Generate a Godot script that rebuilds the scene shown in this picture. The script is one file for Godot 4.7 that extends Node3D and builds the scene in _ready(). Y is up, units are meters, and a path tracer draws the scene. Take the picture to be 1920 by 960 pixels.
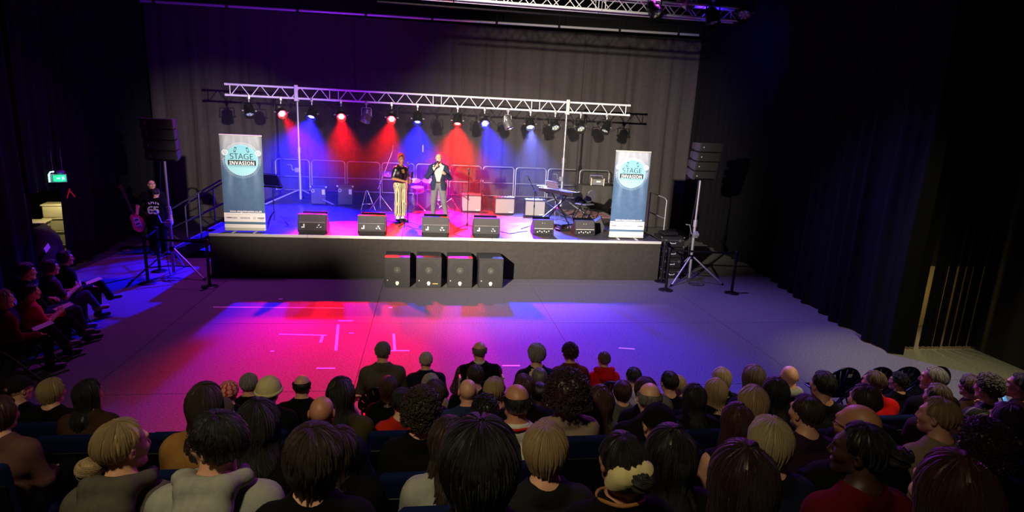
extends Node3D
# A community concert in a black-draped hall, seen from the raked seating.
const HS := 0.97          # stage height
const TRZ := -4.7         # lighting truss distance
const SIGHT := Vector3(-0.4369, 3.5907, 13.1111)

var names := {}
var mats := {}

# ------------------------------------------------------------------ mesh builder
class M:
	var v := PackedVector3Array()
	var n := PackedVector3Array()
	var uv := PackedVector2Array()
	var ix := PackedInt32Array()
	var t := Transform3D()

	func at(p: Vector3, yaw := 0.0) -> M:
		t = Transform3D(Basis(Vector3.UP, yaw), p)
		return self

	func add(p: Vector3, m: Vector3, c := Vector2.ZERO) -> int:
		v.append(t * p)
		n.append((t.basis * m).normalized())
		uv.append(c)
		return v.size() - 1

	func tri(a: int, b: int, c: int) -> void:
		var g := (v[c] - v[a]).cross(v[b] - v[a])
		if g.dot(n[a] + n[b] + n[c]) < 0.0:
			ix.append_array([a, c, b])
		else:
			ix.append_array([a, b, c])

	func quad(a: int, b: int, c: int, d: int) -> void:
		tri(a, b, c)
		tri(a, c, d)

	# a box with chamfered edges; c its middle, s its size
	func box(c: Vector3, s: Vector3, bev := 0.006, turn := Basis()) -> M:
		var h := s * 0.5
		bev = minf(bev, minf(h.x, minf(h.y, h.z)) * 0.95)
		var id := []
		for k in 8:
			var sg := Vector3(1 if k & 1 else -1, 1 if k & 2 else -1, 1 if k & 4 else -1)
			var row := []
			for ax in 3:
				var p := Vector3.ZERO
				for j in 3:
					p[j] = sg[j] * (h[j] if j == ax else h[j] - bev)
				var m := Vector3.ZERO
				m[ax] = sg[ax]
				row.append(add(c + turn * p, turn * m, Vector2(p[(ax + 1) % 3], p[(ax + 2) % 3])))
			id.append(row)
		for ax in 3:
			var b1 := 1 << ((ax + 1) % 3)
			var b2 := 1 << ((ax + 2) % 3)
			for sd in 2:
				var k0 := (1 << ax) * sd
				quad(id[k0][ax], id[k0 | b1][ax], id[k0 | b1 | b2][ax], id[k0 | b2][ax])
		if bev > 0.0005:
			for ax in 3:
				var i1 := (ax + 1) % 3
				var i2 := (ax + 2) % 3
				for q in 4:
					var k0 := (1 << i1) * (q & 1) + (1 << i2) * (q >> 1)
					var k1 := k0 | (1 << ax)
					quad(id[k0][i1], id[k1][i1], id[k1][i2], id[k0][i2])
			for k in 8:
				tri(id[k][0], id[k][1], id[k][2])
		return self

	# a round bar through points, of one radius or one per point
	func tube(ps: Array, r, sides := 8, caps := true, closed := false) -> M:
		var np := ps.size()
		var last := Vector3.ZERO
		var side := Vector3.ZERO
		var rings := []
		for i in np:
			var d: Vector3
			if closed:
				d = ps[(i + 1) % np] - ps[(i + np - 1) % np]
			else:
				d = ps[mini(i + 1, np - 1)] - ps[maxi(i - 1, 0)]
			d = d.normalized() if d.length() > 1e-9 else Vector3.UP
			if i == 0:
				side = d.cross(Vector3.RIGHT if absf(d.x) < 0.8 else Vector3.UP).normalized()
			else:
				side = (side - d * side.dot(d)).normalized()
			var up := d.cross(side)
			var rad: float = r[i] if r is Array or r is PackedFloat32Array else r
			var ring := PackedInt32Array()
			for k in sides:
				var a := TAU * k / sides
				var m := side * cos(a) + up * sin(a)
				ring.append(add(ps[i] + m * rad, m, Vector2(float(k) / sides, float(i) / np)))
			rings.append(ring)
			last = d
		for i in (np if closed else np - 1):
			var a: PackedInt32Array = rings[i]
			var b: PackedInt32Array = rings[(i + 1) % np]
			for k in sides:
				quad(a[k], a[(k + 1) % sides], b[(k + 1) % sides], b[k])
		if caps and not closed:
			for e in 2:
				var ring: PackedInt32Array = rings[0 if e == 0 else np - 1]
				var d: Vector3 = ((ps[0] - ps[1]) if e == 0 else (ps[np - 1] - ps[np - 2])).normalized()
				var c := PackedInt32Array()
				for k in sides:
					var p := t.affine_inverse() * v[ring[k]]
					c.append(add(p, d))
				for k in range(1, sides - 1):
					tri(c[0], c[k], c[k + 1])
		return self

	func bar(a: Vector3, b: Vector3, r: float, sides := 8, r2 := -1.0) -> M:
		return tube([a, b], [r, r if r2 < 0.0 else r2], sides)

	# a turned shape: profile of (radius, height) about the y axis of f
	func lathe(prof: Array, sides := 20, f := Transform3D()) -> M:
		var rows := []
		for i in prof.size():
			var p: Vector2 = prof[i]
			var q0: Vector2 = prof[maxi(i - 1, 0)]
			var q1: Vector2 = prof[mini(i + 1, prof.size() - 1)]
			var d := (q1 - q0)
			var m2 := Vector2(d.y, -d.x).normalized()
			var row := PackedInt32Array()
			for k in sides + 1:
				var a := TAU * k / sides
				var o := Vector3(cos(a), 0, sin(a))
				row.append(add(f * (o * p.x + Vector3.UP * p.y), f.basis * (o * m2.x + Vector3.UP * m2.y), Vector2(float(k) / sides, float(i) / prof.size())))
			rows.append(row)
		for i in prof.size() - 1:
			for k in sides:
				quad(rows[i][k], rows[i][k + 1], rows[i + 1][k + 1], rows[i + 1][k])
		return self

	# a flat outline with depth along z (front at +z)
	func slab(poly: PackedVector2Array, depth: float, f := Transform3D()) -> M:
		var tr := Geometry2D.triangulate_polygon(poly)
		for sd in [1.0, -1.0]:
			var base := v.size()
			for p in poly:
				add(f * Vector3(p.x, p.y, sd * depth * 0.5), f.basis * Vector3(0, 0, sd), p)
			for k in range(0, tr.size(), 3):
				tri(base + tr[k], base + tr[k + 1], base + tr[k + 2])
		var area := 0.0
		for k in poly.size():
			var a := poly[k]
			var b := poly[(k + 1) % poly.size()]
			area += a.cross(b)
		for k in poly.size():
			var a := poly[k]
			var b := poly[(k + 1) % poly.size()]
			var e := (b - a)
			var m := Vector3(e.y, -e.x, 0).normalized() * signf(area)
			quad(add(f * Vector3(a.x, a.y, depth * 0.5), f.basis * m), add(f * Vector3(b.x, b.y, depth * 0.5), f.basis * m), add(f * Vector3(b.x, b.y, -depth * 0.5), f.basis * m), add(f * Vector3(a.x, a.y, -depth * 0.5), f.basis * m))
		return self

	func ball(c: Vector3, r: Vector3, sides := 16, f := Basis()) -> M:
		var rows := []
		var hh := maxi(sides / 2, 4)
		for i in hh + 1:
			var th := PI * i / hh
			var row := PackedInt32Array()
			for k in sides + 1:
				var a := TAU * k / sides
				var d := Vector3(sin(th) * cos(a), cos(th), sin(th) * sin(a))
				row.append(add(c + f * (d * r), f * (d / r), Vector2(float(k) / sides, float(i) / hh)))
			rows.append(row)
		for i in hh:
			for k in sides:
				quad(rows[i][k], rows[i][k + 1], rows[i + 1][k + 1], rows[i + 1][k])
		return self

	# a surface from a grid of points; normals from its neighbours
	func grid(nu: int, nv: int, fn: Callable, uvs := Vector2.ONE) -> M:
		var base := v.size()
		var ps := []
		for j in nv + 1:
			for i in nu + 1:
				ps.append(fn.call(float(i) / nu, float(j) / nv))
		for j in nv + 1:
			for i in nu + 1:
				var du: Vector3 = ps[j * (nu + 1) + mini(i + 1, nu)] - ps[j * (nu + 1) + maxi(i - 1, 0)]
				var dv: Vector3 = ps[mini(j + 1, nv) * (nu + 1) + i] - ps[maxi(j - 1, 0) * (nu + 1) + i]
				add(ps[j * (nu + 1) + i], du.cross(dv), Vector2(float(i) / nu, float(j) / nv) * uvs)
		for j in nv:
			for i in nu:
				var a := base + j * (nu + 1) + i
				quad(a, a + 1, a + nu + 2, a + nu + 1)
		return self

	func join(o: M, f := Transform3D()) -> M:
		var base := v.size()
		for i in o.v.size():
			add(f * o.v[i], f.basis * o.n[i], o.uv[i])
		var flip := (t * f).basis.determinant() < 0.0
		for k in range(0, o.ix.size(), 3):
			if flip:
				ix.append_array([base + o.ix[k], base + o.ix[k + 2], base + o.ix[k + 1]])
			else:
				ix.append_array([base + o.ix[k], base + o.ix[k + 1], base + o.ix[k + 2]])
		return self

	func done() -> ArrayMesh:
		var a := []
		a.resize(Mesh.ARRAY_MAX)
		a[Mesh.ARRAY_VERTEX] = v
		a[Mesh.ARRAY_NORMAL] = n
		a[Mesh.ARRAY_TEX_UV] = uv
		a[Mesh.ARRAY_INDEX] = ix
		var m := ArrayMesh.new()
		m.add_surface_from_arrays(Mesh.PRIMITIVE_TRIANGLES, a)
		return m

# ------------------------------------------------------------------ scene bookkeeping
func numbered(called: String) -> String:
	var k: int = names.get(called, 0)
	names[called] = k + 1
	return called if k == 0 else "%s_%03d" % [called, k]

func tag(o: Node3D, label: String, category: String, group := "", kind := "") -> Node3D:
	if label:
		o.set_meta("label", label)
	if category:
		o.set_meta("category", category)
	if group:
		o.set_meta("group", group)
	if kind:
		o.set_meta("kind", kind)
	return o

func thing(called: String, label: String, category: String, p := Vector3.ZERO, yaw := 0.0, group := "") -> Node3D:
	var o := Node3D.new()
	o.name = numbered(called)
	add_child(o)
	o.position = p
	o.rotation.y = yaw
	tag(o, label, category, group)
	return o

func mesh_node(called: String, m, mt: Material, parent: Node3D = null) -> MeshInstance3D:
	var o := MeshInstance3D.new()
	o.mesh = m.done() if m is M else m
	o.material_override = mt
	if parent:
		o.name = called
		parent.add_child(o, true)
	else:
		o.name = numbered(called)
		add_child(o)
	return o

func part(called: String, m, mt: Material, parent: Node3D, label := "") -> MeshInstance3D:
	var o := mesh_node(called, m, mt, parent)
	if label:
		o.set_meta("label", label)
	return o

func struct(called: String, m, mt: Material, label := "", category := "") -> MeshInstance3D:
	var o := mesh_node(called, m, mt)
	tag(o, label, category, "", "structure")
	return o

func copy(src: Node3D, label: String, p: Vector3, yaw := 0.0, group := "") -> Node3D:
	var o: Node3D = src.duplicate()
	o.name = numbered(str(src.name).rstrip("0123456789").trim_suffix("_"))
	add_child(o)
	o.position = p
	o.rotation.y = yaw
	tag(o, label, "", group)
	return o

# ------------------------------------------------------------------ materials
func mat(key: String, c: Color, rough := 0.8, metal := 0.0) -> StandardMaterial3D:
	if mats.has(key):
		return mats[key]
	var m := StandardMaterial3D.new()
	m.resource_name = key
	m.albedo_color = c
	m.roughness = rough
	m.metallic = metal
	mats[key] = m
	return m

func noise_tex(freq: float, seed_: int, size := 256, lo := 0.75, hi := 1.0, oct := 3, type := FastNoiseLite.TYPE_SIMPLEX_SMOOTH) -> NoiseTexture2D:
	var f := FastNoiseLite.new()
	f.seed = seed_
	f.frequency = freq
	f.noise_type = type
	f.fractal_octaves = oct
	var x := NoiseTexture2D.new()
	x.noise = f
	x.width = size
	x.height = size
	x.seamless = true
	var g := Gradient.new()
	g.set_color(0, Color(lo, lo, lo))
	g.set_color(1, Color(hi, hi, hi))
	x.color_ramp = g
	return x

var tex := {}

func cloth(key: String, c: Color, scale := 3.0, rough := 0.95, relief := 0.25) -> StandardMaterial3D:
	if mats.has(key):
		return mats[key]
	var m := mat(key, c, rough)
	m.metallic_specular = 0.25
	m.uv1_triplanar = true
	m.uv1_scale = Vector3.ONE * scale
	m.albedo_texture = tex.mottle
	m.heightmap_enabled = true
	m.heightmap_texture = tex.weave
	m.heightmap_scale = relief
	return m

# ------------------------------------------------------------------ soft bodies: tapered capsules joined by a smooth minimum, meshed as surface nets
class Field:
	var cell := 0.014
	var k := 0.04
	var org := Vector3.ZERO
	var nx := 0
	var ny := 0
	var nz := 0
	var g := PackedFloat32Array()
	var near := PackedFloat32Array()
	var tg := PackedByteArray()
	var v := PackedVector3Array()
	var n := PackedVector3Array()
	var vt := PackedByteArray()
	var ix := PackedInt32Array()

	func run(bones: Array, cell_: float, k_: float) -> Field:
		cell = cell_
		k = k_
		var lo := Vector3.ONE * 1e9
		var hi := -lo
		for b in bones:
			var ext: Vector3 = b[2] if b[2] is Vector3 else Vector3.ONE * maxf(b[2], b[3])
			lo = lo.min((b[0] as Vector3).min(b[1]) - ext)
			hi = hi.max((b[0] as Vector3).max(b[1]) + ext)
		org = lo - Vector3.ONE * cell * 3.0
		var s := (hi - org) / cell
		nx = int(s.x) + 4
		ny = int(s.y) + 4
		nz = int(s.z) + 4
		g.resize(nx * ny * nz)
		g.fill(9.0)
		near.resize(nx * ny * nz)
		near.fill(9.0)
		tg.resize(nx * ny * nz)
		for b in bones:
			stamp(b)
		net()
		return self

	func stamp(b: Array) -> void:
		var a: Vector3 = b[0]
		var e: Vector3 = b[1]
		var egg := b[2] is Vector3
		var rad := Vector3.ONE
		var ra := 0.0
		var rb := 0.0
		if egg:
			rad = b[2]
		else:
			ra = b[2]
			rb = b[3]
		var tag_: int = b[4]
		var kk: float = b[5] if b.size() > 5 else k
		var cut: bool = b.size() > 6 and b[6]
		var big := (rad if egg else Vector3.ONE * maxf(ra, rb)) + Vector3.ONE * (cell * 2.2 + kk * 0.5)
		var lo := ((a.min(e) - big - org) / cell).floor()
		var hi := ((a.max(e) + big - org) / cell).ceil()
		var x0 := maxi(int(lo.x), 0)
		var x1 := mini(int(hi.x), nx - 1)
		var ab := e - a
		var inv := 1.0 / maxf(ab.length_squared(), 1e-9)
		var dr := rb - ra
		var mn := minf(rad.x, minf(rad.y, rad.z))
		var irad := Vector3.ONE / rad
		var ir2 := irad * irad
		for z in range(maxi(int(lo.z), 0), mini(int(hi.z), nz - 1) + 1):
			for y in range(maxi(int(lo.y), 0), mini(int(hi.y), ny - 1) + 1):
				var row := (z * ny + y) * nx
				var p := org + Vector3(x0, y, z) * cell - a
				for x in range(x0, x1 + 1):
					var d: float
					if egg:
						var k0 := (p * irad).length()
						d = k0 * (k0 - 1.0) / maxf((p * ir2).length(), 1e-6)
						if k0 < 0.2:
							d = -mn * 0.8
					else:
						var h := clampf(p.dot(ab) * inv, 0.0, 1.0)
						d = (p - ab * h).length() - (ra + dr * h)
					p.x += cell
					var i := row + x
					var o := g[i]
					if cut:
						var hc := maxf(kk - absf(o + d), 0.0) / kk
						g[i] = maxf(o, -d) + hc * hc * kk * 0.25
						continue
					if d < near[i]:
						near[i] = d
						tg[i] = tag_
					if o > 8.0:
						g[i] = d
					else:
						var h2 := maxf(kk - absf(o - d), 0.0) / kk
						g[i] = minf(o, d) - h2 * h2 * kk * 0.25

	func net() -> void:
		var far := cell * 2.5
		var id := PackedInt32Array()
		id.resize(nx * ny * nz)
		id.fill(-1)
		var sx := 1
		var sy := nx
		var sz := nx * ny
		var off := PackedInt32Array([0, sx, sy, sx + sy, sz, sx + sz, sy + sz, sx + sy + sz])
		var ed := PackedInt32Array([0, 1, 2, 3, 4, 5, 6, 7, 0, 2, 1, 3, 4, 6, 5, 7, 0, 4, 1, 5, 2, 6, 3, 7])
		for z in nz - 1:
			for y in ny - 1:
				var row := (z * ny + y) * nx
				for x in nx - 1:
					var i := row + x
					var s := g[i] < 0.0
					if (g[i + 1] < 0.0) == s and (g[i + sy] < 0.0) == s and (g[i + sy + 1] < 0.0) == s and (g[i + sz] < 0.0) == s and (g[i + sz + 1] < 0.0) == s and (g[i + sz + sy] < 0.0) == s and (g[i + sz + sy + 1] < 0.0) == s:
						continue
					var c := Vector3.ZERO
					var cnt := 0
					var gd := Vector3.ZERO
					var bt := 0
					var bd := 1e9
					for q in 8:
						var w := clampf(g[i + off[q]], -far, far)
						gd += Vector3(w if q & 1 else -w, w if q & 2 else -w, w if q & 4 else -w)
						if near[i + off[q]] < bd:
							bd = near[i + off[q]]
							bt = tg[i + off[q]]
					for q in 12:
						var p := ed[q * 2]
						var r := ed[q * 2 + 1]
						var a := clampf(g[i + off[p]], -far, far)
						var b := clampf(g[i + off[r]], -far, far)
						if (a < 0.0) != (b < 0.0):
							var f := a / (a - b)
							c += Vector3(p & 1, (p >> 1) & 1, p >> 2).lerp(Vector3(r & 1, (r >> 1) & 1, r >> 2), f)
							cnt += 1
					id[i] = v.size()
					v.append(org + (Vector3(x, y, z) + c / cnt) * cell)
					n.append(gd.normalized())
					vt.append(bt)
		for z in range(1, nz - 1):
			for y in range(1, ny - 1):
				var row := (z * ny + y) * nx
				for x in range(1, nx - 1):
					var i := row + x
					if id[i] < 0:
						continue
					var s := g[i] < 0.0
					if (g[i + sx] < 0.0) != s:
						face(id[i], id[i - sy], id[i - sy - sz], id[i - sz], s)
					if (g[i + sy] < 0.0) != s:
						face(id[i], id[i - sz], id[i - sz - sx], id[i - sx], s)
					if (g[i + sz] < 0.0) != s:
						face(id[i], id[i - sx], id[i - sx - sy], id[i - sy], s)

	func face(a: int, b: int, c: int, d: int, s: bool) -> void:
		if a < 0 or b < 0 or c < 0 or d < 0:
			return
		if s:
			ix.append_array([a, c, b, a, d, c])
		else:
			ix.append_array([a, b, c, a, c, d])

	func solid() -> M:
		var m := M.new()
		m.v = v
		m.n = n
		m.ix = ix
		m.uv.resize(v.size())
		return m

	# the surface over one region, lifted off the body and closed at its hems
	func shell(region: int, lift: float, nz_: FastNoiseLite, fold := 0.5) -> M:
		var m := M.new()
		var to := PackedInt32Array()
		to.resize(v.size())
		to.fill(-1)
		var edges := {}
		for q in range(0, ix.size(), 3):
			var t := [ix[q], ix[q + 1], ix[q + 2]]
			var cnt := 0
			for a in t:
				if vt[a] == region:
					cnt += 1
			if cnt < 2:
				continue
			for j in 3:
				var a: int = t[j]
				if to[a] < 0:
					var f := nz_.get_noise_3d(v[a].x * 60.0, v[a].y * 35.0, v[a].z * 60.0)
					to[a] = m.add(v[a] + n[a] * lift * (1.0 + fold * f), n[a])
				var b: int = t[(j + 1) % 3]
				var key := Vector2i(mini(a, b), maxi(a, b))
				if edges.has(key):
					edges.erase(key)
				else:
					edges[key] = [a, b]
			m.ix.append_array([to[t[0]], to[t[1]], to[t[2]]])
		# even out the hems
		var nb := {}
		for e in edges.values():
			for j in 2:
				if not nb.has(e[j]):
					nb[e[j]] = []
				nb[e[j]].append(e[1 - j])
		for pass_ in 6:
			var moved := {}
			for a in nb:
				var c := m.v[to[a]]
				for b in nb[a]:
					c += m.v[to[b]]
				moved[a] = c / (nb[a].size() + 1)
			for a in moved:
				m.v[to[a]] = moved[a]
		for e in edges.values():
			var a: int = e[0]
			var b: int = e[1]
			var a2 := m.add(m.v[to[a]] - n[a] * (lift + 0.006), n[a])
			var b2 := m.add(m.v[to[b]] - n[b] * (lift + 0.006), n[b])
			m.tri(to[a], to[b], b2)
			m.tri(to[a], b2, a2)
		return m

var folds := FastNoiseLite.new()
var head_shape: M
var hand_shapes := {}
var body_cache := {}
var hair_cache := {}

func build_head() -> M:
	var B := []
	var Z := Vector3.ZERO
	B.append([Vector3(0, 0.030, 0.012), Vector3(0, 0.030, 0.012), Vector3(0.075, 0.087, 0.095), Z, 0, 0.03])
	B.append([Vector3(0, -0.02, -0.032), Vector3(0, -0.02, -0.032), Vector3(0.060, 0.082, 0.058), Z, 0, 0.03])
	for s in [-1.0, 1.0]:
		B.append([Vector3(0.046 * s, -0.055, 0.0), Vector3(0.006 * s, -0.094, -0.06), 0.024, 0.019, 0, 0.03])
		B.append([Vector3(0.042 * s, -0.018, -0.062), Vector3(0.050 * s, -0.012, -0.04), 0.020, 0.018, 0, 0.025])
	B.append([Vector3(0, -0.096, -0.072), Vector3(0, -0.096, -0.066), 0.018, 0.018, 0, 0.02])
	B.append([Vector3(-0.034, 0.032, -0.080), Vector3(0.034, 0.032, -0.080), 0.012, 0.012, 0, 0.02])
	for s in [-1.0, 1.0]:
		B.append([Vector3(0.031 * s, 0.010, -0.100), Vector3(0.031 * s, 0.010, -0.100), 0.016, 0.016, 0, 0.012, true])
	B.append([Vector3(0, 0.018, -0.088), Vector3(0, -0.030, -0.108), 0.008, 0.012, 0, 0.014])
	for s in [-1.0, 1.0]:
		B.append([Vector3(0.011 * s, -0.034, -0.098), Vector3(0.011 * s, -0.034, -0.098), 0.009, 0.009, 0, 0.008])
		B.append([Vector3(0.079 * s, 0.002, 0.014), Vector3(0.079 * s, 0.002, 0.014), Vector3(0.011, 0.031, 0.019), Z, 0, 0.010])
		B.append([Vector3(0.088 * s, 0.004, 0.006), Vector3(0.088 * s, -0.006, 0.008), 0.008, 0.006, 0, 0.005, true])
	B.append([Vector3(-0.017, -0.058, -0.086), Vector3(0.017, -0.058, -0.086), 0.007, 0.007, 0, 0.006])
	B.append([Vector3(-0.014, -0.068, -0.084), Vector3(0.014, -0.068, -0.084), 0.0075, 0.0075, 0, 0.006])
	B.append([Vector3(0, -0.04, 0.02), Vector3(0, -0.13, 0.025), 0.055, 0.053, 0, 0.02])
	return Field.new().run(B, 0.0055, 0.03).solid()

# fingers along +y, palm facing -z, thumb towards -x (a right hand)
func build_hand(grip: bool) -> M:
	var B := []
	var fl := [0.92, 1.0, 0.94, 0.76]
	for i in 4:
		var x := -0.030 + 0.020 * i
		var kn := Vector3(x, 0.088 - absf(i - 1.2) * 0.004, 0)
		B.append([Vector3(x * 0.62, 0.012, 0), kn, 0.014, 0.0115, 0, 0.012])
		var p := kn
		var bend := (0.95 if grip else 0.30) + 0.04 * i
		var an := bend
		for j in 3:
			var ln: float = [0.042, 0.028, 0.021][j] * fl[i]
			var q := p + Vector3(x * 0.02, cos(an), -sin(an)) * ln
			B.append([p, q, 0.0098 - 0.0008 * j, 0.0090 - 0.0008 * j, 0, 0.004])
			p = q
			an += 1.15 if grip else 0.34
	var th := [Vector3(-0.018, 0.02, -0.006), Vector3(-0.044, 0.052, -0.018), Vector3(-0.046, 0.080, -0.034), Vector3(-0.034 if grip else -0.046, 0.098, -0.050)]
	for j in 3:
		B.append([th[j], th[j + 1], 0.014 - 0.002 * j, 0.0115 - 0.0015 * j, 0, 0.006])
	B.append([Vector3(0, -0.035, 0), Vector3(0, 0.015, 0), 0.026, 0.024, 0, 0.012])
	return Field.new().run(B, 0.0046, 0.01).solid()

# J: joints by name; wide: shoulder width; returns body and clothes, with the head's place
func make_body(key: String, J: Dictionary, wide: float, head_turn: Vector3, cell := 0.0165, grip := "") -> Dictionary:
	var full := "%s %s" % [key, head_turn]
	if body_cache.has(full):
		return body_cache[full]
	var f: Field
	if body_cache.has(key):
		f = body_cache[key]
	else:
		var B := []
		var pel: Vector3 = J.pelvis
		var wai: Vector3 = J.waist
		var che: Vector3 = J.chest
		var nek: Vector3 = J.neck
		var fat: float = J.get("fat", 1.0)
		B.append([pel + Vector3(-0.075, 0, 0), pel + Vector3(0.075, 0, 0), 0.112 * fat, 0.112 * fat, 2])
		B.append([wai + Vector3(-0.055 * wide, 0, 0), wai + Vector3(0.055 * wide, 0, 0), 0.105 * fat, 0.105 * fat, 1])
		B.append([che + Vector3(-0.082 * wide, 0, 0), che + Vector3(0.082 * wide, 0, 0), 0.112, 0.112, 1])
		B.append([nek + Vector3(0, 0.03, 0.0), J.head + Vector3(0, -0.03, 0.02), 0.054, 0.050, 0, 0.03])
		B.append([nek + Vector3(-0.03, -0.012, 0.012), nek + Vector3(0.03, -0.012, 0.012), 0.052, 0.052, 1])
		for s in ["L", "R"]:
			var sh: Vector3 = J["sh" + s]
			var el: Vector3 = J["el" + s]
			var wr: Vector3 = J["wr" + s]
			B.append([sh + (nek - sh) * 0.10, nek + (sh - nek) * 0.20 + Vector3(0, -0.008, 0.004), 0.054, 0.050, 1])
			B.append([sh.lerp(che, 0.12), sh.lerp(che, 0.6), 0.062, 0.08, 1])
			B.append([sh, el, 0.051, 0.042, 8 if J.get("sleeve", 1) == 5 and s == "R" else J.get("sleeve", 1)])
			B.append([el, wr, 0.043, 0.031, 0 if J.get("bare", false) else 8 if J.get("sleeve", 1) == 5 and s == "R" else J.get("sleeve", 1), 0.03])
			B.append([el.lerp(wr, 0.86), wr + (wr - el).normalized() * 0.02, 0.029, 0.026, 0, 0.01])
			B.append([J["hip" + s], J["kn" + s], 0.090 * fat, 0.060, 2])
			B.append([J["kn" + s], J["an" + s], 0.058, 0.042, 2, 0.03])
			var an: Vector3 = J["an" + s]
			var toe: Vector3 = J["toe" + s]
			B.append([an + Vector3(0, -0.035, 0) - (toe - an) * 0.15, toe, 0.042, 0.034, 3 if s == "L" else 7, 0.03])
			B.append([an, an + Vector3(0, -0.04, 0), 0.04, 0.04, 3 if s == "L" else 7, 0.02])
		f = Field.new().run(B, cell, 0.045)
		body_cache[key] = f
	var body := M.new()
	body.join(f.solid())
	var hx := Transform3D(Basis.from_euler(head_turn).scaled(Vector3.ONE * 0.94), J.head)
	body.join(head_shape, hx)
	for s in ["L", "R"]:
		var d: Vector3 = (J["wr" + s] - J["el" + s]).normalized()
		var palm: Vector3 = J.get("palm" + s, Vector3(0, -1, 0))
		var zz := -(palm - d * palm.dot(d)).normalized()
		var xx := d.cross(zz)
		if s == "L":
			xx = -xx
		var kind := "grip" if grip.contains(s) else "relaxed"
		var hs := Basis(xx, d, zz)
		body.join(hand_shapes[kind], Transform3D(hs, J["wr" + s]))
	var out := {"body": body.done(), "head": hx, "field": f, "J": J}
	for r in [[1, "top", 0.011], [2, "bottom", 0.010], [3, "shoe_left", 0.006], [7, "shoe_right", 0.006]]:
		var ck := "%s/%s" % [key, r[1]]
		if not body_cache.has(ck):
			body_cache[ck] = f.shell(r[0], r[2], folds, 0.7).done()
		out[r[1]] = body_cache[ck]
	body_cache[full] = out
	return out

func lean_about(p: Vector3, about: Vector3, a: float, roll: float) -> Vector3:
	return about + Basis(Vector3.RIGHT, -a).rotated(Vector3.BACK, roll) * (p - about)

# a seated figure facing -z, its seat at 0.45, the crown near 1.29
func sitting(arms: String, wide: float, lean := 0.05, roll := 0.0, legs := "", fat := 1.0) -> Dictionary:
	var J := {"pelvis": Vector3(0, 0.53, 0.03), "fat": fat}
	var up := {
		"waist": Vector3(0, 0.68, 0.035), "chest": Vector3(0, 0.84, 0.02), "neck": Vector3(0, 1.000, 0.02), "head": Vector3(0, 1.142, -0.02),
		"shL": Vector3(-0.163 * wide, 0.918, 0.02), "shR": Vector3(0.163 * wide, 0.918, 0.02),
		"elL": Vector3(-0.225 * wide, 0.69, -0.03), "elR": Vector3(0.225 * wide, 0.69, -0.03),
		"wrL": Vector3(-0.11, 0.632, -0.26), "wrR": Vector3(0.11, 0.632, -0.26),
	}
	if arms == "cross":
		up.wrL = Vector3(0.07, 0.74, -0.17)
		up.wrR = Vector3(-0.07, 0.70, -0.19)
	elif arms == "hold":
		up.elR = Vector3(0.235 * wide, 0.71, -0.08)
		up.wrR = Vector3(0.10, 0.80, -0.28)
		up.wrL = Vector3(-0.07, 0.72, -0.27)
		J.palmR = Vector3(-1, 0, 0.3)
		J.palmL = Vector3(1, 0.4, 0)
	elif arms == "clap":
		up.wrL = Vector3(-0.035, 0.93, -0.24)
		up.wrR = Vector3(0.035, 0.95, -0.24)
		up.elL = Vector3(-0.23 * wide, 0.74, -0.08)
		up.elR = Vector3(0.23 * wide, 0.74, -0.08)
		J.palmR = Vector3(-1, 0, 0)
		J.palmL = Vector3(1, 0, 0)
	for q in up:
		J[q] = lean_about(up[q], Vector3(0, 0.5, 0.03), lean, roll)
	for s in [["L", -1.0], ["R", 1.0]]:
		J["hip" + s[0]] = Vector3(0.09 * s[1], 0.525, -0.02)
		J["kn" + s[0]] = Vector3(0.125 * s[1], 0.53, -0.43)
		J["an" + s[0]] = Vector3(0.125 * s[1], 0.10, -0.41)
		J["toe" + s[0]] = Vector3(0.14 * s[1], 0.045, -0.57)
	if legs == "crossed":
		J.knR = Vector3(0.02, 0.63, -0.43)
		J.anR = Vector3(-0.13, 0.36, -0.62)
		J.toeR = Vector3(-0.16, 0.31, -0.78)
	elif legs == "out":
		J.anL = Vector3(-0.12, 0.10, -0.60)
		J.toeL = Vector3(-0.13, 0.06, -0.76)
		J.anR = Vector3(0.08, 0.10, -0.55)
		J.toeR = Vector3(0.09, 0.06, -0.71)
	return J

# a standing figure facing -z, 1.76 tall
func standing(wide: float, step := 0.02) -> Dictionary:
	var J := {"pelvis": Vector3(0, 0.95, 0.02), "waist": Vector3(0, 1.11, 0.02), "chest": Vector3(0, 1.28, 0.012), "neck": Vector3(0, 1.455, 0.01), "head": Vector3(0, 1.615, -0.02)}
	for s in [["L", -1.0], ["R", 1.0]]:
		var x: float = s[1]
		J["sh" + s[0]] = Vector3(0.170 * wide * x, 1.375, 0.012)
		J["el" + s[0]] = Vector3(0.235 * wide * x, 1.13, 0.02)
		J["wr" + s[0]] = Vector3(0.24 * wide * x, 0.89, -0.06)
		J["palm" + s[0]] = Vector3(-x, 0, 0)
		J["hip" + s[0]] = Vector3(0.09 * x, 0.92, 0.0)
		J["kn" + s[0]] = Vector3(0.105 * x, 0.50, -0.02 + step * x)
		J["an" + s[0]] = Vector3(0.115 * x, 0.10, 0.02 + step * x)
		J["toe" + s[0]] = Vector3(0.15 * x, 0.04, -0.14 + step * x)
	return J

# ------------------------------------------------------------------ hair
const HC := Vector3(0, 0.030, 0.012)
const HR := Vector3(0.0795, 0.092, 0.100)

func keyed(x: float, ks: Array) -> float:
	for i in ks.size() - 1:
		if x <= ks[i + 1][0]:
			var f: float = clampf((x - ks[i][0]) / (ks[i + 1][0] - ks[i][0]), 0.0, 1.0)
			return lerpf(ks[i][1], ks[i + 1][1], f * f * (3.0 - 2.0 * f))
	return ks[-1][1]

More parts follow.
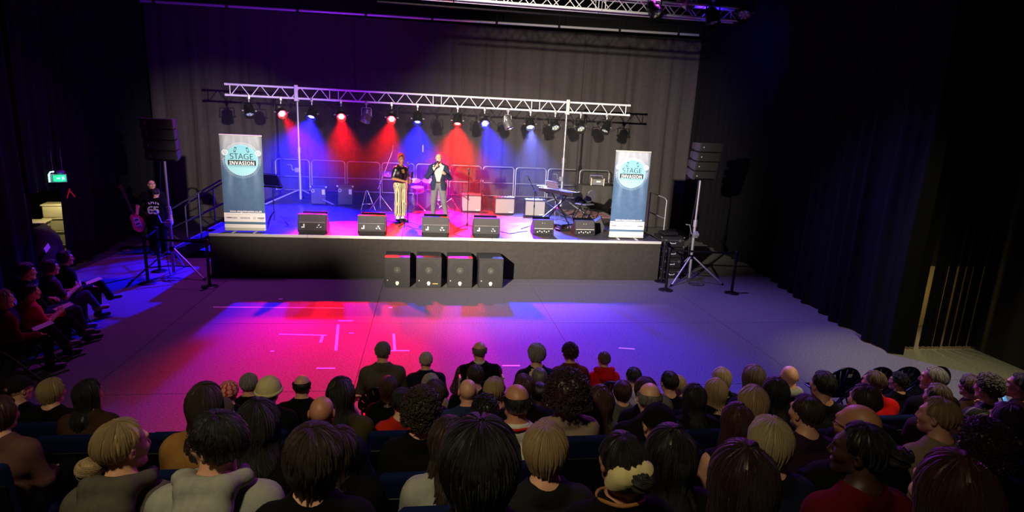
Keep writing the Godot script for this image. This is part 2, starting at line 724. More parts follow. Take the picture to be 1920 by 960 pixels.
# where a strand at azimuth ph (0 behind, PI in front) is, u of its way down: [place, outward]
func strand(ph: float, u: float, S: Dictionary) -> Array:
	var ap := absf(ph)
	var L: float = S.get("L", 0.0)
	var back: float = 1.72 if L > 0.05 else 2.08
	var te := keyed(ap, [[0.0, back], [1.0, back - 0.02], [1.5, 1.70], [1.95, 1.5], [2.35, 0.92], [3.15, 0.78]])
	var t0: float = S.get("t0", 0.0)
	if t0 > 0.0:
		t0 = keyed(ap, [[0.0, t0], [1.2, t0 + 0.12], [2.1, 1.42], [3.15, 1.45]])
		te = maxf(te, t0 + 0.02)
	var ext := L * keyed(ap, [[0.0, 1.0], [1.1, 0.96], [1.75, S.get("side", 0.9)], [2.05, 0.0], [3.15, 0.0]])
	ext += S.get("fringe", 0.0) * keyed(ap, [[0.0, 0.0], [2.2, 0.0], [2.6, 1.0], [3.15, 1.0]])
	var la := (te - t0) * 0.09
	var tot := la + ext
	var d := u * tot
	var th := t0 + minf(d, la) / 0.09
	var o := Vector3(sin(ph), 0, cos(ph))
	var q := Vector3(o.x * sin(th), cos(th), o.z * sin(th))
	var p := HC + q * HR
	var m := (q / HR).normalized()
	if d > la:
		var e := d - la
		var flare: float = S.get("flare", 0.10)
		p += Vector3(0, -e, 0) + o * (flare * e - 0.02 * smoothstep(0.0, 0.1, e) + 0.05 * smoothstep(0.10, 0.2, e) * maxf(o.z, 0.0))
		m = m.lerp(o, smoothstep(0.0, 0.04, e)).normalized()
		var w: float = S.get("wave", 0.0)
		if w > 0.0:
			p += o.cross(Vector3.UP) * sin(e * 42.0 + ph * 5.0) * w * smoothstep(0.0, 0.1, e)
			p += o * sin(e * 38.0 + ph * 3.0) * w * 0.7 * smoothstep(0.0, 0.1, e)
	return [p, m]

func build_hair(style: String) -> ArrayMesh:
	if hair_cache.has(style):
		return hair_cache[style]
	var S: Dictionary = {
		"short": {"th": 0.009, "locks": 130, "lr": 0.0055, "amp": 0.004, "llen": 0.35},
		"crop": {"th": 0.005, "locks": 0, "amp": 0.0015},
		"ring": {"th": 0.006, "t0": 1.12, "locks": 60, "lr": 0.005, "amp": 0.003, "llen": 0.5},
		"tousled": {"th": 0.017, "locks": 170, "lr": 0.010, "amp": 0.009, "llen": 0.4, "L": 0.015, "fringe": 0.03},
		"curlyshort": {"th": 0.015, "curl": 380, "cr": 0.009, "amp": 0.008},
		"curly": {"th": 0.026, "curl": 620, "cr": 0.012, "amp": 0.012, "L": 0.07, "flare": 0.25, "fringe": 0.02},
		"afro": {"th": 0.075, "curl": 800, "cr": 0.011, "amp": 0.016, "L": 0.06, "flare": 0.5},
		"bob": {"th": 0.016, "locks": 120, "lr": 0.008, "amp": 0.005, "L": 0.085, "flare": 0.02, "fringe": 0.03, "llen": 0.8},
		"mid": {"th": 0.017, "locks": 130, "lr": 0.008, "amp": 0.005, "L": 0.17, "flare": 0.05, "llen": 0.8},
		"long": {"th": 0.016, "locks": 150, "lr": 0.008, "amp": 0.006, "L": 0.32, "flare": 0.07, "llen": 0.85, "wave": 0.002},
		"wavy": {"th": 0.020, "locks": 170, "lr": 0.010, "amp": 0.009, "L": 0.27, "flare": 0.13, "wave": 0.011, "llen": 0.8},
		"layered": {"th": 0.026, "locks": 230, "lr": 0.009, "amp": 0.008, "L": 0.13, "flare": -0.06, "fringe": 0.03, "llen": 0.45},
		"swept": {"th": 0.011, "locks": 120, "lr": 0.006, "amp": 0.004, "llen": 0.7},
	}[style]
	var m := M.new()
	var rng := RandomNumberGenerator.new()
	rng.seed = hash(style)
	var nzz := FastNoiseLite.new()
	nzz.seed = hash(style) % 1000
	nzz.frequency = 1.0
	nzz.fractal_octaves = 2
	var th: float = S.th
	var amp: float = S.amp
	var cols := 64
	var rows := 20
	var curly: bool = S.has("curl")
	var out := []
	var inn := []
	for j in rows + 1:
		for i in cols + 1:
			var ph := -PI + TAU * i / cols
			var u := float(j) / rows
			var g := strand(ph, u, S)
			var gr: float
			if curly:
				gr = nzz.get_noise_3dv(g[0] * 38.0)
			else:
				gr = nzz.get_noise_2d(cos(ph) * 7.0 + 20.0, sin(ph) * 7.0 + u * 1.3) + 0.5 * nzz.get_noise_2d(cos(ph) * 18.0, sin(ph) * 18.0 + u * 1.5)
			var w := th * (0.72 + 0.28 * sin(minf(u * 2.2, 1.0) * PI * 0.5)) * (1.0 - 0.35 * smoothstep(0.7, 1.0, u)) + amp * gr * smoothstep(0.02, 0.25, u)
			if S.get("t0", 0.0) > 0.0:
				w *= smoothstep(-0.05, 0.45, u) * (1.0 - smoothstep(1.55, 2.05, absf(ph)))
			out.append(g[0] + g[1] * w)
			inn.append(g[0] - g[1] * 0.002)
	for side in 2:
		var base := m.v.size()
		var src: Array = out if side == 0 else inn
		for j in rows + 1:
			for i in cols + 1:
				var a: Vector3 = src[j * (cols + 1) + (i + 1 if i < cols else 1)]
				var b: Vector3 = src[j * (cols + 1) + (i - 1 if i > 0 else cols - 1)]
				var c: Vector3 = src[mini(j + 1, rows) * (cols + 1) + i]
				var d: Vector3 = src[maxi(j - 1, 0) * (cols + 1) + i]
				var nn := (a - b).cross(c - d)
				if nn.length() < 1e-12:
					nn = Vector3.UP
				var q: Vector3 = src[j * (cols + 1) + i] - HC
				if nn.dot(Vector3(q.x, maxf(q.y, 0.0), q.z)) < 0.0:
					nn = -nn
				m.add(src[j * (cols + 1) + i], nn if side == 0 else -nn, Vector2(float(i) / cols, float(j) / rows))
		for j in rows:
			for i in cols:
				var a := base + j * (cols + 1) + i
				m.quad(a, a + 1, a + cols + 2, a + cols + 1)
	var lo := rows * (cols + 1)
	var half := (rows + 1) * (cols + 1)
	for i in cols:
		m.quad(lo + i, lo + i + 1, half + lo + i + 1, half + lo + i)
	for k in S.get("locks", 0):
		var ph := rng.randf_range(-PI, PI)
		if S.get("t0", 0.0) > 0.0:
			ph *= 0.52
		if rng.randf() < 0.35:
			ph = rng.randf_range(-1.7, 1.7)
		var ll: float = S.llen * rng.randf_range(0.7, 1.1)
		var u0 := rng.randf_range(0.02, maxf(0.05, 1.04 - ll))
		var tw := rng.randf_range(-0.12, 0.12)
		var ps := []
		var rs := []
		for q in 9:
			var f := q / 8.0
			var u := minf(u0 + ll * f, 1.06)
			var g := strand(ph + tw * f, u, S)
			var lift := th * (0.80 + 0.25 * sin(f * PI)) + amp * rng.randf_range(0.0, 0.4)
			ps.append(g[0] + g[1] * lift)
			rs.append(S.lr * (0.25 + 0.75 * sin(PI * clampf(0.12 + f * 0.85, 0.0, 1.0))))
		m.tube(ps, rs, 5, true)
	for k in S.get("curl", 0):
		var ph := rng.randf_range(-PI, PI)
		if absf(ph) > 2.3 and rng.randf() < 0.5:
			ph = rng.randf_range(-1.8, 1.8)
		var u := lerpf(0.04, 1.0, pow(rng.randf(), 0.85))
		var g := strand(ph, u, S)
		var c: Vector3 = g[0] + g[1] * (th * (0.9 + rng.randf_range(-0.1, 0.15)))
		var a := Vector3(rng.randf_range(-1, 1), rng.randf_range(-1, 1), rng.randf_range(-1, 1)).normalized()
		var b := a.cross(g[1]).normalized()
		a = b.cross(a).normalized()
		var r: float = S.cr * rng.randf_range(0.7, 1.25)
		var ax := a.cross(b)
		var ps := []
		for q in 9:
			var an := q * 0.95
			ps.append(c + (a * cos(an) + b * sin(an)) * r + ax * (q - 4) * r * 0.28)
		m.tube(ps, 0.0042, 4, true)
	hair_cache[style] = m.done()
	return hair_cache[style]

func build_bun(r: float) -> ArrayMesh:
	var m := M.new()
	m.ball(Vector3.ZERO, Vector3(r, r * 0.92, r * 0.8), 14)
	for k in 7:
		var ps := []
		for q in 20:
			var a := q * 0.34 + k * 0.9
			var h := (q / 19.0 - 0.5) * 1.5 + 0.06 * k - 0.2
			ps.append(Vector3(cos(a) * cos(h), sin(h), sin(a) * cos(h)) * r * 0.98)
		m.tube(ps, r * 0.20, 6)
	return m.done()

# a cap, beanie or scarf over the skull
func dome(th: float, t1: float, ribs: int, rib: float, back_gap := 0.0) -> M:
	var m := M.new()
	var cols := 72
	var rows := 14
	for side in 2:
		m.grid(cols, rows, func(x, y):
			var ph := -PI + TAU * float(x)
			var lim := t1 - back_gap * (1.0 - smoothstep(0.25, 0.55, absf(ph)))
			var te := lim * float(y)
			var q := Vector3(sin(ph) * sin(te), cos(te), cos(ph) * sin(te))
			var w := th if side == 0 else th - 0.006
			if ribs > 0:
				w += rib * absf(sin(ph * ribs * 0.5)) * smoothstep(0.05, 0.4, float(y))
			return HC + q * HR + (q / HR).normalized() * w, Vector2(4, 2))
	for i in m.n.size():
		if m.n[i].length() < 0.5:
			m.n[i] = (m.v[i] - HC).normalized()
		if m.n[i].dot(m.v[i] - HC) < 0.0:
			m.n[i] = -m.n[i]
	for k in range(0, m.ix.size(), 3):
		var a := m.ix[k]
		if (m.v[m.ix[k + 2]] - m.v[a]).cross(m.v[m.ix[k + 1]] - m.v[a]).dot(m.n[a]) < 0.0:
			var b := m.ix[k + 1]
			m.ix[k + 1] = m.ix[k + 2]
			m.ix[k + 2] = b
	return m

# ------------------------------------------------------------------ the hall
func wavy(path: Array, y0: float, y1: float, amp: float, per: float, seed_: int, cells := 240) -> M:
	# a curtain hung along a path of (x, z), with folds that deepen downwards
	var m := M.new()
	var nz := FastNoiseLite.new()
	nz.seed = seed_
	nz.frequency = 1.0
	var c := Curve2D.new()
	for p in path:
		c.add_point(p)
	var len_ := c.get_baked_length()
	m.grid(cells, 14, func(x, y):
		var s := float(x) * len_
		var p: Vector2 = c.sample_baked(s)
		var q: Vector2 = (c.sample_baked(minf(s + 0.05, len_)) - c.sample_baked(maxf(s - 0.05, 0.0))).normalized()
		var h := lerpf(y1, y0, float(y))
		var ph := s / per * TAU + nz.get_noise_1d(s * 0.7) * 5.0
		var w := amp * (0.35 + 0.65 * float(y)) * (sin(ph + 0.3 * sin(h * 1.3 + s)) + 0.45 * sin(ph * 0.37 + 1.7)) + 0.05 * amp * nz.get_noise_2d(s * 3.0, h * 2.0)
		return Vector3(p.x - q.y * w, h, p.y + q.x * w), Vector2(len_, y1 - y0))
	return m

func build_hall() -> void:
	var black := mat("black_wall", Color(0.030, 0.030, 0.034), 0.95)
	var slab_m := mat("floor_slab", Color(0.16, 0.15, 0.15), 0.9)
	var M0 := M.new()
	struct("floor", M.new().box(Vector3(0.4, -0.11, 3.4), Vector3(21.2, 0.2, 23.8), 0.0), slab_m, "grey carpeted hall floor in front of the stage")
	var fm := cloth("carpet", Color(0.45, 0.435, 0.42), 1.3, 0.93, 0.25)
	fm.albedo_texture = tex.carpet
	var fl: MeshInstance3D = get_node("floor")
	for i in 6:
		for j in 6:
			var w := 3.3
			var d := 2.66
			part("floor_sheet", M.new().box(Vector3(-8.0 + i * w + w * 0.5, -0.004, -7.6 + j * d + d * 0.5), Vector3(w - 0.006, 0.012, d - 0.006), 0.003), fm, fl)
	struct("wall_back", M.new().box(Vector3(0.4, 3.9, -8.5), Vector3(21.2, 8.2, 0.2), 0.0), black)
	struct("wall_left", M.new().box(Vector3(-10.3, 3.9, 3.4), Vector3(0.2, 8.2, 24.0), 0.0), black)
	struct("wall_right", M.new().box(Vector3(11.1, 3.9, 3.4), Vector3(0.2, 8.2, 24.0), 0.0), black)
	struct("wall_front", M.new().box(Vector3(0.4, 3.9, 15.4), Vector3(21.6, 8.2, 0.2), 0.0), black)
	struct("ceiling", M.new().box(Vector3(0.4, 8.1, 3.4), Vector3(21.6, 0.2, 24.2), 0.0), black)
	# raked tiers
	var tm := cloth("tier_carpet", Color(0.10, 0.09, 0.12), 2.0, 0.95, 0.2)
	var nose := mat("nosing", Color(0.55, 0.53, 0.5), 0.5, 0.3)
	for k in 9:
		var z := 7.5 + 0.8 * k
		var y := 0.22 + 0.3 * k
		var z1 := 15.2 if k == 8 else z + 0.8
		var t := struct("floor_tier", M.new().box(Vector3(2.6, y * 0.5, (z + z1) * 0.5), Vector3(16.6, y, z1 - z), 0.004), tm)
		part("nosing", M.new().box(Vector3(2.6, y + 0.002, z + 0.018), Vector3(16.58, 0.008, 0.036), 0.002), nose, t)
	# black drapes
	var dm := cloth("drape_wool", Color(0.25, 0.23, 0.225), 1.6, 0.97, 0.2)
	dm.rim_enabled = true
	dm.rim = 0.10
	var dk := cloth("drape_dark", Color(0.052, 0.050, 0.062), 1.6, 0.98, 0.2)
	var xs := [-9.1, -6.1, -3.0, 0.2, 1.35, 4.9, 8.85]
	var where := ["at the far left behind the left loudspeaker", "behind the left end of the lighting truss", "behind the woman and the drum kit", "narrow, behind the man in the jacket", "behind the three silver amplifiers", "at the far right above the right banner"]
	for k in 6:
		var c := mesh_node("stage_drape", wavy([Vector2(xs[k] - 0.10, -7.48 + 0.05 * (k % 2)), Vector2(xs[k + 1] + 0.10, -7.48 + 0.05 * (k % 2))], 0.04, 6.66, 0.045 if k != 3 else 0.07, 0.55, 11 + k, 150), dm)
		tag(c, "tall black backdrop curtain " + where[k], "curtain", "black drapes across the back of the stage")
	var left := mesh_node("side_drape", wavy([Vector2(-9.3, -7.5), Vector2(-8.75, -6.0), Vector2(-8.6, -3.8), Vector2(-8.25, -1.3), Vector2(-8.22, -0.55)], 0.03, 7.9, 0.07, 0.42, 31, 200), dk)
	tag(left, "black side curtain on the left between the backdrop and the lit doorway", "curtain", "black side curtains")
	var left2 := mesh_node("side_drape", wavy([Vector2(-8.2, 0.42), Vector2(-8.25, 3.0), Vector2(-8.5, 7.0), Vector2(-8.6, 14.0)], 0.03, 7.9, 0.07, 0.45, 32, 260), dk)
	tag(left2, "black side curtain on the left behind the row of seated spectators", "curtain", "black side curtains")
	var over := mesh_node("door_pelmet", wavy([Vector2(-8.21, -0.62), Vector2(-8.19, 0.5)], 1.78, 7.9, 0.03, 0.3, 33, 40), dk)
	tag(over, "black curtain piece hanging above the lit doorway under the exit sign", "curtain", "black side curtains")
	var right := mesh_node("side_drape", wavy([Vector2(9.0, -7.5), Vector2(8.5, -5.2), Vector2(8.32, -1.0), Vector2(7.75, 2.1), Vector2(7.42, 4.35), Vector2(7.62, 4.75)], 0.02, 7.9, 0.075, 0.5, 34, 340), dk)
	tag(right, "long black curtain along the right side of the hall beside the right loudspeaker", "curtain", "black side curtains")
	# curtain strips with gaps, near the right edge, a lit passage behind them
	var strips := [[7.86, 8.12], [8.22, 8.44], [8.50, 8.66], [8.70, 8.80], [8.85, 8.94], [8.98, 9.14], [9.20, 9.32]]
	for k in strips.size():
		var a: float = strips[k][0]
		var b: float = strips[k][1]
		var st := mesh_node("curtain_strip", wavy([Vector2(a, 4.42), Vector2((a + b) * 0.5, 4.47), Vector2(b, 4.44)], 0.05, 7.9, 0.022, 0.09, 50 + k, 26), dk)
		tag(st, ["widest black curtain strip, leftmost of those with light showing between them", "second curtain strip from the left in the gap at the right of the hall", "third curtain strip from the left in the gap at the right of the hall", "fourth curtain strip from the left in the gap at the right of the hall", "fifth curtain strip from the left in the gap at the right of the hall", "sixth curtain strip from the left in the gap at the right of the hall", "last curtain strip in the gap, against the dark wing wall"][k], "curtain", "curtain strips with light between them")
	struct("wall_wing", M.new().box(Vector3(9.42, 3.9, 8.0), Vector3(0.22, 8.2, 7.2), 0.004), black)
	struct("wall_passage", M.new().box(Vector3(9.6, 0.62, 3.2), Vector3(4.0, 1.24, 0.08), 0.004), mat("passage_wall", Color(0.62, 0.56, 0.42), 0.8))
	struct("wall_passage_upper", M.new().box(Vector3(9.6, 4.6, 3.3), Vector3(4.0, 6.7, 0.06), 0.004), black)
	# the pipe the backdrop hangs from
	var pm := mat("pipe", Color(0.95, 0.95, 0.96), 0.38, 0.5)
	var pipe := thing("curtain_pipe", "long thin metal pipe carrying the black backdrop, catching coloured light", "pipe", Vector3(0, 6.74, -7.30))
	part("rail", M.new().bar(Vector3(-9.6, -0.09, 0), Vector3(8.75, 0.09, 0), 0.042, 12), pm, pipe)
	for k in 9:
		part("hanger", M.new().bar(Vector3(-8.8 + k * 2.1, -0.05, 0), Vector3(-8.8 + k * 2.1, 1.3, 0), 0.007, 6), mat("wire", Color(0.05, 0.05, 0.05), 0.6), pipe)
		part("collar", M.new().bar(Vector3(-8.84 + k * 2.1, -0.083 + k * 0.02, 0), Vector3(-8.76 + k * 2.1, -0.083 + k * 0.02, 0), 0.048, 10), mat("wire", Color(0.05, 0.05, 0.05), 0.6), pipe)
	build_doorway()
	build_tape()

func build_doorway() -> void:
	var cream := mat("crate_cream", Color(0.85, 0.82, 0.66), 0.6)
	var inner := mat("crate_inner", Color(0.42, 0.40, 0.30), 0.7)
	for k in 4:
		var hy := 0.02 + 0.30 * k
		var c := thing("storage_crate", ["cream plastic crate at the bottom of the right stack beyond the doorway", "cream plastic crate second from the bottom of the right stack beyond the doorway", "cream plastic crate third up in the right stack beyond the doorway", "cream plastic crate on top of the tall stack beyond the doorway"][k], "crate", Vector3(-8.75, hy + 0.12, -1.25), 0.25, "cream crates in the doorway")
		part("body", M.new().box(Vector3(0, 0.15, 0), Vector3(0.40, 0.29, 0.46), 0.02), cream, c)
		part("rim", M.new().box(Vector3(0, 0.285, 0), Vector3(0.44, 0.03, 0.50), 0.008), cream, c)
		part("handle", M.new().box(Vector3(0.195, 0.19, 0), Vector3(0.03, 0.05, 0.20), 0.012), inner, c)
		part("panel", M.new().box(Vector3(0.196, 0.09, 0), Vector3(0.02, 0.10, 0.32), 0.008), inner, c)
	for k in 3:
		var c := thing("storage_crate", ["cream plastic crate at the bottom of the low left stack beyond the doorway", "cream plastic crate in the middle of the low left stack beyond the doorway", "cream plastic crate on top of the low left stack beyond the doorway"][k], "crate", Vector3(-8.85, 0.13 + 0.30 * k, -0.68), 0.25, "cream crates in the doorway")
		part("body", M.new().box(Vector3(0, 0.15, 0), Vector3(0.40, 0.29, 0.46), 0.02), cream, c)
		part("rim", M.new().box(Vector3(0, 0.285, 0), Vector3(0.44, 0.03, 0.50), 0.008), cream, c)
		part("panel", M.new().box(Vector3(0.196, 0.12, 0), Vector3(0.02, 0.12, 0.32), 0.008), inner, c)
	var trolley := thing("crate_trolley", "low dark trolley under the cream crates beyond the doorway", "trolley", Vector3(-8.78, 0, -0.97), 0.25)
	part("deck", M.new().box(Vector3(0, 0.10, 0), Vector3(0.56, 0.06, 1.06), 0.01), mat("black_wood", Color(0.06, 0.06, 0.06), 0.7), trolley)
	for sx in [-0.2, 0.2]:
		for sz in [-0.42, 0.42]:
			part("wheel", M.new().lathe([Vector2(0.001, -0.02), Vector2(0.035, -0.02), Vector2(0.035, 0.02), Vector2(0.001, 0.02)], 12, Transform3D(Basis(Vector3.BACK, PI / 2), Vector3(sx, 0.036, sz))), mat("rubber", Color(0.03, 0.03, 0.03), 0.8), trolley)
	var heap := Field.new().run([[Vector3(-8.42, 0.30, 0.02), Vector3(-8.46, 0.74, -0.22), 0.20, 0.22, 0], [Vector3(-8.42, 0.08, 0.05), Vector3(-8.42, 0.40, -0.1), 0.22, 0.2, 0], [Vector3(-8.46, 0.10, -0.55), Vector3(-8.50, 0.64, -0.40), 0.22, 0.22, 0], [Vector3(-8.5, 0.86, -0.18), Vector3(-8.5, 0.92, -0.3), 0.14, 0.11, 0]], 0.03, 0.12).solid()
	for i in heap.v.size():
		heap.v[i] += heap.n[i] * 0.03 * folds.get_noise_3d(heap.v[i].x * 60.0, heap.v[i].y * 60.0, heap.v[i].z * 60.0)
	tag(mesh_node("folded_cloth", heap, cloth("grey_heap", Color(0.20, 0.20, 0.19), 4.0)), "heap of dark grey cloth in front of the cream crates in the doorway", "cloth")
	var paper := M.new().box(Vector3(-8.21, 0.62, 0.14), Vector3(0.006, 0.12, 0.18), 0.001, Basis(Vector3.RIGHT, 0.5))
	tag(mesh_node("paper_sheet", paper, mat("paper", Color(0.9, 0.88, 0.8), 0.8)), "white paper pinned on the dark cloth heap in the doorway", "paper")
	# exit sign on the left curtain
	var sg := thing("exit_sign", "small green lit exit sign with a purple lamp above the doorway", "sign", Vector3(-8.05, 2.02, -0.25), 0.62)
	sg.scale = Vector3.ONE * 0.78
	part("housing", M.new().box(Vector3(0, 0.0, -0.03), Vector3(0.36, 0.22, 0.05), 0.008), mat("sign_white", Color(0.8, 0.85, 0.85), 0.4), sg)
	var gm := mat("exit_green", Color(0.1, 0.75, 0.5), 0.5)
	gm.emission_enabled = true
	gm.emission = Color(0.16, 0.85, 0.56)
	gm.emission_energy_multiplier = 1.2
	part("sign_panel", M.new().box(Vector3(0.02, 0.0, 0.0), Vector3(0.27, 0.16, 0.02), 0.004), gm, sg)
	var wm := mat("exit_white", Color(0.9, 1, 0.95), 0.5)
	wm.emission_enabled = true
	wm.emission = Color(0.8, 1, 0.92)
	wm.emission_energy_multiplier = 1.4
	part("sign_arrow", M.new().slab(PackedVector2Array([Vector2(-0.085, -0.012), Vector2(-0.035, -0.012), Vector2(-0.035, -0.032), Vector2(-0.005, 0), Vector2(-0.035, 0.032), Vector2(-0.035, 0.012), Vector2(-0.085, 0.012)]), 0.004, Transform3D(Basis(), Vector3(0.04, 0, 0.012))), wm, sg)
	part("sign_figure", M.new().slab(PackedVector2Array([Vector2(0, -0.05), Vector2(0.015, -0.05), Vector2(0.03, -0.01), Vector2(0.05, -0.03), Vector2(0.06, -0.02), Vector2(0.04, 0.015), Vector2(0.045, 0.03), Vector2(0.025, 0.055), Vector2(0.01, 0.03), Vector2(-0.005, 0.01), Vector2(0.01, -0.005)]), 0.004, Transform3D(Basis(), Vector3(0.07, 0, 0.012))), wm, sg)
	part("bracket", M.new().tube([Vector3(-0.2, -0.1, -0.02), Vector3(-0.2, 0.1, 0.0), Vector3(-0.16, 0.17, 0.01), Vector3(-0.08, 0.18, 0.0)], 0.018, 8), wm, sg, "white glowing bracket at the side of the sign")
	part("lamp_dome", M.new().ball(Vector3(0.06, 0.165, 0.0), Vector3(0.10, 0.05, 0.07), 14), mat("dome_purple", Color(0.45, 0.12, 0.6), 0.35), sg, "purple dome on top of the sign")
	for x in [-0.1, 0.1]:
		part("chain", M.new().bar(Vector3(x, 0.1, -0.03), Vector3(x, 0.75, -0.03), 0.006, 6), mat("chrome", Color(0.8, 0.8, 0.82), 0.25, 1.0), sg)
	var gl := OmniLight3D.new()
	gl.name = "exit_sign_glow"
	gl.light_color = Color(0.3, 1.0, 0.75)
	gl.light_energy = 0.02
	gl.light_size = 0.08
	gl.omni_range = 30.0
	gl.omni_attenuation = 2.0
	gl.shadow_enabled = true
	sg.add_child(gl)
	gl.position = Vector3(0.02, 0, 0.14)
	var ar := M.new()
	ar.box(Vector3(0, 0.0, 0.07), Vector3(0.008, 0.035, 0.24), 0.002, Basis(Vector3.RIGHT, 0.95))
	ar.box(Vector3(0, -0.03, -0.08), Vector3(0.008, 0.035, 0.22), 0.002, Basis(Vector3.RIGHT, -0.75))
	var om := mat("orange_tape", Color(0.95, 0.28, 0.08), 0.6)
	var an := mesh_node("tape_arrow", ar, om)
	an.position = Vector3(-8.09, 1.66, -0.66)
	tag(an, "orange tape arrow stuck on the left curtain beside the doorway", "tape")

func build_tape() -> void:
	var pale := mat("tape_pale", Color(0.95, 0.80, 0.86), 0.6)
	var rows := [
		["-4.35 2.14 -3.02 2.16", "faint long strip of floor tape near the stage, leftmost"], ["-3.08 2.16 -2.0 2.19", "bright strip of floor tape near the stage, right of the faint one"],
		["-2.0 2.91 -1.74 2.91", "short floor tape at the top of the tall upright one"], ["-2.85 3.57 -2.08 3.63", "long pale strip of floor tape on the magenta floor"],
		["-1.97 3.11 -1.83 4.3", "upright floor tape running away from the audience on the magenta floor"], ["-2.14 3.65 -2.12 3.96", "short slanted floor tape just left of the upright one"],
		["-1.73 3.53 -1.65 3.53", "tiny floor tape mark right of the upright strip"], ["-0.99 3.57 -0.93 4.3", "yellowish upright floor tape behind the grey-haired man in front"],
		["-1.24 4.32 -0.70 4.33", "floor tape crossing the foot of the yellowish upright strip"], ["-2.0 4.96 -1.74 4.97", "floor tape nearest the audience at the left of the pool of light"],
		["-2.8 4.3 -2.75 4.3", "tiny floor tape speck at the far left of the magenta floor"], ["-1.17 2.15 -1.10 2.15", "tiny floor tape dot on the red floor before the loudspeakers"],
		["0.70 4.95 0.97 4.96", "floor tape right of the wheelchair user"], ["2.74 4.29 3.0 4.34", "floor tape on the blue-grey floor at the right"],
		["-3.32 1.63 -3.24 1.62", "tiny floor tape at the edge of the stage shadow"], ["6.9 5.55 7.3 5.6", "pale tape on the lit floor beside the right curtain gap"],
	]
	for r in rows:
		var q: PackedFloat64Array = r[0].split_floats(" ")
		var a := Vector3(q[0], 0.004, q[1])
		var b := Vector3(q[2], 0.004, q[3])
		var d := b - a
		var m := M.new().box((a + b) * 0.5, Vector3(d.length(), 0.002, 0.045), 0.0, Basis(Vector3.UP, atan2(-d.z, d.x)))
		tag(mesh_node("floor_tape", m, pale), r[1], "tape", "strips of tape on the floor")

# ------------------------------------------------------------------ the stage
func build_stage() -> void:
	var st := thing("stage_platform", "raised black stage with a pale front edge and black skirt", "stage", Vector3.ZERO)
	var dm := mat("deck", Color(0.28, 0.27, 0.28), 0.42)
	dm.uv1_triplanar = true
	dm.albedo_texture = tex.mottle
	dm.roughness_texture = tex.scuff
	dm.uv1_scale = Vector3.ONE * 0.7
	for i in 5:
		for j in 7:
			part("deck_panel", M.new().box(Vector3(-4.08 + 2.04 * i, HS - 0.03, -0.51 - 1.01 * j), Vector3(2.034, 0.06, 1.004), 0.004), dm, st)
	var em := mat("edge_trim", Color(0.80, 0.78, 0.74), 0.45, 0.2)
	for i in 5:
		part("edge_trim", M.new().box(Vector3(-4.08 + 2.04 * i, HS - 0.028, 0.012), Vector3(2.036, 0.066, 0.024), 0.006), em, st, "pale front edge of the stage")
	var sk := cloth("skirt", Color(0.235, 0.22, 0.205), 1.5, 0.95, 0.15)
	part("stage_skirt", wavy([Vector2(-5.1, -0.012), Vector2(5.1, -0.012)], 0.012, HS - 0.058, 0.012, 1.1, 71, 220), sk, st)
	part("stage_skirt", wavy([Vector2(-5.09, -7.06), Vector2(-5.09, -0.02)], 0.012, HS - 0.06, 0.012, 0.9, 72, 120), sk, st)
	part("stage_skirt", wavy([Vector2(5.09, -0.02), Vector2(5.09, -7.06)], 0.012, HS - 0.06, 0.012, 0.9, 73, 120), sk, st)
	for x in [-5.0, -2.5, 0.0, 2.5, 5.0]:
		for z in [-0.1, -3.5, -6.9]:
			part("leg", M.new().bar(Vector3(x, 0, z), Vector3(x, HS - 0.06, z), 0.03, 8), mat("steel", Color(0.5, 0.5, 0.52), 0.4, 0.9), st)
	# the rear guard rails
	var rm := mat("rail_steel", Color(0.70, 0.70, 0.72), 0.35, 0.75)
	var src: Node3D = null
	var names_ := ["leftmost, beside the left banner", "behind the left winch stand", "behind the bass amplifiers", "left of the cymbal stand", "behind the woman", "behind the man in the jacket", "right of the man", "behind the middle silver amplifier", "left of the right winch stand", "rightmost, behind the table"]
	for k in 10:
		var x := -4.85 + 1.13 * k
		var lb: String = "rounded steel guard rail panel at the stage rear, " + names_[k]
		if src == null:
			src = thing("guard_rail", lb, "railing", Vector3(x, HS, -6.95), 0.0, "guard rails along the back of the stage")
			var ps := []
			var w := 0.53
			var h := 1.11
			var r := 0.10
			ps.append(Vector3(-w, 0, 0))
			for q in 7:
				var a := PI - q * PI / 12
				ps.append(Vector3(-w + r + cos(a) * r, h - r + sin(a) * r, 0))
			for q in 7:
				var a := PI / 2 - q * PI / 12
				ps.append(Vector3(w - r + cos(a) * r, h - r + sin(a) * r, 0))
			ps.append(Vector3(w, 0, 0))
			part("frame", M.new().tube(ps, 0.019, 10), rm, src)
			part("middle_bar", M.new().bar(Vector3(-w, 0.56, 0), Vector3(w, 0.56, 0), 0.016, 8), rm, src)
			part("lower_bar", M.new().bar(Vector3(-w, 0.12, 0), Vector3(w, 0.12, 0), 0.016, 8), rm, src)
			for s in [-1, 1]:
				part("clamp", M.new().box(Vector3(w * s, 0.05, 0), Vector3(0.06, 0.10, 0.06), 0.008), mat("black_metal", Color(0.05, 0.05, 0.055), 0.45, 0.5), src)
		else:
			copy(src, lb, Vector3(x, HS, -6.95))
	build_truss()
	build_pars()
	build_banners()
	build_steps()

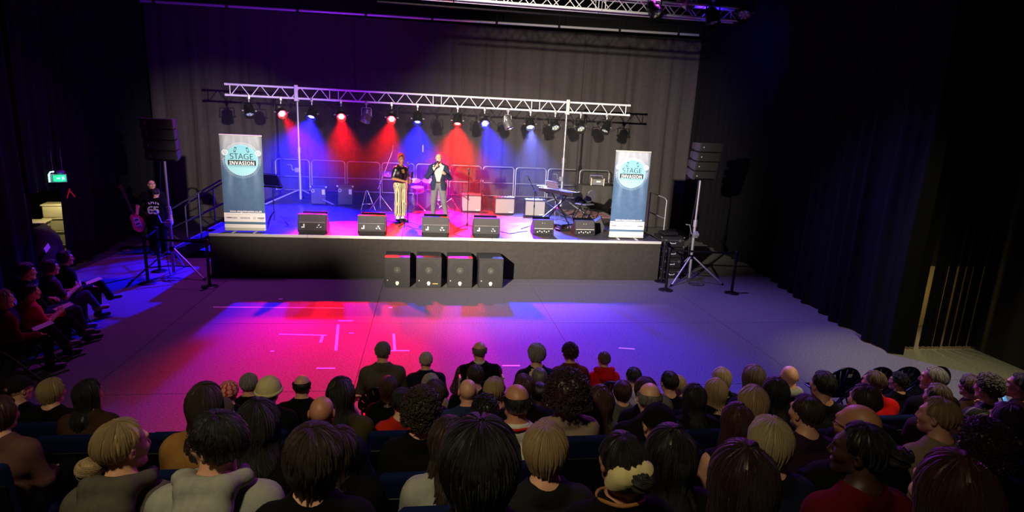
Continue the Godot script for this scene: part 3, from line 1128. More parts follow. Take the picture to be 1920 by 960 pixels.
func build_truss() -> void:
	var al := mat("aluminium", Color(0.95, 0.95, 0.95), 0.4, 0.2)
	var t := thing("lighting_truss", "long silver ladder truss carrying the stage lights", "truss", Vector3(0, 3.965, TRZ))
	for k in 4:
		var x0 := -6.072 + 2.9229 * k
		var sec := Node3D.new()
		sec.name = "truss_section"
		t.add_child(sec, true)
		for y in [0.0, 0.29]:
			part("chord", M.new().bar(Vector3(x0 + 0.02, y, 0), Vector3(x0 + 2.903, y, 0), 0.030, 10), al, sec)
			for e in [x0 + 0.02, x0 + 2.903]:
				part("coupler", M.new().bar(Vector3(e - 0.035, y, 0), Vector3(e + 0.035, y, 0), 0.036, 10), al, sec)
		for e in [x0 + 0.12, x0 + 2.803]:
			part("brace", M.new().bar(Vector3(e, 0, 0), Vector3(e, 0.29, 0), 0.012, 8), al, sec)
		var n := 10
		var w := 2.683 / n
		for q in n:
			var xa := x0 + 0.12 + w * q
			part("brace", M.new().bar(Vector3(xa + 0.02, 0.0 if q % 2 == 0 else 0.29, 0), Vector3(xa + w - 0.02, 0.29 if q % 2 == 0 else 0.0, 0), 0.012, 8), al, sec)
	for sd in [[-4.175, "left"], [3.675, "right"]]:
		var x: float = sd[0]
		var s := thing("winch_stand", "silver winch-up tripod stand holding the %s end of the lighting truss" % sd[1], "stand", Vector3(x, HS, TRZ), 0.0, "winch stands under the truss")
		var g := mat("stand_grey", Color(0.60, 0.60, 0.62), 0.4, 0.6)
		part("lower_mast", M.new().bar(Vector3(0, 0.12, -0.06), Vector3(0, 1.55, -0.06), 0.045, 12), g, s)
		part("upper_mast", M.new().bar(Vector3(0, 1.5, -0.06), Vector3(0, 2.95, -0.06), 0.032, 12), g, s)
		part("head_bracket", M.new().box(Vector3(0, 3.14, 0.055), Vector3(0.10, 0.44, 0.035), 0.008).box(Vector3(0, 2.95, 0.0), Vector3(0.12, 0.06, 0.14), 0.008), mat("bracket_white", Color(0.85, 0.85, 0.8), 0.4, 0.2), s, "pale bracket clasping the truss")
		part("collar", M.new().bar(Vector3(0, 1.48, -0.06), Vector3(0, 1.62, -0.06), 0.06, 12), g, s)
		part("winch", M.new().box(Vector3(-0.06, 0.98, -0.02), Vector3(0.12, 0.14, 0.10), 0.01), g, s)
		part("crank", M.new().tube([Vector3(-0.10, 0.98, 0.04), Vector3(-0.18, 0.98, 0.04), Vector3(-0.20, 1.12, 0.04), Vector3(-0.32, 1.13, 0.04)], 0.012, 8), g, s)
		for k in 3:
			var a := PI / 6 + TAU * k / 3 + (0.5 if x > 0 else -0.15)
			var d := Vector3(cos(a), 0, sin(a))
			var leg := part("leg", M.new().bar(Vector3(0, 0.40, -0.06) + d * 0.05, Vector3(0, 0.03, -0.06) + d * 1.1, 0.024, 8), g, s)
			part("foot_pad", M.new().bar(Vector3(0, 0, -0.06) + d * 1.1, Vector3(0, 0.05, -0.06) + d * 1.1, 0.05, 12), mat("rubber", Color(0.03, 0.03, 0.03), 0.8), leg)
	# the hall's own truss, high up nearer the audience
	var h := thing("house_truss", "high silver box truss of the hall crossing the top right of the photograph", "truss", Vector3(0, 5.92, 0.5))
	var n0 := -3.0
	for k in 3:
		var sec := Node3D.new()
		sec.name = "truss_section"
		h.add_child(sec, true)
		var a := n0 + 3.02 * k
		for y in [0.0, 0.25]:
			for z in [-0.125, 0.125]:
				part("chord", M.new().bar(Vector3(a, y, z), Vector3(a + 3.0, y, z), 0.025, 10), al, sec)
		for z in [-0.125, 0.125]:
			for e in [a + 0.06, a + 2.94]:
				part("brace", M.new().bar(Vector3(e, 0, z), Vector3(e, 0.25, z), 0.009, 6), al, sec)
			for q in 12:
				var xa := a + 0.06 + 0.24 * q
				var up: bool = (q % 2 == 0) == (z > 0)
				part("brace", M.new().bar(Vector3(xa, 0.0 if up else 0.25, z), Vector3(xa + 0.24, 0.25 if up else 0.0, z), 0.009, 6), al, sec)
	var bar := mesh_node("lighting_bar", M.new().bar(Vector3(-1.5, 5.80, 0.42), Vector3(5.4, 5.80, 0.42), 0.022, 8), mat("black_metal", Color(0.05, 0.05, 0.055), 0.45, 0.5))
	tag(bar, "thin dark pipe running under the high house truss", "pipe")

func par_can(label: String, group: String, p: Vector3, pitch: float, yaw: float, lit, silver: bool, called := "stage_light") -> Node3D:
	# hangs from p; the lens looks along +z turned down by pitch
	var o := thing(called, label, "stage light", p, yaw, group)
	var bm := mat("can_silver", Color(0.75, 0.75, 0.74), 0.3, 0.9) if silver else mat("can_black", Color(0.045, 0.045, 0.05), 0.35, 0.4)
	var cm := mat("clamp", Color(0.8, 0.8, 0.78), 0.35, 0.7)
	part("clamp", M.new().box(Vector3(0, -0.005, 0), Vector3(0.05, 0.09, 0.07), 0.01).bar(Vector3(0, -0.05, 0), Vector3(0, -0.11, 0), 0.012, 8).bar(Vector3(-0.05, 0.0, 0), Vector3(0.05, 0.0, 0), 0.008, 6), cm, o)
	var yk := M.new()
	yk.tube([Vector3(-0.125, -0.29, 0), Vector3(-0.125, -0.14, 0), Vector3(-0.115, -0.11, 0), Vector3(0.115, -0.11, 0), Vector3(0.125, -0.14, 0), Vector3(0.125, -0.29, 0)], 0.010, 6)
	part("yoke", yk, mat("black_metal", Color(0.05, 0.05, 0.055), 0.45, 0.5) if not silver else cm, o)
	var b := Basis(Vector3.RIGHT, pitch)
	var f := Transform3D(b * Basis(Vector3.RIGHT, PI / 2), Vector3(0, -0.29, 0))   # local y runs along the beam
	part("body", M.new().lathe([Vector2(0.001, -0.17), Vector2(0.05, -0.17), Vector2(0.075, -0.13), Vector2(0.08, -0.04), Vector2(0.105, 0.0), Vector2(0.108, 0.12), Vector2(0.112, 0.12), Vector2(0.112, 0.13), Vector2(0.10, 0.13), Vector2(0.098, 0.06)], 24, f), bm, o)
	var fins := M.new()
	for k in 4:
		fins.lathe([Vector2(0.078, -0.12 + k * 0.022), Vector2(0.094, -0.118 + k * 0.022), Vector2(0.094, -0.112 + k * 0.022), Vector2(0.078, -0.11 + k * 0.022)], 20, f)
	part("cooling_fins", fins, bm, o)
	for s in [-1, 1]:
		part("knob", M.new().bar(Vector3(0.112 * s, -0.29, 0), Vector3(0.150 * s, -0.29, 0), 0.018, 10), mat("knob", Color(0.5, 0.5, 0.48), 0.4, 0.6), o)
	var key := "lens_off"
	if lit != null:
		key = "lens_%s" % (lit as Color).to_html()
	var lm := mat(key, Color(0.55, 0.58, 0.55), 0.15, 0.2)
	if lit != null:
		lm.emission_enabled = true
		lm.emission = lit
		lm.emission_energy_multiplier = 7.0
	var hexa := 6 if lit != null else 24
	part("lens", M.new().lathe([Vector2(0.066, 0.068), Vector2(0.102, 0.064)], hexa, f), lm, o)
	var core := lm
	if lit != null:
		core = mat(key + "_core", Color(0.6, 0.6, 0.6), 0.15)
		core.emission_enabled = true
		core.emission = (lit as Color).lerp(Color(1, 0.9, 0.85), 0.35)
		core.emission_energy_multiplier = 16.0
	part("lens_core", M.new().lathe([Vector2(0.001, 0.072), Vector2(0.068, 0.068)], hexa, f), core, o, "white-hot middle of the lens" if lit != null else "")
	if lit == null:
		for k in 7:
			var a := TAU * k / 6
			var q := Vector3.ZERO if k == 6 else Vector3(cos(a), 0, sin(a)) * 0.06
			part("diode", M.new().ball(f * (q + Vector3(0, 0.070, 0)), Vector3(0.024, 0.024, 0.012), 10, b), mat("diode_%d" % (k % 3), [Color(0.75, 0.85, 0.75), Color(0.85, 0.8, 0.6), Color(0.7, 0.8, 0.9)][k % 3], 0.1), o)
	o.scale = Vector3.ONE * 1.32
	return o

func beam(o: Node3D, pitch: float, color: Color, energy: float, half: float, blend := 1.0) -> void:
	var l := SpotLight3D.new()
	l.name = "beam"
	l.light_color = color
	l.light_energy = energy
	l.spot_angle = half
	l.spot_angle_attenuation = blend
	l.spot_range = 40.0
	l.spot_attenuation = 2.0
	l.light_size = 0.07
	l.shadow_enabled = true
	o.add_child(l)
	var d := Basis(Vector3.RIGHT, pitch) * Vector3(0, 0, 1)
	l.position = Vector3(0, -0.29, 0) + d * 0.16
	l.rotation = Vector3(-pitch, PI, 0)

func build_pars() -> void:
	var red := Color(1.0, 0.03, 0.04)
	var blue := Color(0.06, 0.03, 1.0)
	var hot_red := Color(1.0, 0.06, 0.05)
	var hot_blue := Color(0.05, 0.10, 1.0)
	var g := "lights hanging on the stage truss"
	# x, pitch, yaw, colour (r b w -), energy, half angle, silver, label
	var rows := [
		[-5.469, 0.9, 0.5, "-", 0, 0, false, "unlit dark moving stage light at the left end of the truss"],
		[-4.613, 0.42, 0.50, "r", 0.6, 14.0, false, "red glowing stage light, leftmost lit lamp on the truss"],
		[-3.767, 0.88, -0.15, "b", 1.5, 42.0, false, "blue glowing stage light just right of the left winch stand"],
		[-2.959, 0.46, 0.16, "r", 1.15, 17.5, false, "red glowing stage light second red from the left on the truss"],
		[-2.249, 1.15, -0.5, "-", 0, 0, true, "unlit silver stage light between two red ones on the left half of the truss"],
		[-1.529, 0.46, -0.03, "r", 1.1, 17.5, false, "red glowing stage light above the woman singer"],
		[-0.79, 0.95, 0.0, "b", 0.9, 40.0, false, "blue glowing stage light left of the middle of the truss"],
		[0.377, 0.92, -0.05, "r", 0.8, 42.0, false, "pinkish red stage light above and right of the man"],
		[1.175, 0.46, 0.10, "b", 1.8, 18.0, false, "blue glowing stage light above the middle silver amplifier"],
		[1.875, 1.1, 0.8, "-", 0, 0, true, "unlit silver stage light tilted sideways right of the middle of the truss"],
		[2.556, 0.84, 0.0, "w", 1.0, 30.0, false, "pale blue-white stage light, rightmost lit lamp on the truss"],
		[3.315, 0.62, 0.0, "-", 0, 0, false, "unlit stage light with pale diodes just left of the right winch stand"],
		[4.103, 0.62, 0.0, "-", 0, 0, false, "unlit stage light with pale diodes just right of the right winch stand"],
		[4.929, 0.9, -0.8, "-", 0, 0, false, "unlit dark stage light turned away at the right end of the truss"],
	]
	for r in rows:
		var p := Vector3(r[0], 3.945, TRZ)
		var lens = null
		if r[3] == "r":
			lens = hot_red
		elif r[3] == "b":
			lens = hot_blue
		elif r[3] == "w":
			lens = Color(0.55, 0.62, 1.0)
		var o := par_can(r[7], g, p, r[1], r[2], lens, r[6])
		if r[3] != "-":
			var c: Color = red if r[3] == "r" else blue if r[3] == "b" else Color(0.42, 0.45, 1.0)
			var e: float = (RED_E if r[3] == "r" else BLUE_E if r[3] == "b" else WHITE_E) * r[4]
			beam(o, r[1], c, e, r[5])
	# sagging cables between the lamps
	var cm := mat("cable", Color(0.16, 0.16, 0.17), 0.5)
	for q in [[-3.55, -2.45], [-2.15, -1.3], [0.0, 0.85], [0.8, 1.55], [1.7, 2.8], [2.35, 3.2], [3.5, 5.0]]:
		var ps := []
		for k in 13:
			var f := k / 12.0
			ps.append(Vector3(lerpf(q[0], q[1], f), 3.93 - 0.30 * sin(PI * f), TRZ - 0.05))
		tag(mesh_node("power_cable", M.new().tube(ps, 0.007, 6), cm), "cable sagging under the truss near %s" % ["the second red and first silver lamp", "the silver lamp and the third red one", "the middle of the truss left side", "the middle of the truss right side", "the tilted silver lamp", "the pale blue lamp", "the two lamps at the right end"][[-3.55, -2.15, 0.0, 0.8, 1.7, 2.35, 3.5].find(q[0])], "cable", "cables under the stage truss")
	# lanterns on the house truss
	var hg := "lanterns on the high house truss"
	par_can("dark lantern hanging in front of the high truss, leftmost of those at the top edge", hg, Vector3(4.12, 6.36, 0.70), 0.75, 0.3, null, false, "house_lantern")
	par_can("silver lantern above the high truss at the top edge", hg, Vector3(4.85, 6.62, 0.55), 0.5, 0.5, null, true, "house_lantern")
	par_can("dark lantern hanging across the high truss near its right end", hg, Vector3(5.38, 6.30, 0.75), 1.1, 0.2, null, false, "house_lantern")
	par_can("dark lantern beyond the right end of the high truss", hg, Vector3(6.10, 6.45, 0.70), 0.6, -0.5, null, false, "house_lantern")

func banner_print(bright: float) -> ImageTexture:
	var w := 256
	var h := 620
	var im := Image.create(w, h, false, Image.FORMAT_RGB8)
	var nz := FastNoiseLite.new()
	nz.seed = 5
	nz.frequency = 0.02
	var top := Color(0.62, 0.64, 0.68)
	var mid := Color(0.27, 0.38, 0.50)
	for y in h:
		var v := float(y) / h
		for x in w:
			var u := float(x) / w
			var c := top.lerp(mid, smoothstep(0.05, 0.40, v))
			# pale shafts fanning down from the top
			var ray := (u - 0.5) / (0.35 + 0.65 * v)
			var sh := maxf(0.0, sin(ray * 13.0 + 1.0)) * (1.0 - smoothstep(0.1, 0.75, v)) * 0.20
			sh += 0.10 * smoothstep(0.10, 0.0, absf(absf(u - 0.5) - 0.30)) * (1.0 - smoothstep(0.4, 0.8, v))
			c = c.lerp(Color(0.86, 0.88, 0.92), clampf(sh, 0.0, 1.0))
			c = c.darkened(0.25 * smoothstep(0.38, 0.5, absf(u - 0.5)) * (1.0 - v))
			c = c.lightened(0.04 * nz.get_noise_2d(x, y))
			# the round badge
			var dx := (u - 0.5) * 0.85
			var dy := (v - 0.262) * 2.04
			var rr := sqrt(dx * dx + dy * dy)
			var an := atan2(dy, dx)
			if rr < 0.335:
				c = Color(0.50, 0.78, 0.84).lerp(Color(0.60, 0.82, 0.86), smoothstep(-0.3, 0.3, dy))
				if rr > 0.325:
					c = Color(0.68, 0.86, 0.90)
				if absf(dx) < 0.30 and dy > 0.125 and dy < 0.131:
					c = Color(0.22, 0.32, 0.38)
				if absf(dx) < 0.25 and dy > 0.150 and dy < 0.166 and (x * 7 % 5) < 3:
					c = c.lerp(Color(0.35, 0.45, 0.5), 0.35)
				if absf(dx) < 0.285 and dy > 0.0 and dy < 0.108:
					c = Color(0.10, 0.12, 0.15)
			elif rr < 0.40 and not (dy < -0.05 and absf(dx) > 0.1 and dy > -0.1):
				var band := (rr - 0.335) / 0.065
				var dots := fposmod(an * 9.0 + floorf(band * 2.0) * 0.5, 1.0)
				if dy > 0.1 and (dots < 0.55) and fposmod(band * 3.0, 1.0) < 0.6:
					c = c.lerp(Color(0.72, 0.84, 0.88), 0.55)
				elif dy <= 0.1 and absf(dots - 0.5) < 0.28 and absf(band - 0.5) < 0.32:
					c = c.lerp(Color(0.80, 0.88, 0.92), 0.6)
			# two little rings at the shoulders of the badge and microphones inside it
			for s in [-1.0, 1.0]:
				var q := Vector2(dx - s * 0.335, dy + 0.16).length()
				if absf(q - 0.052) < 0.010 or absf(q - 0.022) < 0.007:
					c = Color(0.85, 0.90, 0.93)
				var mx: float = (dx - s * 0.125) * cos(0.25) - s * (dy + 0.225) * sin(0.25)
				var my: float = s * (dx - s * 0.125) * sin(0.25) + (dy + 0.225) * cos(0.25)
				if absf(mx) < 0.022 and absf(my) < 0.055 and not (absf(mx) < 0.012 and absf(my) < 0.03):
					c = Color(0.25, 0.36, 0.42)
			# foot: white strip with small print, blue strip
			if v > 0.832 and v < 0.930:
				c = Color(0.90, 0.88, 0.84)
				var lu := fposmod(u * 60.0, 1.0)
				if v > 0.848 and v < 0.853 and u > 0.06 and u < 0.94 and lu < 0.7:
					c = Color(0.70, 0.68, 0.66)
				if v > 0.880 and v < 0.892 and ((u > 0.05 and u < 0.18) or (u > 0.80 and u < 0.97)) and lu < 0.75:
					c = Color(0.25, 0.25, 0.28)
				if v > 0.878 and v < 0.896 and ((u > 0.18 and u < 0.31) or (u > 0.38 and u < 0.62)) and lu < 0.8:
					c = Color(0.62, 0.62, 0.64)
				if v > 0.900 and v < 0.906 and u > 0.84 and u < 0.95 and lu < 0.7:
					c = Color(0.3, 0.3, 0.32)
				var ring := Vector2((u - 0.73) * 0.85, (v - 0.888) * 2.04).length()
				if absf(ring - 0.022) < 0.006:
					c = Color(0.6, 0.6, 0.62)
			elif v >= 0.930 and v < 0.958:
				c = Color(0.30, 0.42, 0.52)
			elif v >= 0.958:
				c = Color(0.88, 0.87, 0.83)
			im.set_pixel(x, y, c * bright)
	im.generate_mipmaps()
	return ImageTexture.create_from_image(im)

func lettering(called: String, text: String, font: Font, width: float, at_: Vector3, m: Material, parent: Node3D, depth := 0.002) -> MeshInstance3D:
	var t := TextMesh.new()
	t.text = text
	t.font = font
	t.font_size = 48
	t.pixel_size = 0.01
	t.depth = 0.1
	var bb := t.get_aabb()
	var o := part(called, t, m, parent)
	var s := width / bb.size.x
	o.scale = Vector3(s, s, depth / 0.1)
	o.position = at_ - Vector3(bb.get_center().x * s, bb.get_center().y * s, 0)
	return o

func sysfont(bold: bool) -> SystemFont:
	var f := SystemFont.new()
	f.font_names = PackedStringArray(["Droid Sans"])
	f.font_weight = 700 if bold else 400
	return f

func build_banners() -> void:
	var pm := mat("banner_print", Color.WHITE, 0.55)
	pm.albedo_texture = banner_print(1.0)
	var al := mat("cassette", Color(0.85, 0.84, 0.80), 0.35, 0.35)
	var dark := mat("banner_ink", Color(0.16, 0.24, 0.30), 0.6)
	var white := mat("banner_white", Color(0.95, 0.95, 0.93), 0.6)
	for sd in [[-4.41, -0.22, "left", 0.02], [4.31, -0.28, "right", -0.03]]:
		var b := thing("roller_banner", "tall blue roller banner with a round badge standing at the %s end of the stage" % sd[2], "banner", Vector3(sd[0], HS, sd[1]), sd[3], "roller banners on the stage")
		part("base_cassette", M.new().box(Vector3(0, 0.055, 0), Vector3(0.87, 0.075, 0.10), 0.03), al, b)
		for x in [-0.22, 0.22]:
			part("foot", M.new().box(Vector3(x, 0.008, 0.05), Vector3(0.05, 0.015, 0.30), 0.005), al, b)
		part("top_rail", M.new().box(Vector3(0, 2.085, 0), Vector3(0.86, 0.03, 0.024), 0.006), al, b)
		part("pole", M.new().bar(Vector3(0, 0.05, -0.035), Vector3(0, 2.08, -0.03), 0.010, 8), al, b)
		var sheet := M.new()
		sheet.grid(10, 16, func(x, y): return Vector3(-0.425 + 0.85 * float(x), 2.085 - 2.0 * float(y), 0.006 * 0.25 * sin(PI * float(x)) * sin(PI * float(y) * 2.0)))
		part("banner_sheet", sheet, pm, b)
		lettering("lettering", "STAGE", sysfont(false), 0.47, Vector3(0, 1.640, 0.007), dark, b)
		lettering("lettering", "INVASION", sysfont(true), 0.50, Vector3(0, 1.500, 0.007), white, b)
		lettering("lettering", "www.stageinvasion.co.uk", sysfont(true), 0.66, Vector3(0.03, 0.450, 0.007), white, b)

func build_steps() -> void:
	var bm := mat("black_wood", Color(0.06, 0.06, 0.06), 0.7)
	var ed := mat("step_edge", Color(0.55, 0.5, 0.6), 0.5, 0.2)
	var rm := mat("rail_dark", Color(0.34, 0.34, 0.37), 0.4, 0.7)
	var s := thing("stage_steps", "black portable steps with handrails going up to the left end of the stage", "steps", Vector3(-5.14, 0, -2.15))
	for k in 3:
		var x := -1.40 + 0.42 * k
		part("tread", M.new().box(Vector3(x + 0.21, 0.245 * (k + 1) - 0.02, 0), Vector3(0.44, 0.04, 0.95), 0.005), bm, s)
		part("tread_edge", M.new().box(Vector3(x, 0.245 * (k + 1) - 0.015, 0), Vector3(0.03, 0.045, 0.95), 0.005), ed, s, "pale edge of the tread")
	for z in [-0.49, 0.49]:
		part("stringer", M.new().slab(PackedVector2Array([Vector2(-1.45, 0.0), Vector2(-1.2, 0.0), Vector2(-0.02, 0.62), Vector2(-0.02, 0.78), Vector2(-0.2, 0.74), Vector2(-1.45, 0.16)]), 0.03, Transform3D(Basis(), Vector3(0, 0, z * 0.96))), bm, s)
		var rail := M.new().tube([Vector3(-1.42, 0.0, z), Vector3(-1.42, 1.12, z), Vector3(-1.36, 1.20, z), Vector3(-0.20, 1.93, z), Vector3(-0.08, 1.90, z), Vector3(-0.05, 1.78, z), Vector3(-0.05, 0.78, z)], 0.02, 8)
		part("handrail", rail, rm, s)
		part("middle_rail", M.new().bar(Vector3(-1.42, 0.72, z), Vector3(-0.05, 1.45, z), 0.014, 8), rm, s)
		part("post", M.new().bar(Vector3(-0.72, 0.50, z), Vector3(-0.72, 1.60, z), 0.016, 8), rm, s)
	# rail of the right-hand steps
	var r := thing("stage_steps", "steps with a steel handrail behind the flight cases at the right end of the stage", "steps", Vector3(5.14, 0, -1.75))
	var rs := mat("rail_steel", Color(0.70, 0.70, 0.72), 0.35, 0.75)
	for k in 3:
		part("tread", M.new().box(Vector3(1.15 - 0.42 * k, 0.245 * (k + 1) - 0.02, 0), Vector3(0.44, 0.04, 0.9), 0.005), bm, r)
	for z in [-0.46, 0.46]:
		part("stringer", M.new().slab(PackedVector2Array([Vector2(1.4, 0.0), Vector2(1.15, 0.0), Vector2(0.03, 0.60), Vector2(0.03, 0.76), Vector2(1.4, 0.16)]), 0.03, Transform3D(Basis(), Vector3(0, 0, z * 0.96))), bm, r)
	part("handrail", M.new().tube([Vector3(0.06, 0.98, 0.5), Vector3(0.06, 2.0, 0.5), Vector3(0.46, 1.87, 0.5), Vector3(0.52, 1.80, 0.5), Vector3(0.52, 0.52, 0.5)], 0.02, 8), rs, r)
	part("middle_rail", M.new().bar(Vector3(0.06, 1.50, 0.5), Vector3(0.52, 1.33, 0.5), 0.014, 8), rs, r)

# ------------------------------------------------------------------ sound gear and instruments
func tripod(r: float, h: float, mt: Material, o: Node3D, rad := 0.009, turn := 0.0) -> void:
	for k in 3:
		var a := turn + TAU * k / 3
		var d := Vector3(cos(a), 0, sin(a))
		part("leg", M.new().tube([Vector3(0, h, 0), d * r * 0.55 + Vector3(0, h * 0.45, 0), d * r + Vector3(0, 0.012, 0)], rad, 6), mt, o)

func mic_shape() -> M:
	# along +y, the grille on top
	return M.new().lathe([Vector2(0.001, -0.10), Vector2(0.010, -0.10), Vector2(0.012, -0.04), Vector2(0.017, 0.035), Vector2(0.023, 0.045), Vector2(0.026, 0.065), Vector2(0.020, 0.087), Vector2(0.001, 0.095)], 14)

func build_gear() -> void:
	var bk := mat("gear_black", Color(0.20, 0.19, 0.19), 0.75)
	var bd := mat("gear_dark", Color(0.085, 0.082, 0.085), 0.6)
	var metal := mat("black_metal", Color(0.05, 0.05, 0.055), 0.45, 0.5)
	var chrome := mat("chrome", Color(0.8, 0.8, 0.82), 0.25, 1.0)
	# floor monitors, backs to the audience
	var mon: Node3D = null
	var ml := ["black floor monitor wedge at the stage edge, leftmost, right of the left banner", "black floor monitor wedge at the stage edge in front of the woman", "black floor monitor wedge at the stage edge in front of the man", "black floor monitor wedge at the stage edge right of the centre microphone stand"]
	for k in 4:
		var p := Vector3([-2.98, -1.69, -0.27, 0.90][k], HS, -0.30)
		if mon == null:
			mon = thing("floor_monitor", ml[k], "monitor speaker", p, 0.0, "floor monitors along the stage edge")
			var w := 0.31
			var cab := M.new()
			var prof := PackedVector2Array([Vector2(-0.27, 0.0), Vector2(0.12, 0.0), Vector2(0.20, 0.09), Vector2(0.175, 0.265), Vector2(0.10, 0.43), Vector2(0.05, 0.44), Vector2(-0.29, 0.12)])
			var turn := Transform3D(Basis(Vector3.UP, -PI / 2), Vector3.ZERO)
			cab.slab(prof, w * 2.0 - 0.05, turn)
			part("cabinet", cab, bk, mon)
			for s in [-1, 1]:
				part("side_panel", M.new().slab(PackedVector2Array([Vector2(-0.26, 0.012), Vector2(0.11, 0.012), Vector2(0.185, 0.09), Vector2(0.165, 0.265), Vector2(0.095, 0.42), Vector2(0.05, 0.43), Vector2(-0.28, 0.12)]), 0.025, Transform3D(Basis(Vector3.UP, -PI / 2), Vector3(s * (w - 0.0125), 0, 0))), bd, mon)
			var face := Basis(Vector3.RIGHT, -0.14)
			var fc := Vector3(0, 0.175, 0.192)
			part("connector_panel", M.new().box(fc, Vector3(0.50, 0.135, 0.012), 0.004, face), bd, mon)
			part("trim_line", M.new().box(Vector3(0, 0.262, 0.178), Vector3(0.56, 0.008, 0.01), 0.002), mat("trim_pale", Color(0.55, 0.52, 0.5), 0.5), mon)
			part("handle", M.new().box(fc + Vector3(-0.17, 0.01, 0.012), Vector3(0.03, 0.085, 0.016), 0.004, face).box(fc + Vector3(-0.20, -0.02, 0.012), Vector3(0.05, 0.03, 0.016), 0.004, face), mat("label_pale", Color(0.75, 0.74, 0.72), 0.5), mon, "pale label beside the sockets")
			for s in [0.0, 1.0, 2.0]:
				part("socket", M.new().lathe([Vector2(0.001, 0.006), Vector2(0.012, 0.006), Vector2(0.012, 0.012), Vector2(0.022, 0.012), Vector2(0.022, 0)], 14, Transform3D(face * Basis(Vector3.RIGHT, PI / 2), fc + Vector3(0.15 + (s - 1) * 0.03, 0.028 if s == 1.0 else -0.018, 0.004))), chrome, mon)
			var gr := M.new()
			gr.box(Vector3(0, 0.285, -0.125), Vector3(0.54, 0.44, 0.02), 0.006, Basis(Vector3.RIGHT, -0.81))
			part("grille", gr, metal, mon)
		else:
			copy(mon, ml[k], p)
	for k in 2:
		var m2 := thing("floor_monitor", ["smaller floor monitor with a knob panel, left of the right-hand pair", "smaller floor monitor with a knob panel beside the right banner"][k], "monitor speaker", Vector3([2.32, 3.34][k], HS, -0.72), [0.0, 0.03][k], "smaller floor monitors at the right")
		var prof := PackedVector2Array([Vector2(-0.22, 0.0), Vector2(0.16, 0.0), Vector2(0.20, 0.03), Vector2(0.20, 0.15), Vector2(0.13, 0.36), Vector2(0.08, 0.37), Vector2(-0.24, 0.10)])
		part("cabinet", M.new().slab(prof, 0.46, Transform3D(Basis(Vector3.UP, -PI / 2), Vector3.ZERO)), bk, m2)
		for s in [-1, 1]:
			part("side_panel", M.new().slab(prof, 0.02, Transform3D(Basis(Vector3.UP, -PI / 2), Vector3(s * 0.24, 0, 0))), bd, m2)
		part("connector_panel", M.new().box(Vector3(0, 0.09, 0.203), Vector3(0.44, 0.11, 0.012), 0.004), bd, m2)
		part("trim_line", M.new().box(Vector3(0, 0.158, 0.198), Vector3(0.46, 0.012, 0.014), 0.003), mat("trim_bright", Color(0.8, 0.78, 0.72), 0.5), m2, "bright trim over the knob panel")
		for q in 6:
			part("knob", M.new().lathe([Vector2(0.016, 0), Vector2(0.014, 0.018), Vector2(0.001, 0.018)], 10, Transform3D(Basis(Vector3.RIGHT, PI / 2), Vector3(-0.15 + 0.055 * q, 0.08 + 0.022 * (q % 2), 0.208))), mat("label_pale", Color(0.75, 0.74, 0.72), 0.5), m2)
		part("socket", M.new().lathe([Vector2(0.028, 0), Vector2(0.028, 0.012), Vector2(0.018, 0.012), Vector2(0.001, 0.004)], 14, Transform3D(Basis(Vector3.RIGHT, PI / 2), Vector3(0.18, 0.09, 0.208))), metal, m2)
		for s in [-0.03, 0.03]:
			part("badge", M.new().box(Vector3(s, 0.285, 0.160), Vector3(0.008, 0.03, 0.006), 0.002, Basis(Vector3.RIGHT, -0.32)), mat("label_pale", Color(0.75, 0.74, 0.72), 0.5), m2)
		part("grille", M.new().box(Vector3(0, 0.25, -0.09), Vector3(0.44, 0.38, 0.02), 0.006, Basis(Vector3.RIGHT, -0.81)), metal, m2)
	# another dark wedge half hidden beside the right banner
	var side := thing("floor_monitor", "dark wedge monitor lying sideways just left of the right banner", "monitor speaker", Vector3(3.86, HS, -1.35), 1.3)
	part("cabinet", M.new().slab(PackedVector2Array([Vector2(-0.22, 0.0), Vector2(0.18, 0.0), Vector2(0.20, 0.15), Vector2(0.10, 0.36), Vector2(-0.24, 0.10)]), 0.46, Transform3D(Basis(Vector3.UP, -PI / 2), Vector3.ZERO)), bd, side)
	part("grille", M.new().box(Vector3(0, 0.24, -0.10), Vector3(0.42, 0.36, 0.02), 0.006, Basis(Vector3.RIGHT, -0.88)), metal, side)
	build_subs(bk, bd)
	build_arrays(bd, metal)
	build_barriers()
	build_backline(bk, bd, metal, chrome)

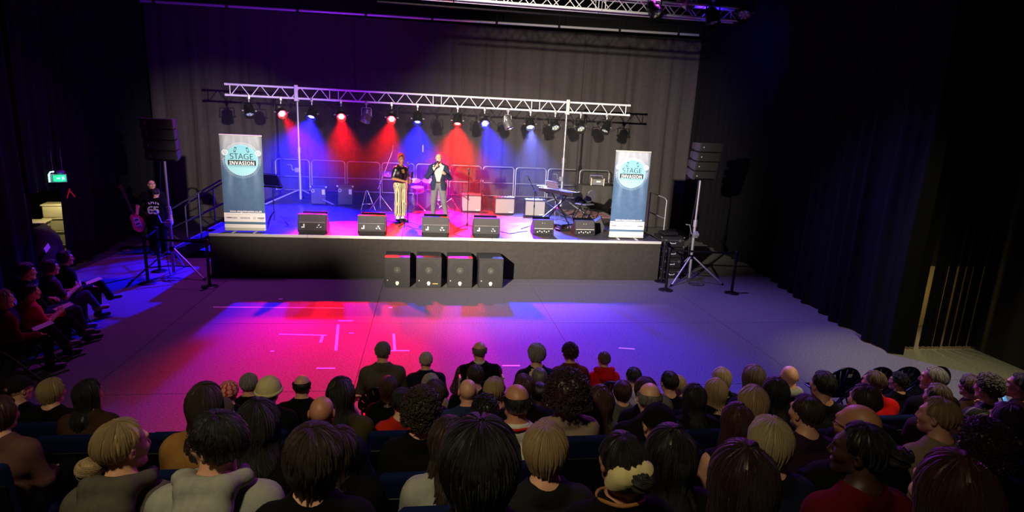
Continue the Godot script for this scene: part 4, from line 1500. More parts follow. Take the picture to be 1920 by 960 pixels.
func build_subs(bk: Material, bd: Material) -> void:
	var sub: Node3D = null
	for k in 4:
		var lb: String = "black subwoofer before the stage, " + ["leftmost of the four", "second from the left, with a small yellow name plate", "third from the left", "rightmost of the four"][k]
		var p := Vector3(-1.08 + 0.672 * k, 0.006, 0.44)
		if sub:
			var c := copy(sub, lb, p, [0.0, 0.0, 0.01, 0.02][k])
			if k == 1:
				part("name_plate", M.new().box(Vector3(0.14, 0.085, 0.314), Vector3(0.12, 0.018, 0.004), 0.001), mat("plate_gold", Color(0.75, 0.65, 0.35), 0.5), c)
			continue
		sub = thing("subwoofer", lb, "subwoofer", p, 0.0, "subwoofers on the floor before the stage")
		part("cabinet", M.new().box(Vector3(0, 0.335, 0), Vector3(0.54, 0.66, 0.56), 0.012), bd, sub)
		part("rim", M.new().box(Vector3(-0.262, 0.335, 0.292), Vector3(0.018, 0.66, 0.034), 0.005).box(Vector3(0.262, 0.335, 0.292), Vector3(0.018, 0.66, 0.034), 0.005).box(Vector3(0, 0.652, 0.292), Vector3(0.54, 0.022, 0.034), 0.005).box(Vector3(0, 0.02, 0.292), Vector3(0.54, 0.03, 0.034), 0.005), mat("gear_rim", Color(0.16, 0.155, 0.155), 0.5), sub)
		var ring := Transform3D(Basis(Vector3.RIGHT, PI / 2), Vector3(0, 0.375, 0.281))
		part("baffle", M.new().box(Vector3(0, 0.335, 0.283), Vector3(0.50, 0.61, 0.006), 0.001), bk, sub)
		part("speaker_cone", M.new().lathe([Vector2(0.205, 0.004), Vector2(0.205, 0.014), Vector2(0.19, 0.018), Vector2(0.175, 0.012), Vector2(0.09, 0.006), Vector2(0.07, 0.006)], 36, ring), mat("cone", Color(0.085, 0.08, 0.08), 0.7), sub)
		part("dust_cap", M.new().lathe([Vector2(0.074, 0.008), Vector2(0.06, 0.018), Vector2(0.03, 0.024), Vector2(0.001, 0.026)], 24, ring), mat("dust_cap", Color(0.50, 0.47, 0.40), 0.6), sub)
		part("badge", M.new().lathe([Vector2(0.038, 0.0), Vector2(0.036, 0.006), Vector2(0.001, 0.007)], 20, Transform3D(Basis(Vector3.RIGHT, PI / 2), Vector3(0, 0.098, 0.312))).box(Vector3(0, 0.062, 0.315), Vector3(0.048, 0.028, 0.006), 0.002), mat("badge_pale", Color(0.9, 0.87, 0.8), 0.4), sub, "pale maker's badge")
		part("indicator", M.new().ball(Vector3(-0.205, 0.155, 0.312), Vector3(0.012, 0.012, 0.006), 8), mat("badge_pale", Color(0.9, 0.87, 0.8), 0.4), sub)
		var gm := mat("grille_mesh", Color(0.22, 0.21, 0.195, 0.40), 0.7)
		gm.transparency = BaseMaterial3D.TRANSPARENCY_ALPHA
		part("grille", M.new().box(Vector3(0, 0.335, 0.307), Vector3(0.504, 0.612, 0.003), 0.0), gm, sub)
		for s in [-1, 1]:
			part("side_handle", M.new().box(Vector3(0.271 * s, 0.42, 0), Vector3(0.006, 0.10, 0.18), 0.002), mat("black_metal", Color(0.05, 0.05, 0.055), 0.45, 0.5), sub)

func build_arrays(bd: Material, metal: Material) -> void:
	for sd in [[-5.86, 0.06, "left", 0.12], [5.88, 0.10, "right", 0.10]]:
		var top := thing("line_array", "stack of four black loudspeaker cabinets on the %s wind-up stand" % sd[2], "loudspeaker", Vector3(sd[0], 2.52, sd[1]), sd[3], "loudspeaker stacks on stands")
		var y := 0.0
		for k in 4:
			var tilt := 0.24 - 0.06 * k
			var c := Vector3(0, y + 0.105, 0.05 * k - 0.06)
			var b := Basis(Vector3.RIGHT, tilt)
			var cab := Node3D.new()
			cab.name = "cabinet"
			top.add_child(cab, true)
			cab.position = c
			cab.basis = b
			part("box", M.new().slab(PackedVector2Array([Vector2(-0.19, -0.07), Vector2(0.17, -0.10), Vector2(0.17, 0.10), Vector2(-0.19, 0.07)]), 0.56, Transform3D(Basis(Vector3.UP, -PI / 2), Vector3.ZERO)), mat("array_box", Color(0.17, 0.16, 0.18), 0.6), cab)
			part("grille", M.new().box(Vector3(0, 0, 0.178), Vector3(0.545, 0.192, 0.018), 0.008), mat("array_grille", Color(0.15, 0.145, 0.13), 0.7), cab)
			for s in [-1, 1]:
				part("end_plate", M.new().box(Vector3(0.288 * s, 0, 0.06), Vector3(0.016, 0.18, 0.22), 0.004), mat("array_end", Color(0.26, 0.25, 0.29), 0.5, 0.3), cab)
			part("badge", M.new().ball(Vector3(-0.20, 0.0, 0.188), Vector3(0.014, 0.014, 0.004), 8), mat("badge_pale", Color(0.9, 0.87, 0.8), 0.4), cab)
			y += 0.208
		part("flying_frame", M.new().box(Vector3(0, -0.012, -0.05), Vector3(0.50, 0.03, 0.34), 0.006), metal, top)
		var g := mat("stand_silver", Color(0.74, 0.73, 0.76), 0.35, 0.6)
		var sx := 0.02 if sd[2] == "left" else 0.12
		var st := thing("speaker_stand", "silver tripod wind-up stand under the %s loudspeaker stack" % sd[2], "stand", Vector3(sd[0] + sx * 0.0, 0, sd[1] - 0.05), sd[3], "loudspeaker stands")
		part("lower_mast", M.new().bar(Vector3(0, 0.10, 0), Vector3(0, 1.45, 0), 0.035, 12), g, st)
		part("upper_mast", M.new().bar(Vector3(0, 1.40, 0), Vector3(0, 2.49, 0), 0.025, 12), g, st)
		part("collar", M.new().bar(Vector3(0, 1.36, 0), Vector3(0, 1.52, 0), 0.05, 12), g, st)
		part("winch", M.new().box(Vector3(0, 1.18, 0.06), Vector3(0.10, 0.16, 0.10), 0.012).bar(Vector3(-0.06, 1.18, 0.08), Vector3(0.06, 1.18, 0.08), 0.05, 12), g, st)
		part("crank", M.new().tube([Vector3(-0.05, 1.20, 0.10), Vector3(-0.13, 1.20, 0.10), Vector3(-0.20, 1.42, 0.10), Vector3(-0.30, 1.43, 0.10)], 0.013, 8), g, st)
		for k in 3:
			var a := PI / 6 + TAU * k / 3
			var d := Vector3(cos(a), 0, sin(a))
			var leg := part("leg", M.new().bar(Vector3(0, 0.62, 0) + d * 0.05, Vector3(0, 0.025, 0) + d * 0.78, 0.020, 8), g, st)
			part("brace", M.new().bar(Vector3(0, 0.24, 0) + d * 0.04, Vector3(0, 0.27, 0) + d * 0.48, 0.012, 6), metal, leg)
			part("rubber_foot", M.new().bar(Vector3(0, 0.002, 0) + d * 0.80, Vector3(0, 0.05, 0) + d * 0.77, 0.026, 8), mat("rubber", Color(0.03, 0.03, 0.03), 0.8), leg)
		part("leg_collar", M.new().bar(Vector3(0, 0.57, 0), Vector3(0, 0.67, 0), 0.055, 12), metal, st)
		var ps := []
		for q in 20:
			var f := q / 19.0
			ps.append(Vector3(-0.06 - 0.05 * sin(f * PI), lerpf(2.5, 0.03, f), 0.03 * sin(f * 9.0)) + Vector3(0.0, 0, 0.04))
		for q in 26:
			var a := q * 0.5
			ps.append(Vector3(-0.06 + 0.16 * sin(a) + 0.01 * q, 0.02, 0.30 + 0.12 * cos(a)))
		tag(mesh_node("speaker_cable", M.new().at(Vector3(sd[0], 0, sd[1] - 0.05)).tube(ps, 0.007, 6), mat("cable", Color(0.16, 0.16, 0.17), 0.5)), "black cable running down the %s loudspeaker stand and coiled on the floor" % sd[2], "cable")
	# flight cases beside the stage
	var cm := mat("case_black", Color(0.09, 0.088, 0.09), 0.5)
	var em := mat("case_edge", Color(0.45, 0.44, 0.44), 0.4, 0.6)
	for k in 4:
		var c := thing("flight_case", ["bottom flight case of the stack beside the right end of the stage", "second flight case from the bottom beside the right end of the stage", "third flight case from the bottom beside the right end of the stage", "top flight case of the stack beside the right end of the stage"][k], "flight case", Vector3(5.52 - 0.01 * k, 0.006 + 0.262 * k, -0.46), [0.05, 0.0, 0.03, -0.02][k], "flight cases stacked by the stage")
		part("body", M.new().box(Vector3(0, 0.13, 0), Vector3(0.60, 0.252, 0.52), 0.012), cm, c)
		part("lid_line", M.new().box(Vector3(0, 0.17, 0), Vector3(0.606, 0.010, 0.526), 0.002), em, c)
		for s in [-1, 1]:
			for y in [0.016, 0.244]:
				part("corner", M.new().ball(Vector3(0.285 * s, y, 0.245), Vector3(0.026, 0.018, 0.026), 8), em, c)
			part("latch", M.new().box(Vector3(0.18 * s, 0.165, 0.264), Vector3(0.05, 0.06, 0.012), 0.003), em, c)
		part("handle", M.new().tube([Vector3(-0.07, 0.12, 0.262), Vector3(-0.06, 0.10, 0.290), Vector3(0.06, 0.10, 0.290), Vector3(0.07, 0.12, 0.262)], 0.010, 6), mat("label_pale", Color(0.75, 0.74, 0.72), 0.5), c)
	var k2 := thing("folded_rack", "small black equipment bag lying on top of the flight cases", "bag", Vector3(5.45, 1.058, -0.45), 0.1)
	part("body", M.new().box(Vector3(0, 0.045, 0), Vector3(0.42, 0.09, 0.34), 0.035), cloth("bag_black", Color(0.10, 0.10, 0.105), 4.0), k2)
	part("strap", M.new().tube([Vector3(-0.15, 0.085, 0.1), Vector3(-0.1, 0.15, 0.1), Vector3(0.1, 0.15, 0.1), Vector3(0.15, 0.085, 0.1)], 0.012, 6), metal, k2)

func build_barriers() -> void:
	var pm := mat("post_black", Color(0.06, 0.06, 0.065), 0.4, 0.3)
	var belt := cloth("belt", Color(0.09, 0.09, 0.095), 6.0)
	var src: Node3D = null
	var rows := [
		[-6.14, 0.58, "black barrier post left of the left loudspeaker stand, nearest the camera", Vector3(1.27, 0, 0.22)],
		[-6.32, -0.40, "black barrier post behind the left loudspeaker stand", Vector3(0.18, 0, 0.98)],
		[-4.87, 0.80, "black barrier post at the left front corner of the stage", Vector3.ZERO],
		[4.97, 0.84, "black barrier post at the right front corner of the stage", Vector3(1.50, 0, 0.21)],
		[6.47, 1.05, "black barrier post to the right of the right loudspeaker stand", Vector3.ZERO],
		[4.98, 0.10, "black barrier post against the right end of the stage skirt", Vector3(-0.01, 0, 0.74)],
	]
	for r in rows:
		var p := Vector3(r[0], 0.004, r[1])
		if r[0] == 4.98:
			p.x = 5.16
		var o: Node3D
		if src == null:
			src = thing("barrier_post", r[2], "barrier post", p, 0.0, "black belt barrier posts")
			part("base", M.new().lathe([Vector2(0.001, 0.0), Vector2(0.165, 0.0), Vector2(0.165, 0.012), Vector2(0.12, 0.028), Vector2(0.04, 0.035), Vector2(0.001, 0.036)], 28), pm, src)
			part("pole", M.new().bar(Vector3(0, 0.03, 0), Vector3(0, 0.92, 0), 0.031, 14), pm, src)
			part("belt_head", M.new().lathe([Vector2(0.034, 0.88), Vector2(0.038, 0.89), Vector2(0.038, 0.985), Vector2(0.034, 1.0), Vector2(0.001, 1.0)], 16), pm, src)
			o = src
		else:
			o = copy(src, r[2], p)
	var i := 0
	for r in rows:
		if r[3] != Vector3.ZERO:
			var a := Vector3(r[0] if r[0] != 4.98 else 5.16, 0.94, r[1])
			var d: Vector3 = r[3]
			if r[0] == 4.98:
				d = Vector3(4.97 - 5.16, 0, 0.74)
			var b := a + d
			var u := d.normalized()
			var m := M.new().box((a + b) * 0.5, Vector3(d.length() - 0.07, 0.048, 0.004), 0.001, Basis(Vector3.UP, atan2(-u.z, u.x)))
			tag(mesh_node("barrier_belt", m, belt), ["black barrier belt across the front of the left loudspeaker stand", "black barrier belt along the side of the left loudspeaker stand", "black barrier belt across the front of the right loudspeaker stand", "short black barrier belt beside the right end of the stage skirt"][i], "belt", "black barrier belts")
			i += 1

func combo(called: String, label: String, group: String, p: Vector3, yaw: float, w: float, h: float, cloth_m: Material, dark: bool) -> Node3D:
	var o := thing(called, label, "amplifier", p, yaw, group)
	var d := 0.27
	part("cabinet", M.new().box(Vector3(0, h * 0.5 + 0.02, 0), Vector3(w, h, d), 0.018), mat("tolex_dark", Color(0.05, 0.05, 0.058), 0.6), o)
	part("grille_cloth", M.new().box(Vector3(0, h * 0.47 + 0.02, d * 0.5 + 0.004), Vector3(w - 0.05, h * 0.86, 0.014), 0.005), cloth_m, o)
	part("control_panel", M.new().box(Vector3(0, h + 0.012, d * 0.28), Vector3(w - 0.06, 0.035, 0.07), 0.006, Basis(Vector3.RIGHT, 0.5)), mat("panel_silver", Color(0.55, 0.55, 0.58), 0.35, 0.6), o)
	for k in 6:
		part("knob", M.new().lathe([Vector2(0.012, 0.0), Vector2(0.010, 0.018), Vector2(0.001, 0.018)], 10, Transform3D(Basis(Vector3.RIGHT, 0.5), Vector3(-w * 0.35 + k * w * 0.14, h + 0.032, d * 0.28 + 0.008))), mat("black_metal", Color(0.05, 0.05, 0.055), 0.45, 0.5), o)
	part("handle", M.new().tube([Vector3(-0.11, h + 0.02, -0.04), Vector3(-0.09, h + 0.05, -0.04), Vector3(0.09, h + 0.05, -0.04), Vector3(0.11, h + 0.02, -0.04)], 0.012, 6), mat("rubber", Color(0.03, 0.03, 0.03), 0.8), o)
	for s in [-1, 1]:
		part("foot", M.new().bar(Vector3(w * 0.4 * s, 0.0, 0.09), Vector3(w * 0.4 * s, 0.022, 0.09), 0.018, 8).bar(Vector3(w * 0.4 * s, 0.0, -0.09), Vector3(w * 0.4 * s, 0.022, -0.09), 0.018, 8), mat("rubber", Color(0.03, 0.03, 0.03), 0.8), o)
	if dark:
		part("label_plate", M.new().box(Vector3(w * 0.34, h * 0.74, d * 0.5 + 0.012), Vector3(0.085, 0.15, 0.004), 0.001), mat("label_pale", Color(0.75, 0.74, 0.72), 0.5), o)
		part("round_badge", M.new().tube([Vector3(-w * 0.33, h * 0.80 + 0.045, 0), Vector3(-w * 0.33 + 0.039, h * 0.80 + 0.022, 0), Vector3(-w * 0.33 + 0.039, h * 0.80 - 0.022, 0), Vector3(-w * 0.33, h * 0.80 - 0.045, 0), Vector3(-w * 0.33 - 0.039, h * 0.80 - 0.022, 0), Vector3(-w * 0.33 - 0.039, h * 0.80 + 0.022, 0)].map(func(q): return q + Vector3(0, 0, d * 0.5 + 0.014)), 0.010, 6, false, true), mat("label_pale", Color(0.75, 0.74, 0.72), 0.5), o)
		for s in [-1, 1]:
			part("corner_cap", M.new().ball(Vector3(w * 0.5 * s, h + 0.01, d * 0.45), Vector3(0.03, 0.03, 0.03), 10), mat("label_pale", Color(0.75, 0.74, 0.72), 0.5), o)
	else:
		part("name_badge", M.new().box(Vector3(w * 0.30, h * 0.14, d * 0.5 + 0.014), Vector3(0.11, 0.02, 0.004), 0.001), mat("badge_pale", Color(0.9, 0.87, 0.8), 0.4), o)
	return o

func cymbal(r: float, f: Transform3D) -> M:
	return M.new().lathe([Vector2(0.001, 0.03), Vector2(r * 0.14, 0.024), Vector2(r * 0.18, 0.012), Vector2(r * 0.6, 0.004), Vector2(r, -0.012), Vector2(r, -0.015), Vector2(r * 0.6, 0.001), Vector2(r * 0.18, 0.009)], 32, f)

func drum(r: float, h: float, f: Transform3D, o: Node3D, shell_m: Material, called := "shell") -> void:
	var s := part(called, M.new().lathe([Vector2(r, -h * 0.5), Vector2(r, h * 0.5)], 32, f), shell_m, o)
	part("head", M.new().lathe([Vector2(r * 1.01, h * 0.5 + 0.002), Vector2(r * 0.9, h * 0.5 + 0.004), Vector2(0.001, h * 0.5 + 0.004)], 32, f), mat("drum_head", Color(0.85, 0.83, 0.80), 0.5), s)
	part("head", M.new().lathe([Vector2(0.001, -h * 0.5 - 0.004), Vector2(r * 1.01, -h * 0.5 - 0.002)], 32, f), mat("drum_head", Color(0.85, 0.83, 0.80), 0.5), s)
	var hp := M.new()
	for e in [-1, 1]:
		hp.lathe([Vector2(r * 1.0, (h * 0.5 - 0.012) * e - 0.012), Vector2(r * 1.05, (h * 0.5 - 0.012) * e - 0.012), Vector2(r * 1.05, (h * 0.5 - 0.012) * e + 0.014), Vector2(r * 1.0, (h * 0.5 - 0.012) * e + 0.014)], 32, f)
	part("hoop", hp, mat("chrome", Color(0.8, 0.8, 0.82), 0.25, 1.0), s)
	var lg := M.new()
	for k in 8:
		var a := TAU * k / 8
		var q := Vector3(cos(a), 0, sin(a)) * r * 1.04
		lg.bar(f * (q + Vector3(0, -h * 0.46, 0)), f * (q + Vector3(0, h * 0.46, 0)), 0.008, 6)
	part("lugs", lg, mat("chrome", Color(0.8, 0.8, 0.82), 0.25, 1.0), s)

func mic_stand(label: String, p: Vector3, h: float, turn: float, boom := Vector3.ZERO) -> Node3D:
	var o := thing("microphone_stand", label, "microphone stand", p, 0.0)
	var m := mat("stand_black", Color(0.10, 0.10, 0.11), 0.35, 0.6)
	part("base_hub", M.new().bar(Vector3(0, 0.06, 0), Vector3(0, 0.14, 0), 0.022, 10), m, o)
	for k in 3:
		var a := turn + TAU * k / 3
		part("leg", M.new().bar(Vector3(cos(a), 0, sin(a)) * 0.02 + Vector3(0, 0.10, 0), Vector3(cos(a), 0, sin(a)) * 0.32 + Vector3(0, 0.010, 0), 0.009, 6), m, o)
	part("pole", M.new().bar(Vector3(0, 0.1, 0), Vector3(0, h, 0), 0.010, 8), m, o)
	part("clutch", M.new().bar(Vector3(0, h * 0.58, 0), Vector3(0, h * 0.58 + 0.08, 0), 0.018, 8), m, o)
	var top := Vector3(0, h, 0)
	if boom != Vector3.ZERO:
		part("boom_arm", M.new().bar(top - boom * 0.35, top + boom, 0.008, 8), m, o)
		part("boom_clamp", M.new().ball(top, Vector3(0.026, 0.026, 0.026), 10), m, o)
		top += boom
	var d := (boom if boom != Vector3.ZERO else Vector3(0, 0.5, 0.25)).normalized()
	var side := d.cross(Vector3.UP).normalized() if absf(d.y) < 0.95 else Vector3.RIGHT
	var f := Transform3D(Basis(side, d, side.cross(d)), top + d * 0.11)
	part("microphone", M.new().join(mic_shape(), f), mat("mic_grey", Color(0.35, 0.35, 0.37), 0.3, 0.7), o)
	part("clip", M.new().bar(top, top + d * 0.08, 0.016, 8), mat("rubber", Color(0.03, 0.03, 0.03), 0.8), o)
	return o

func music_stand(label: String, p: Vector3, yaw: float, h: float) -> Node3D:
	var o := thing("music_stand", label, "music stand", p, yaw)
	var m := mat("stand_black", Color(0.10, 0.10, 0.11), 0.35, 0.6)
	part("pole", M.new().bar(Vector3(0, 0.14, 0), Vector3(0, h - 0.1, 0), 0.012, 8), m, o)
	for k in 3:
		var a := 0.4 + TAU * k / 3
		var d := Vector3(cos(a), 0, sin(a))
		part("leg", M.new().tube([Vector3(0, 0.36, 0), d * 0.16 + Vector3(0, 0.22, 0), d * 0.30 + Vector3(0, 0.012, 0)], 0.010, 6), m, o)
	part("clutch", M.new().bar(Vector3(0, h * 0.55, 0), Vector3(0, h * 0.55 + 0.07, 0), 0.02, 8), m, o)
	var b := Basis(Vector3.RIGHT, -0.42)
	var fr := M.new()
	var c := Vector3(0, h, 0)
	for q in [[-0.25, -0.02, 0.25, -0.02], [-0.25, -0.02, -0.19, 0.30], [0.25, -0.02, 0.19, 0.30], [-0.19, 0.30, 0.19, 0.30], [0.0, -0.02, 0.0, 0.30], [-0.22, 0.14, 0.22, 0.14]]:
		fr.bar(c + b * Vector3(q[0], q[1], 0), c + b * Vector3(q[2], q[3], 0), 0.009, 6)
	part("desk_frame", fr, m, o)
	part("desk_plate", M.new().box(c + b * Vector3(0, 0.14, -0.006), Vector3(0.42, 0.28, 0.004), 0.001, b), mat("black_metal", Color(0.05, 0.05, 0.055), 0.45, 0.5), o)
	part("ledge", M.new().box(c + b * Vector3(0, -0.02, -0.03), Vector3(0.50, 0.008, 0.06), 0.002, b), m, o)
	return o

func build_backline(bk: Material, bd: Material, metal: Material, chrome: Material) -> void:
	var silver := cloth("grille_silver", Color(0.58, 0.56, 0.53), 14.0, 0.8, 0.15)
	var dark := cloth("grille_dark", Color(0.30, 0.29, 0.30), 14.0, 0.8, 0.15)
	combo("guitar_amplifier", "silver-fronted guitar amplifier on the stage, leftmost of the three, just right of the man", "silver guitar amplifiers", Vector3(0.80, HS, -3.98), 0.02, 0.60, 0.50, silver, false)
	combo("guitar_amplifier", "silver-fronted guitar amplifier on the stage, middle of the three", "silver guitar amplifiers", Vector3(1.74, HS, -3.70), 0.10, 0.60, 0.48, silver, false)
	combo("guitar_amplifier", "silver-fronted guitar amplifier on the stage, right of the three, nearest the keyboard", "silver guitar amplifiers", Vector3(2.60, HS, -3.42), -0.05, 0.60, 0.47, silver, false)
	combo("bass_amplifier", "dark bass amplifier with a pale label, left of the two behind the winch stand", "bass amplifiers", Vector3(-3.62, HS, -4.62), 0.0, 0.44, 0.52, dark, true)
	combo("bass_amplifier", "dark bass amplifier on the stage with a pale label, right of the two", "bass amplifiers", Vector3(-2.86, HS, -4.62), 0.0, 0.44, 0.56, dark, true)
	# drum kit
	var blue := mat("drum_blue", Color(0.10, 0.09, 0.22), 0.25)
	blue.clearcoat_enabled = true
	var br := mat("brass", Color(0.78, 0.60, 0.34), 0.3, 0.9)
	var k := thing("drum_kit", "dark blue drum kit with brass cymbals between the woman and the man", "drum kit", Vector3(-0.66, HS, -4.25))
	drum(0.28, 0.42, Transform3D(Basis(Vector3.RIGHT, PI / 2), Vector3(0.02, 0.30, 0.02)), k, blue, "bass_drum")
	for q in k.get_node("bass_drum").get_children():
		if str(q.name).begins_with("head"):
			q.material_override = mat("front_head", Color(0.16, 0.15, 0.24), 0.3)
	drum(0.155, 0.20, Transform3D(Basis(Vector3.RIGHT, 0.35), Vector3(-0.17, 0.74, 0.0)), k, blue, "tom")
	drum(0.165, 0.22, Transform3D(Basis(Vector3.RIGHT, 0.35), Vector3(0.20, 0.74, 0.0)), k, blue, "tom")
	drum(0.20, 0.36, Transform3D(Basis(), Vector3(0.55, 0.42, -0.35)), k, blue, "floor_tom")
	drum(0.18, 0.14, Transform3D(Basis(Vector3.RIGHT, 0.12), Vector3(-0.10, 0.62, 0.42)), k, mat("snare_lit_red", Color(0.62, 0.30, 0.30), 0.3, 0.5), "snare")  # red of the stage light is put into the snare colour
	for c in [[-0.60, 1.02, 0.10, 0.20, 0.05], [-0.52, 1.28, -0.42, 0.24, 0.25], [0.62, 1.25, -0.25, 0.26, -0.2], [0.30, 1.40, -0.55, 0.22, 0.15]]:
		part("cymbal", cymbal(c[3], Transform3D(Basis(Vector3.RIGHT, 0.2).rotated(Vector3.BACK, c[4]), Vector3(c[0], c[1], c[2]))), br, k)
		part("cymbal_stand", M.new().bar(Vector3(c[0], 0.30, c[2]), Vector3(c[0], c[1] + 0.04, c[2]), 0.011, 8), chrome, k)
		var lg := M.new()
		for q in 3:
			var a: float = TAU * q / 3 + c[0]
			lg.bar(Vector3(c[0], 0.34, c[2]), Vector3(c[0] + 0.28 * cos(a), 0.012, c[2] + 0.28 * sin(a)), 0.010, 6)
			lg.bar(Vector3(c[0], 0.12, c[2]), Vector3(c[0] + 0.16 * cos(a), 0.16, c[2] + 0.16 * sin(a)), 0.006, 6)
		part("stand_legs", lg, chrome, k)
	var ss := M.new().bar(Vector3(-0.10, 0.14, 0.42), Vector3(-0.10, 0.52, 0.42), 0.012, 8)
	for q in 3:
		var a := TAU * q / 3 + 0.3
		ss.bar(Vector3(-0.10, 0.22, 0.42), Vector3(-0.10 + 0.26 * cos(a), 0.012, 0.42 + 0.26 * sin(a)), 0.011, 6)
		ss.bar(Vector3(-0.10, 0.46, 0.42), Vector3(-0.10 + 0.17 * cos(a), 0.57, 0.42 + 0.17 * sin(a)), 0.009, 6)
	part("snare_stand", ss, chrome, k)
	var th := M.new().lathe([Vector2(0.001, 0.44), Vector2(0.15, 0.44), Vector2(0.165, 0.48), Vector2(0.15, 0.53), Vector2(0.001, 0.54)], 20, Transform3D(Basis(), Vector3(0.05, 0, -0.75)))
	part("throne_seat", th, bd, k)
	part("throne_post", M.new().bar(Vector3(0.05, 0.02, -0.75), Vector3(0.05, 0.45, -0.75), 0.018, 8), chrome, k)
	part("tom_mount", M.new().bar(Vector3(0.02, 0.56, 0.02), Vector3(0.02, 0.78, 0.0), 0.015, 8), chrome, k)
	# cymbal on its own boom stand, left of the woman
	var cs := thing("cymbal_stand", "tall leaning cymbal stand with overhead microphone left of the woman", "stand", Vector3(-1.80, HS, -3.85))
	tripod(0.36, 0.42, chrome, cs, 0.011, 0.4)
	part("pole", M.new().bar(Vector3(0, 0.05, 0), Vector3(0, 0.70, 0), 0.013, 8), chrome, cs)
	part("boom_arm", M.new().bar(Vector3(-0.06, 0.60, 0.0), Vector3(0.34, 1.66, 0.02), 0.011, 8), chrome, cs)
	part("clamp", M.new().ball(Vector3(0.0, 0.76, 0), Vector3(0.035, 0.035, 0.035), 10), chrome, cs)
	part("microphone", M.new().bar(Vector3(0.34, 1.66, 0.02), Vector3(0.355, 1.84, 0.03), 0.017, 10), mat("mic_grey", Color(0.35, 0.35, 0.37), 0.3, 0.7), cs)
	part("cymbal", cymbal(0.22, Transform3D(Basis(Vector3.RIGHT, 0.25).rotated(Vector3.BACK, -0.15), Vector3(0.20, 1.05, 0.1))), br, cs)
	var oh := thing("microphone_stand", "overhead microphone on a tall boom hanging behind the man's shoulder", "microphone stand", Vector3(0.25, HS, -4.55))
	tripod(0.36, 0.30, chrome, oh, 0.010, 1.0)
	part("pole", M.new().bar(Vector3(0, 0.05, 0), Vector3(0, 1.55, 0), 0.012, 8), metal, oh)
	part("boom_arm", M.new().bar(Vector3(0.2, 1.46, 0), Vector3(-0.85, 1.78, 0.3), 0.009, 8), metal, oh)
	part("microphone", M.new().bar(Vector3(-0.87, 1.66, 0.3), Vector3(-0.87, 1.86, 0.3), 0.017, 10), mat("pencil_mic", Color(0.75, 0.75, 0.78), 0.3, 0.6), oh)
	# folded stands and cases in the red light
	var gs := thing("guitar_stand", "metal guitar stand left of the cymbal stand in the red light", "stand", Vector3(-2.15, HS, -3.75), 0.3)
	part("frame", M.new().tube([Vector3(-0.20, 0.012, 0.1), Vector3(-0.02, 0.55, -0.05), Vector3(0.02, 0.55, -0.05), Vector3(0.20, 0.012, 0.1)], 0.012, 8), chrome, gs)
	part("rear_leg", M.new().bar(Vector3(0, 0.52, -0.05), Vector3(0, 0.012, -0.25), 0.011, 8), chrome, gs)
	part("cradle", M.new().tube([Vector3(-0.16, 0.20, 0.22), Vector3(-0.12, 0.18, 0.03), Vector3(0.12, 0.18, 0.03), Vector3(0.16, 0.20, 0.22)], 0.012, 8), chrome, gs)
	music_stand("empty black music stand beside the left banner", Vector3(-3.98, HS, -0.95), 2.75, 0.95)
	music_stand("music stand glowing red in the light behind the middle amplifier", Vector3(1.18, HS, -4.55), 0.4, 0.92)
	mic_stand("straight microphone stand at the centre of the stage, right of the man", Vector3(0.52, HS, -1.2), 1.32, 0.5)
	mic_stand("black microphone stand in front of the woman", Vector3(-0.94, HS, -1.45), 1.38, 0.2)
	mic_stand("boom microphone stand behind the left of the two smaller monitors", Vector3(2.20, HS, -1.30), 0.95, 0.9, Vector3(-0.10, 0.24, -0.25))
	mic_stand("low microphone stand leaning at the left amplifier", Vector3(0.30, HS, -3.6), 0.62, 0.3, Vector3(0.22, -0.12, -0.05))
	# keyboard on a cross stand, its back towards the camera
	var kb := thing("keyboard", "black stage keyboard on a crossed stand at the right of the stage", "keyboard", Vector3(3.05, HS, -2.30), -1.02)
	part("case", M.new().box(Vector3(0, 0.86, 0), Vector3(1.34, 0.10, 0.34), 0.015), bd, kb)
	part("key_bed", M.new().box(Vector3(0, 0.915, -0.08), Vector3(1.22, 0.012, 0.15), 0.003), mat("ivory", Color(0.88, 0.88, 0.86), 0.35), kb)
	var blacks := M.new()
	for q in 36:
		if q % 7 != 2 and q % 7 != 6:
			blacks.box(Vector3(-0.595 + q * 0.034, 0.926, -0.055), Vector3(0.014, 0.014, 0.09), 0.002)
	part("black_keys", blacks, bd, kb)
	part("music_rest", M.new().box(Vector3(-0.12, 1.03, 0.16), Vector3(0.46, 0.22, 0.008), 0.003, Basis(Vector3.RIGHT, 0.3)), mat("rest_blue", Color(0.20, 0.20, 0.32), 0.4), kb)
	for q in 5:
		part("rest_rib", M.new().box(Vector3(-0.12, 0.95 + 0.04 * q, 0.142 + 0.012 * q), Vector3(0.44, 0.007, 0.010), 0.002), mat("label_pale", Color(0.75, 0.74, 0.72), 0.5), kb)
	for s in [-1.0, 1.0]:
		part("cross_leg", M.new().bar(Vector3(-0.42 * s, 0.03, 0.02 * s), Vector3(0.34 * s, 0.81, 0.02 * s), 0.018, 8), metal, kb)
		part("stand_foot", M.new().bar(Vector3(-0.42 * s, 0.025, -0.24), Vector3(-0.42 * s, 0.025, 0.24), 0.017, 8), metal, kb)
		part("stand_arm", M.new().bar(Vector3(0.34 * s, 0.80, -0.19), Vector3(0.34 * s, 0.80, 0.19), 0.016, 8), metal, kb)
	part("pivot", M.new().bar(Vector3(0, 0.42, -0.05), Vector3(0, 0.42, 0.05), 0.04, 12), chrome, kb)
	var sheet := mesh_node("music_sheet", M.new().box(Vector3(2.72, HS + 0.93, -2.95), Vector3(0.30, 0.004, 0.22), 0.001, Basis(Vector3.UP, -1.0)), mat("paper", Color(0.9, 0.88, 0.8), 0.8))
	tag(sheet, "white paper lying on the far end of the keyboard", "paper")
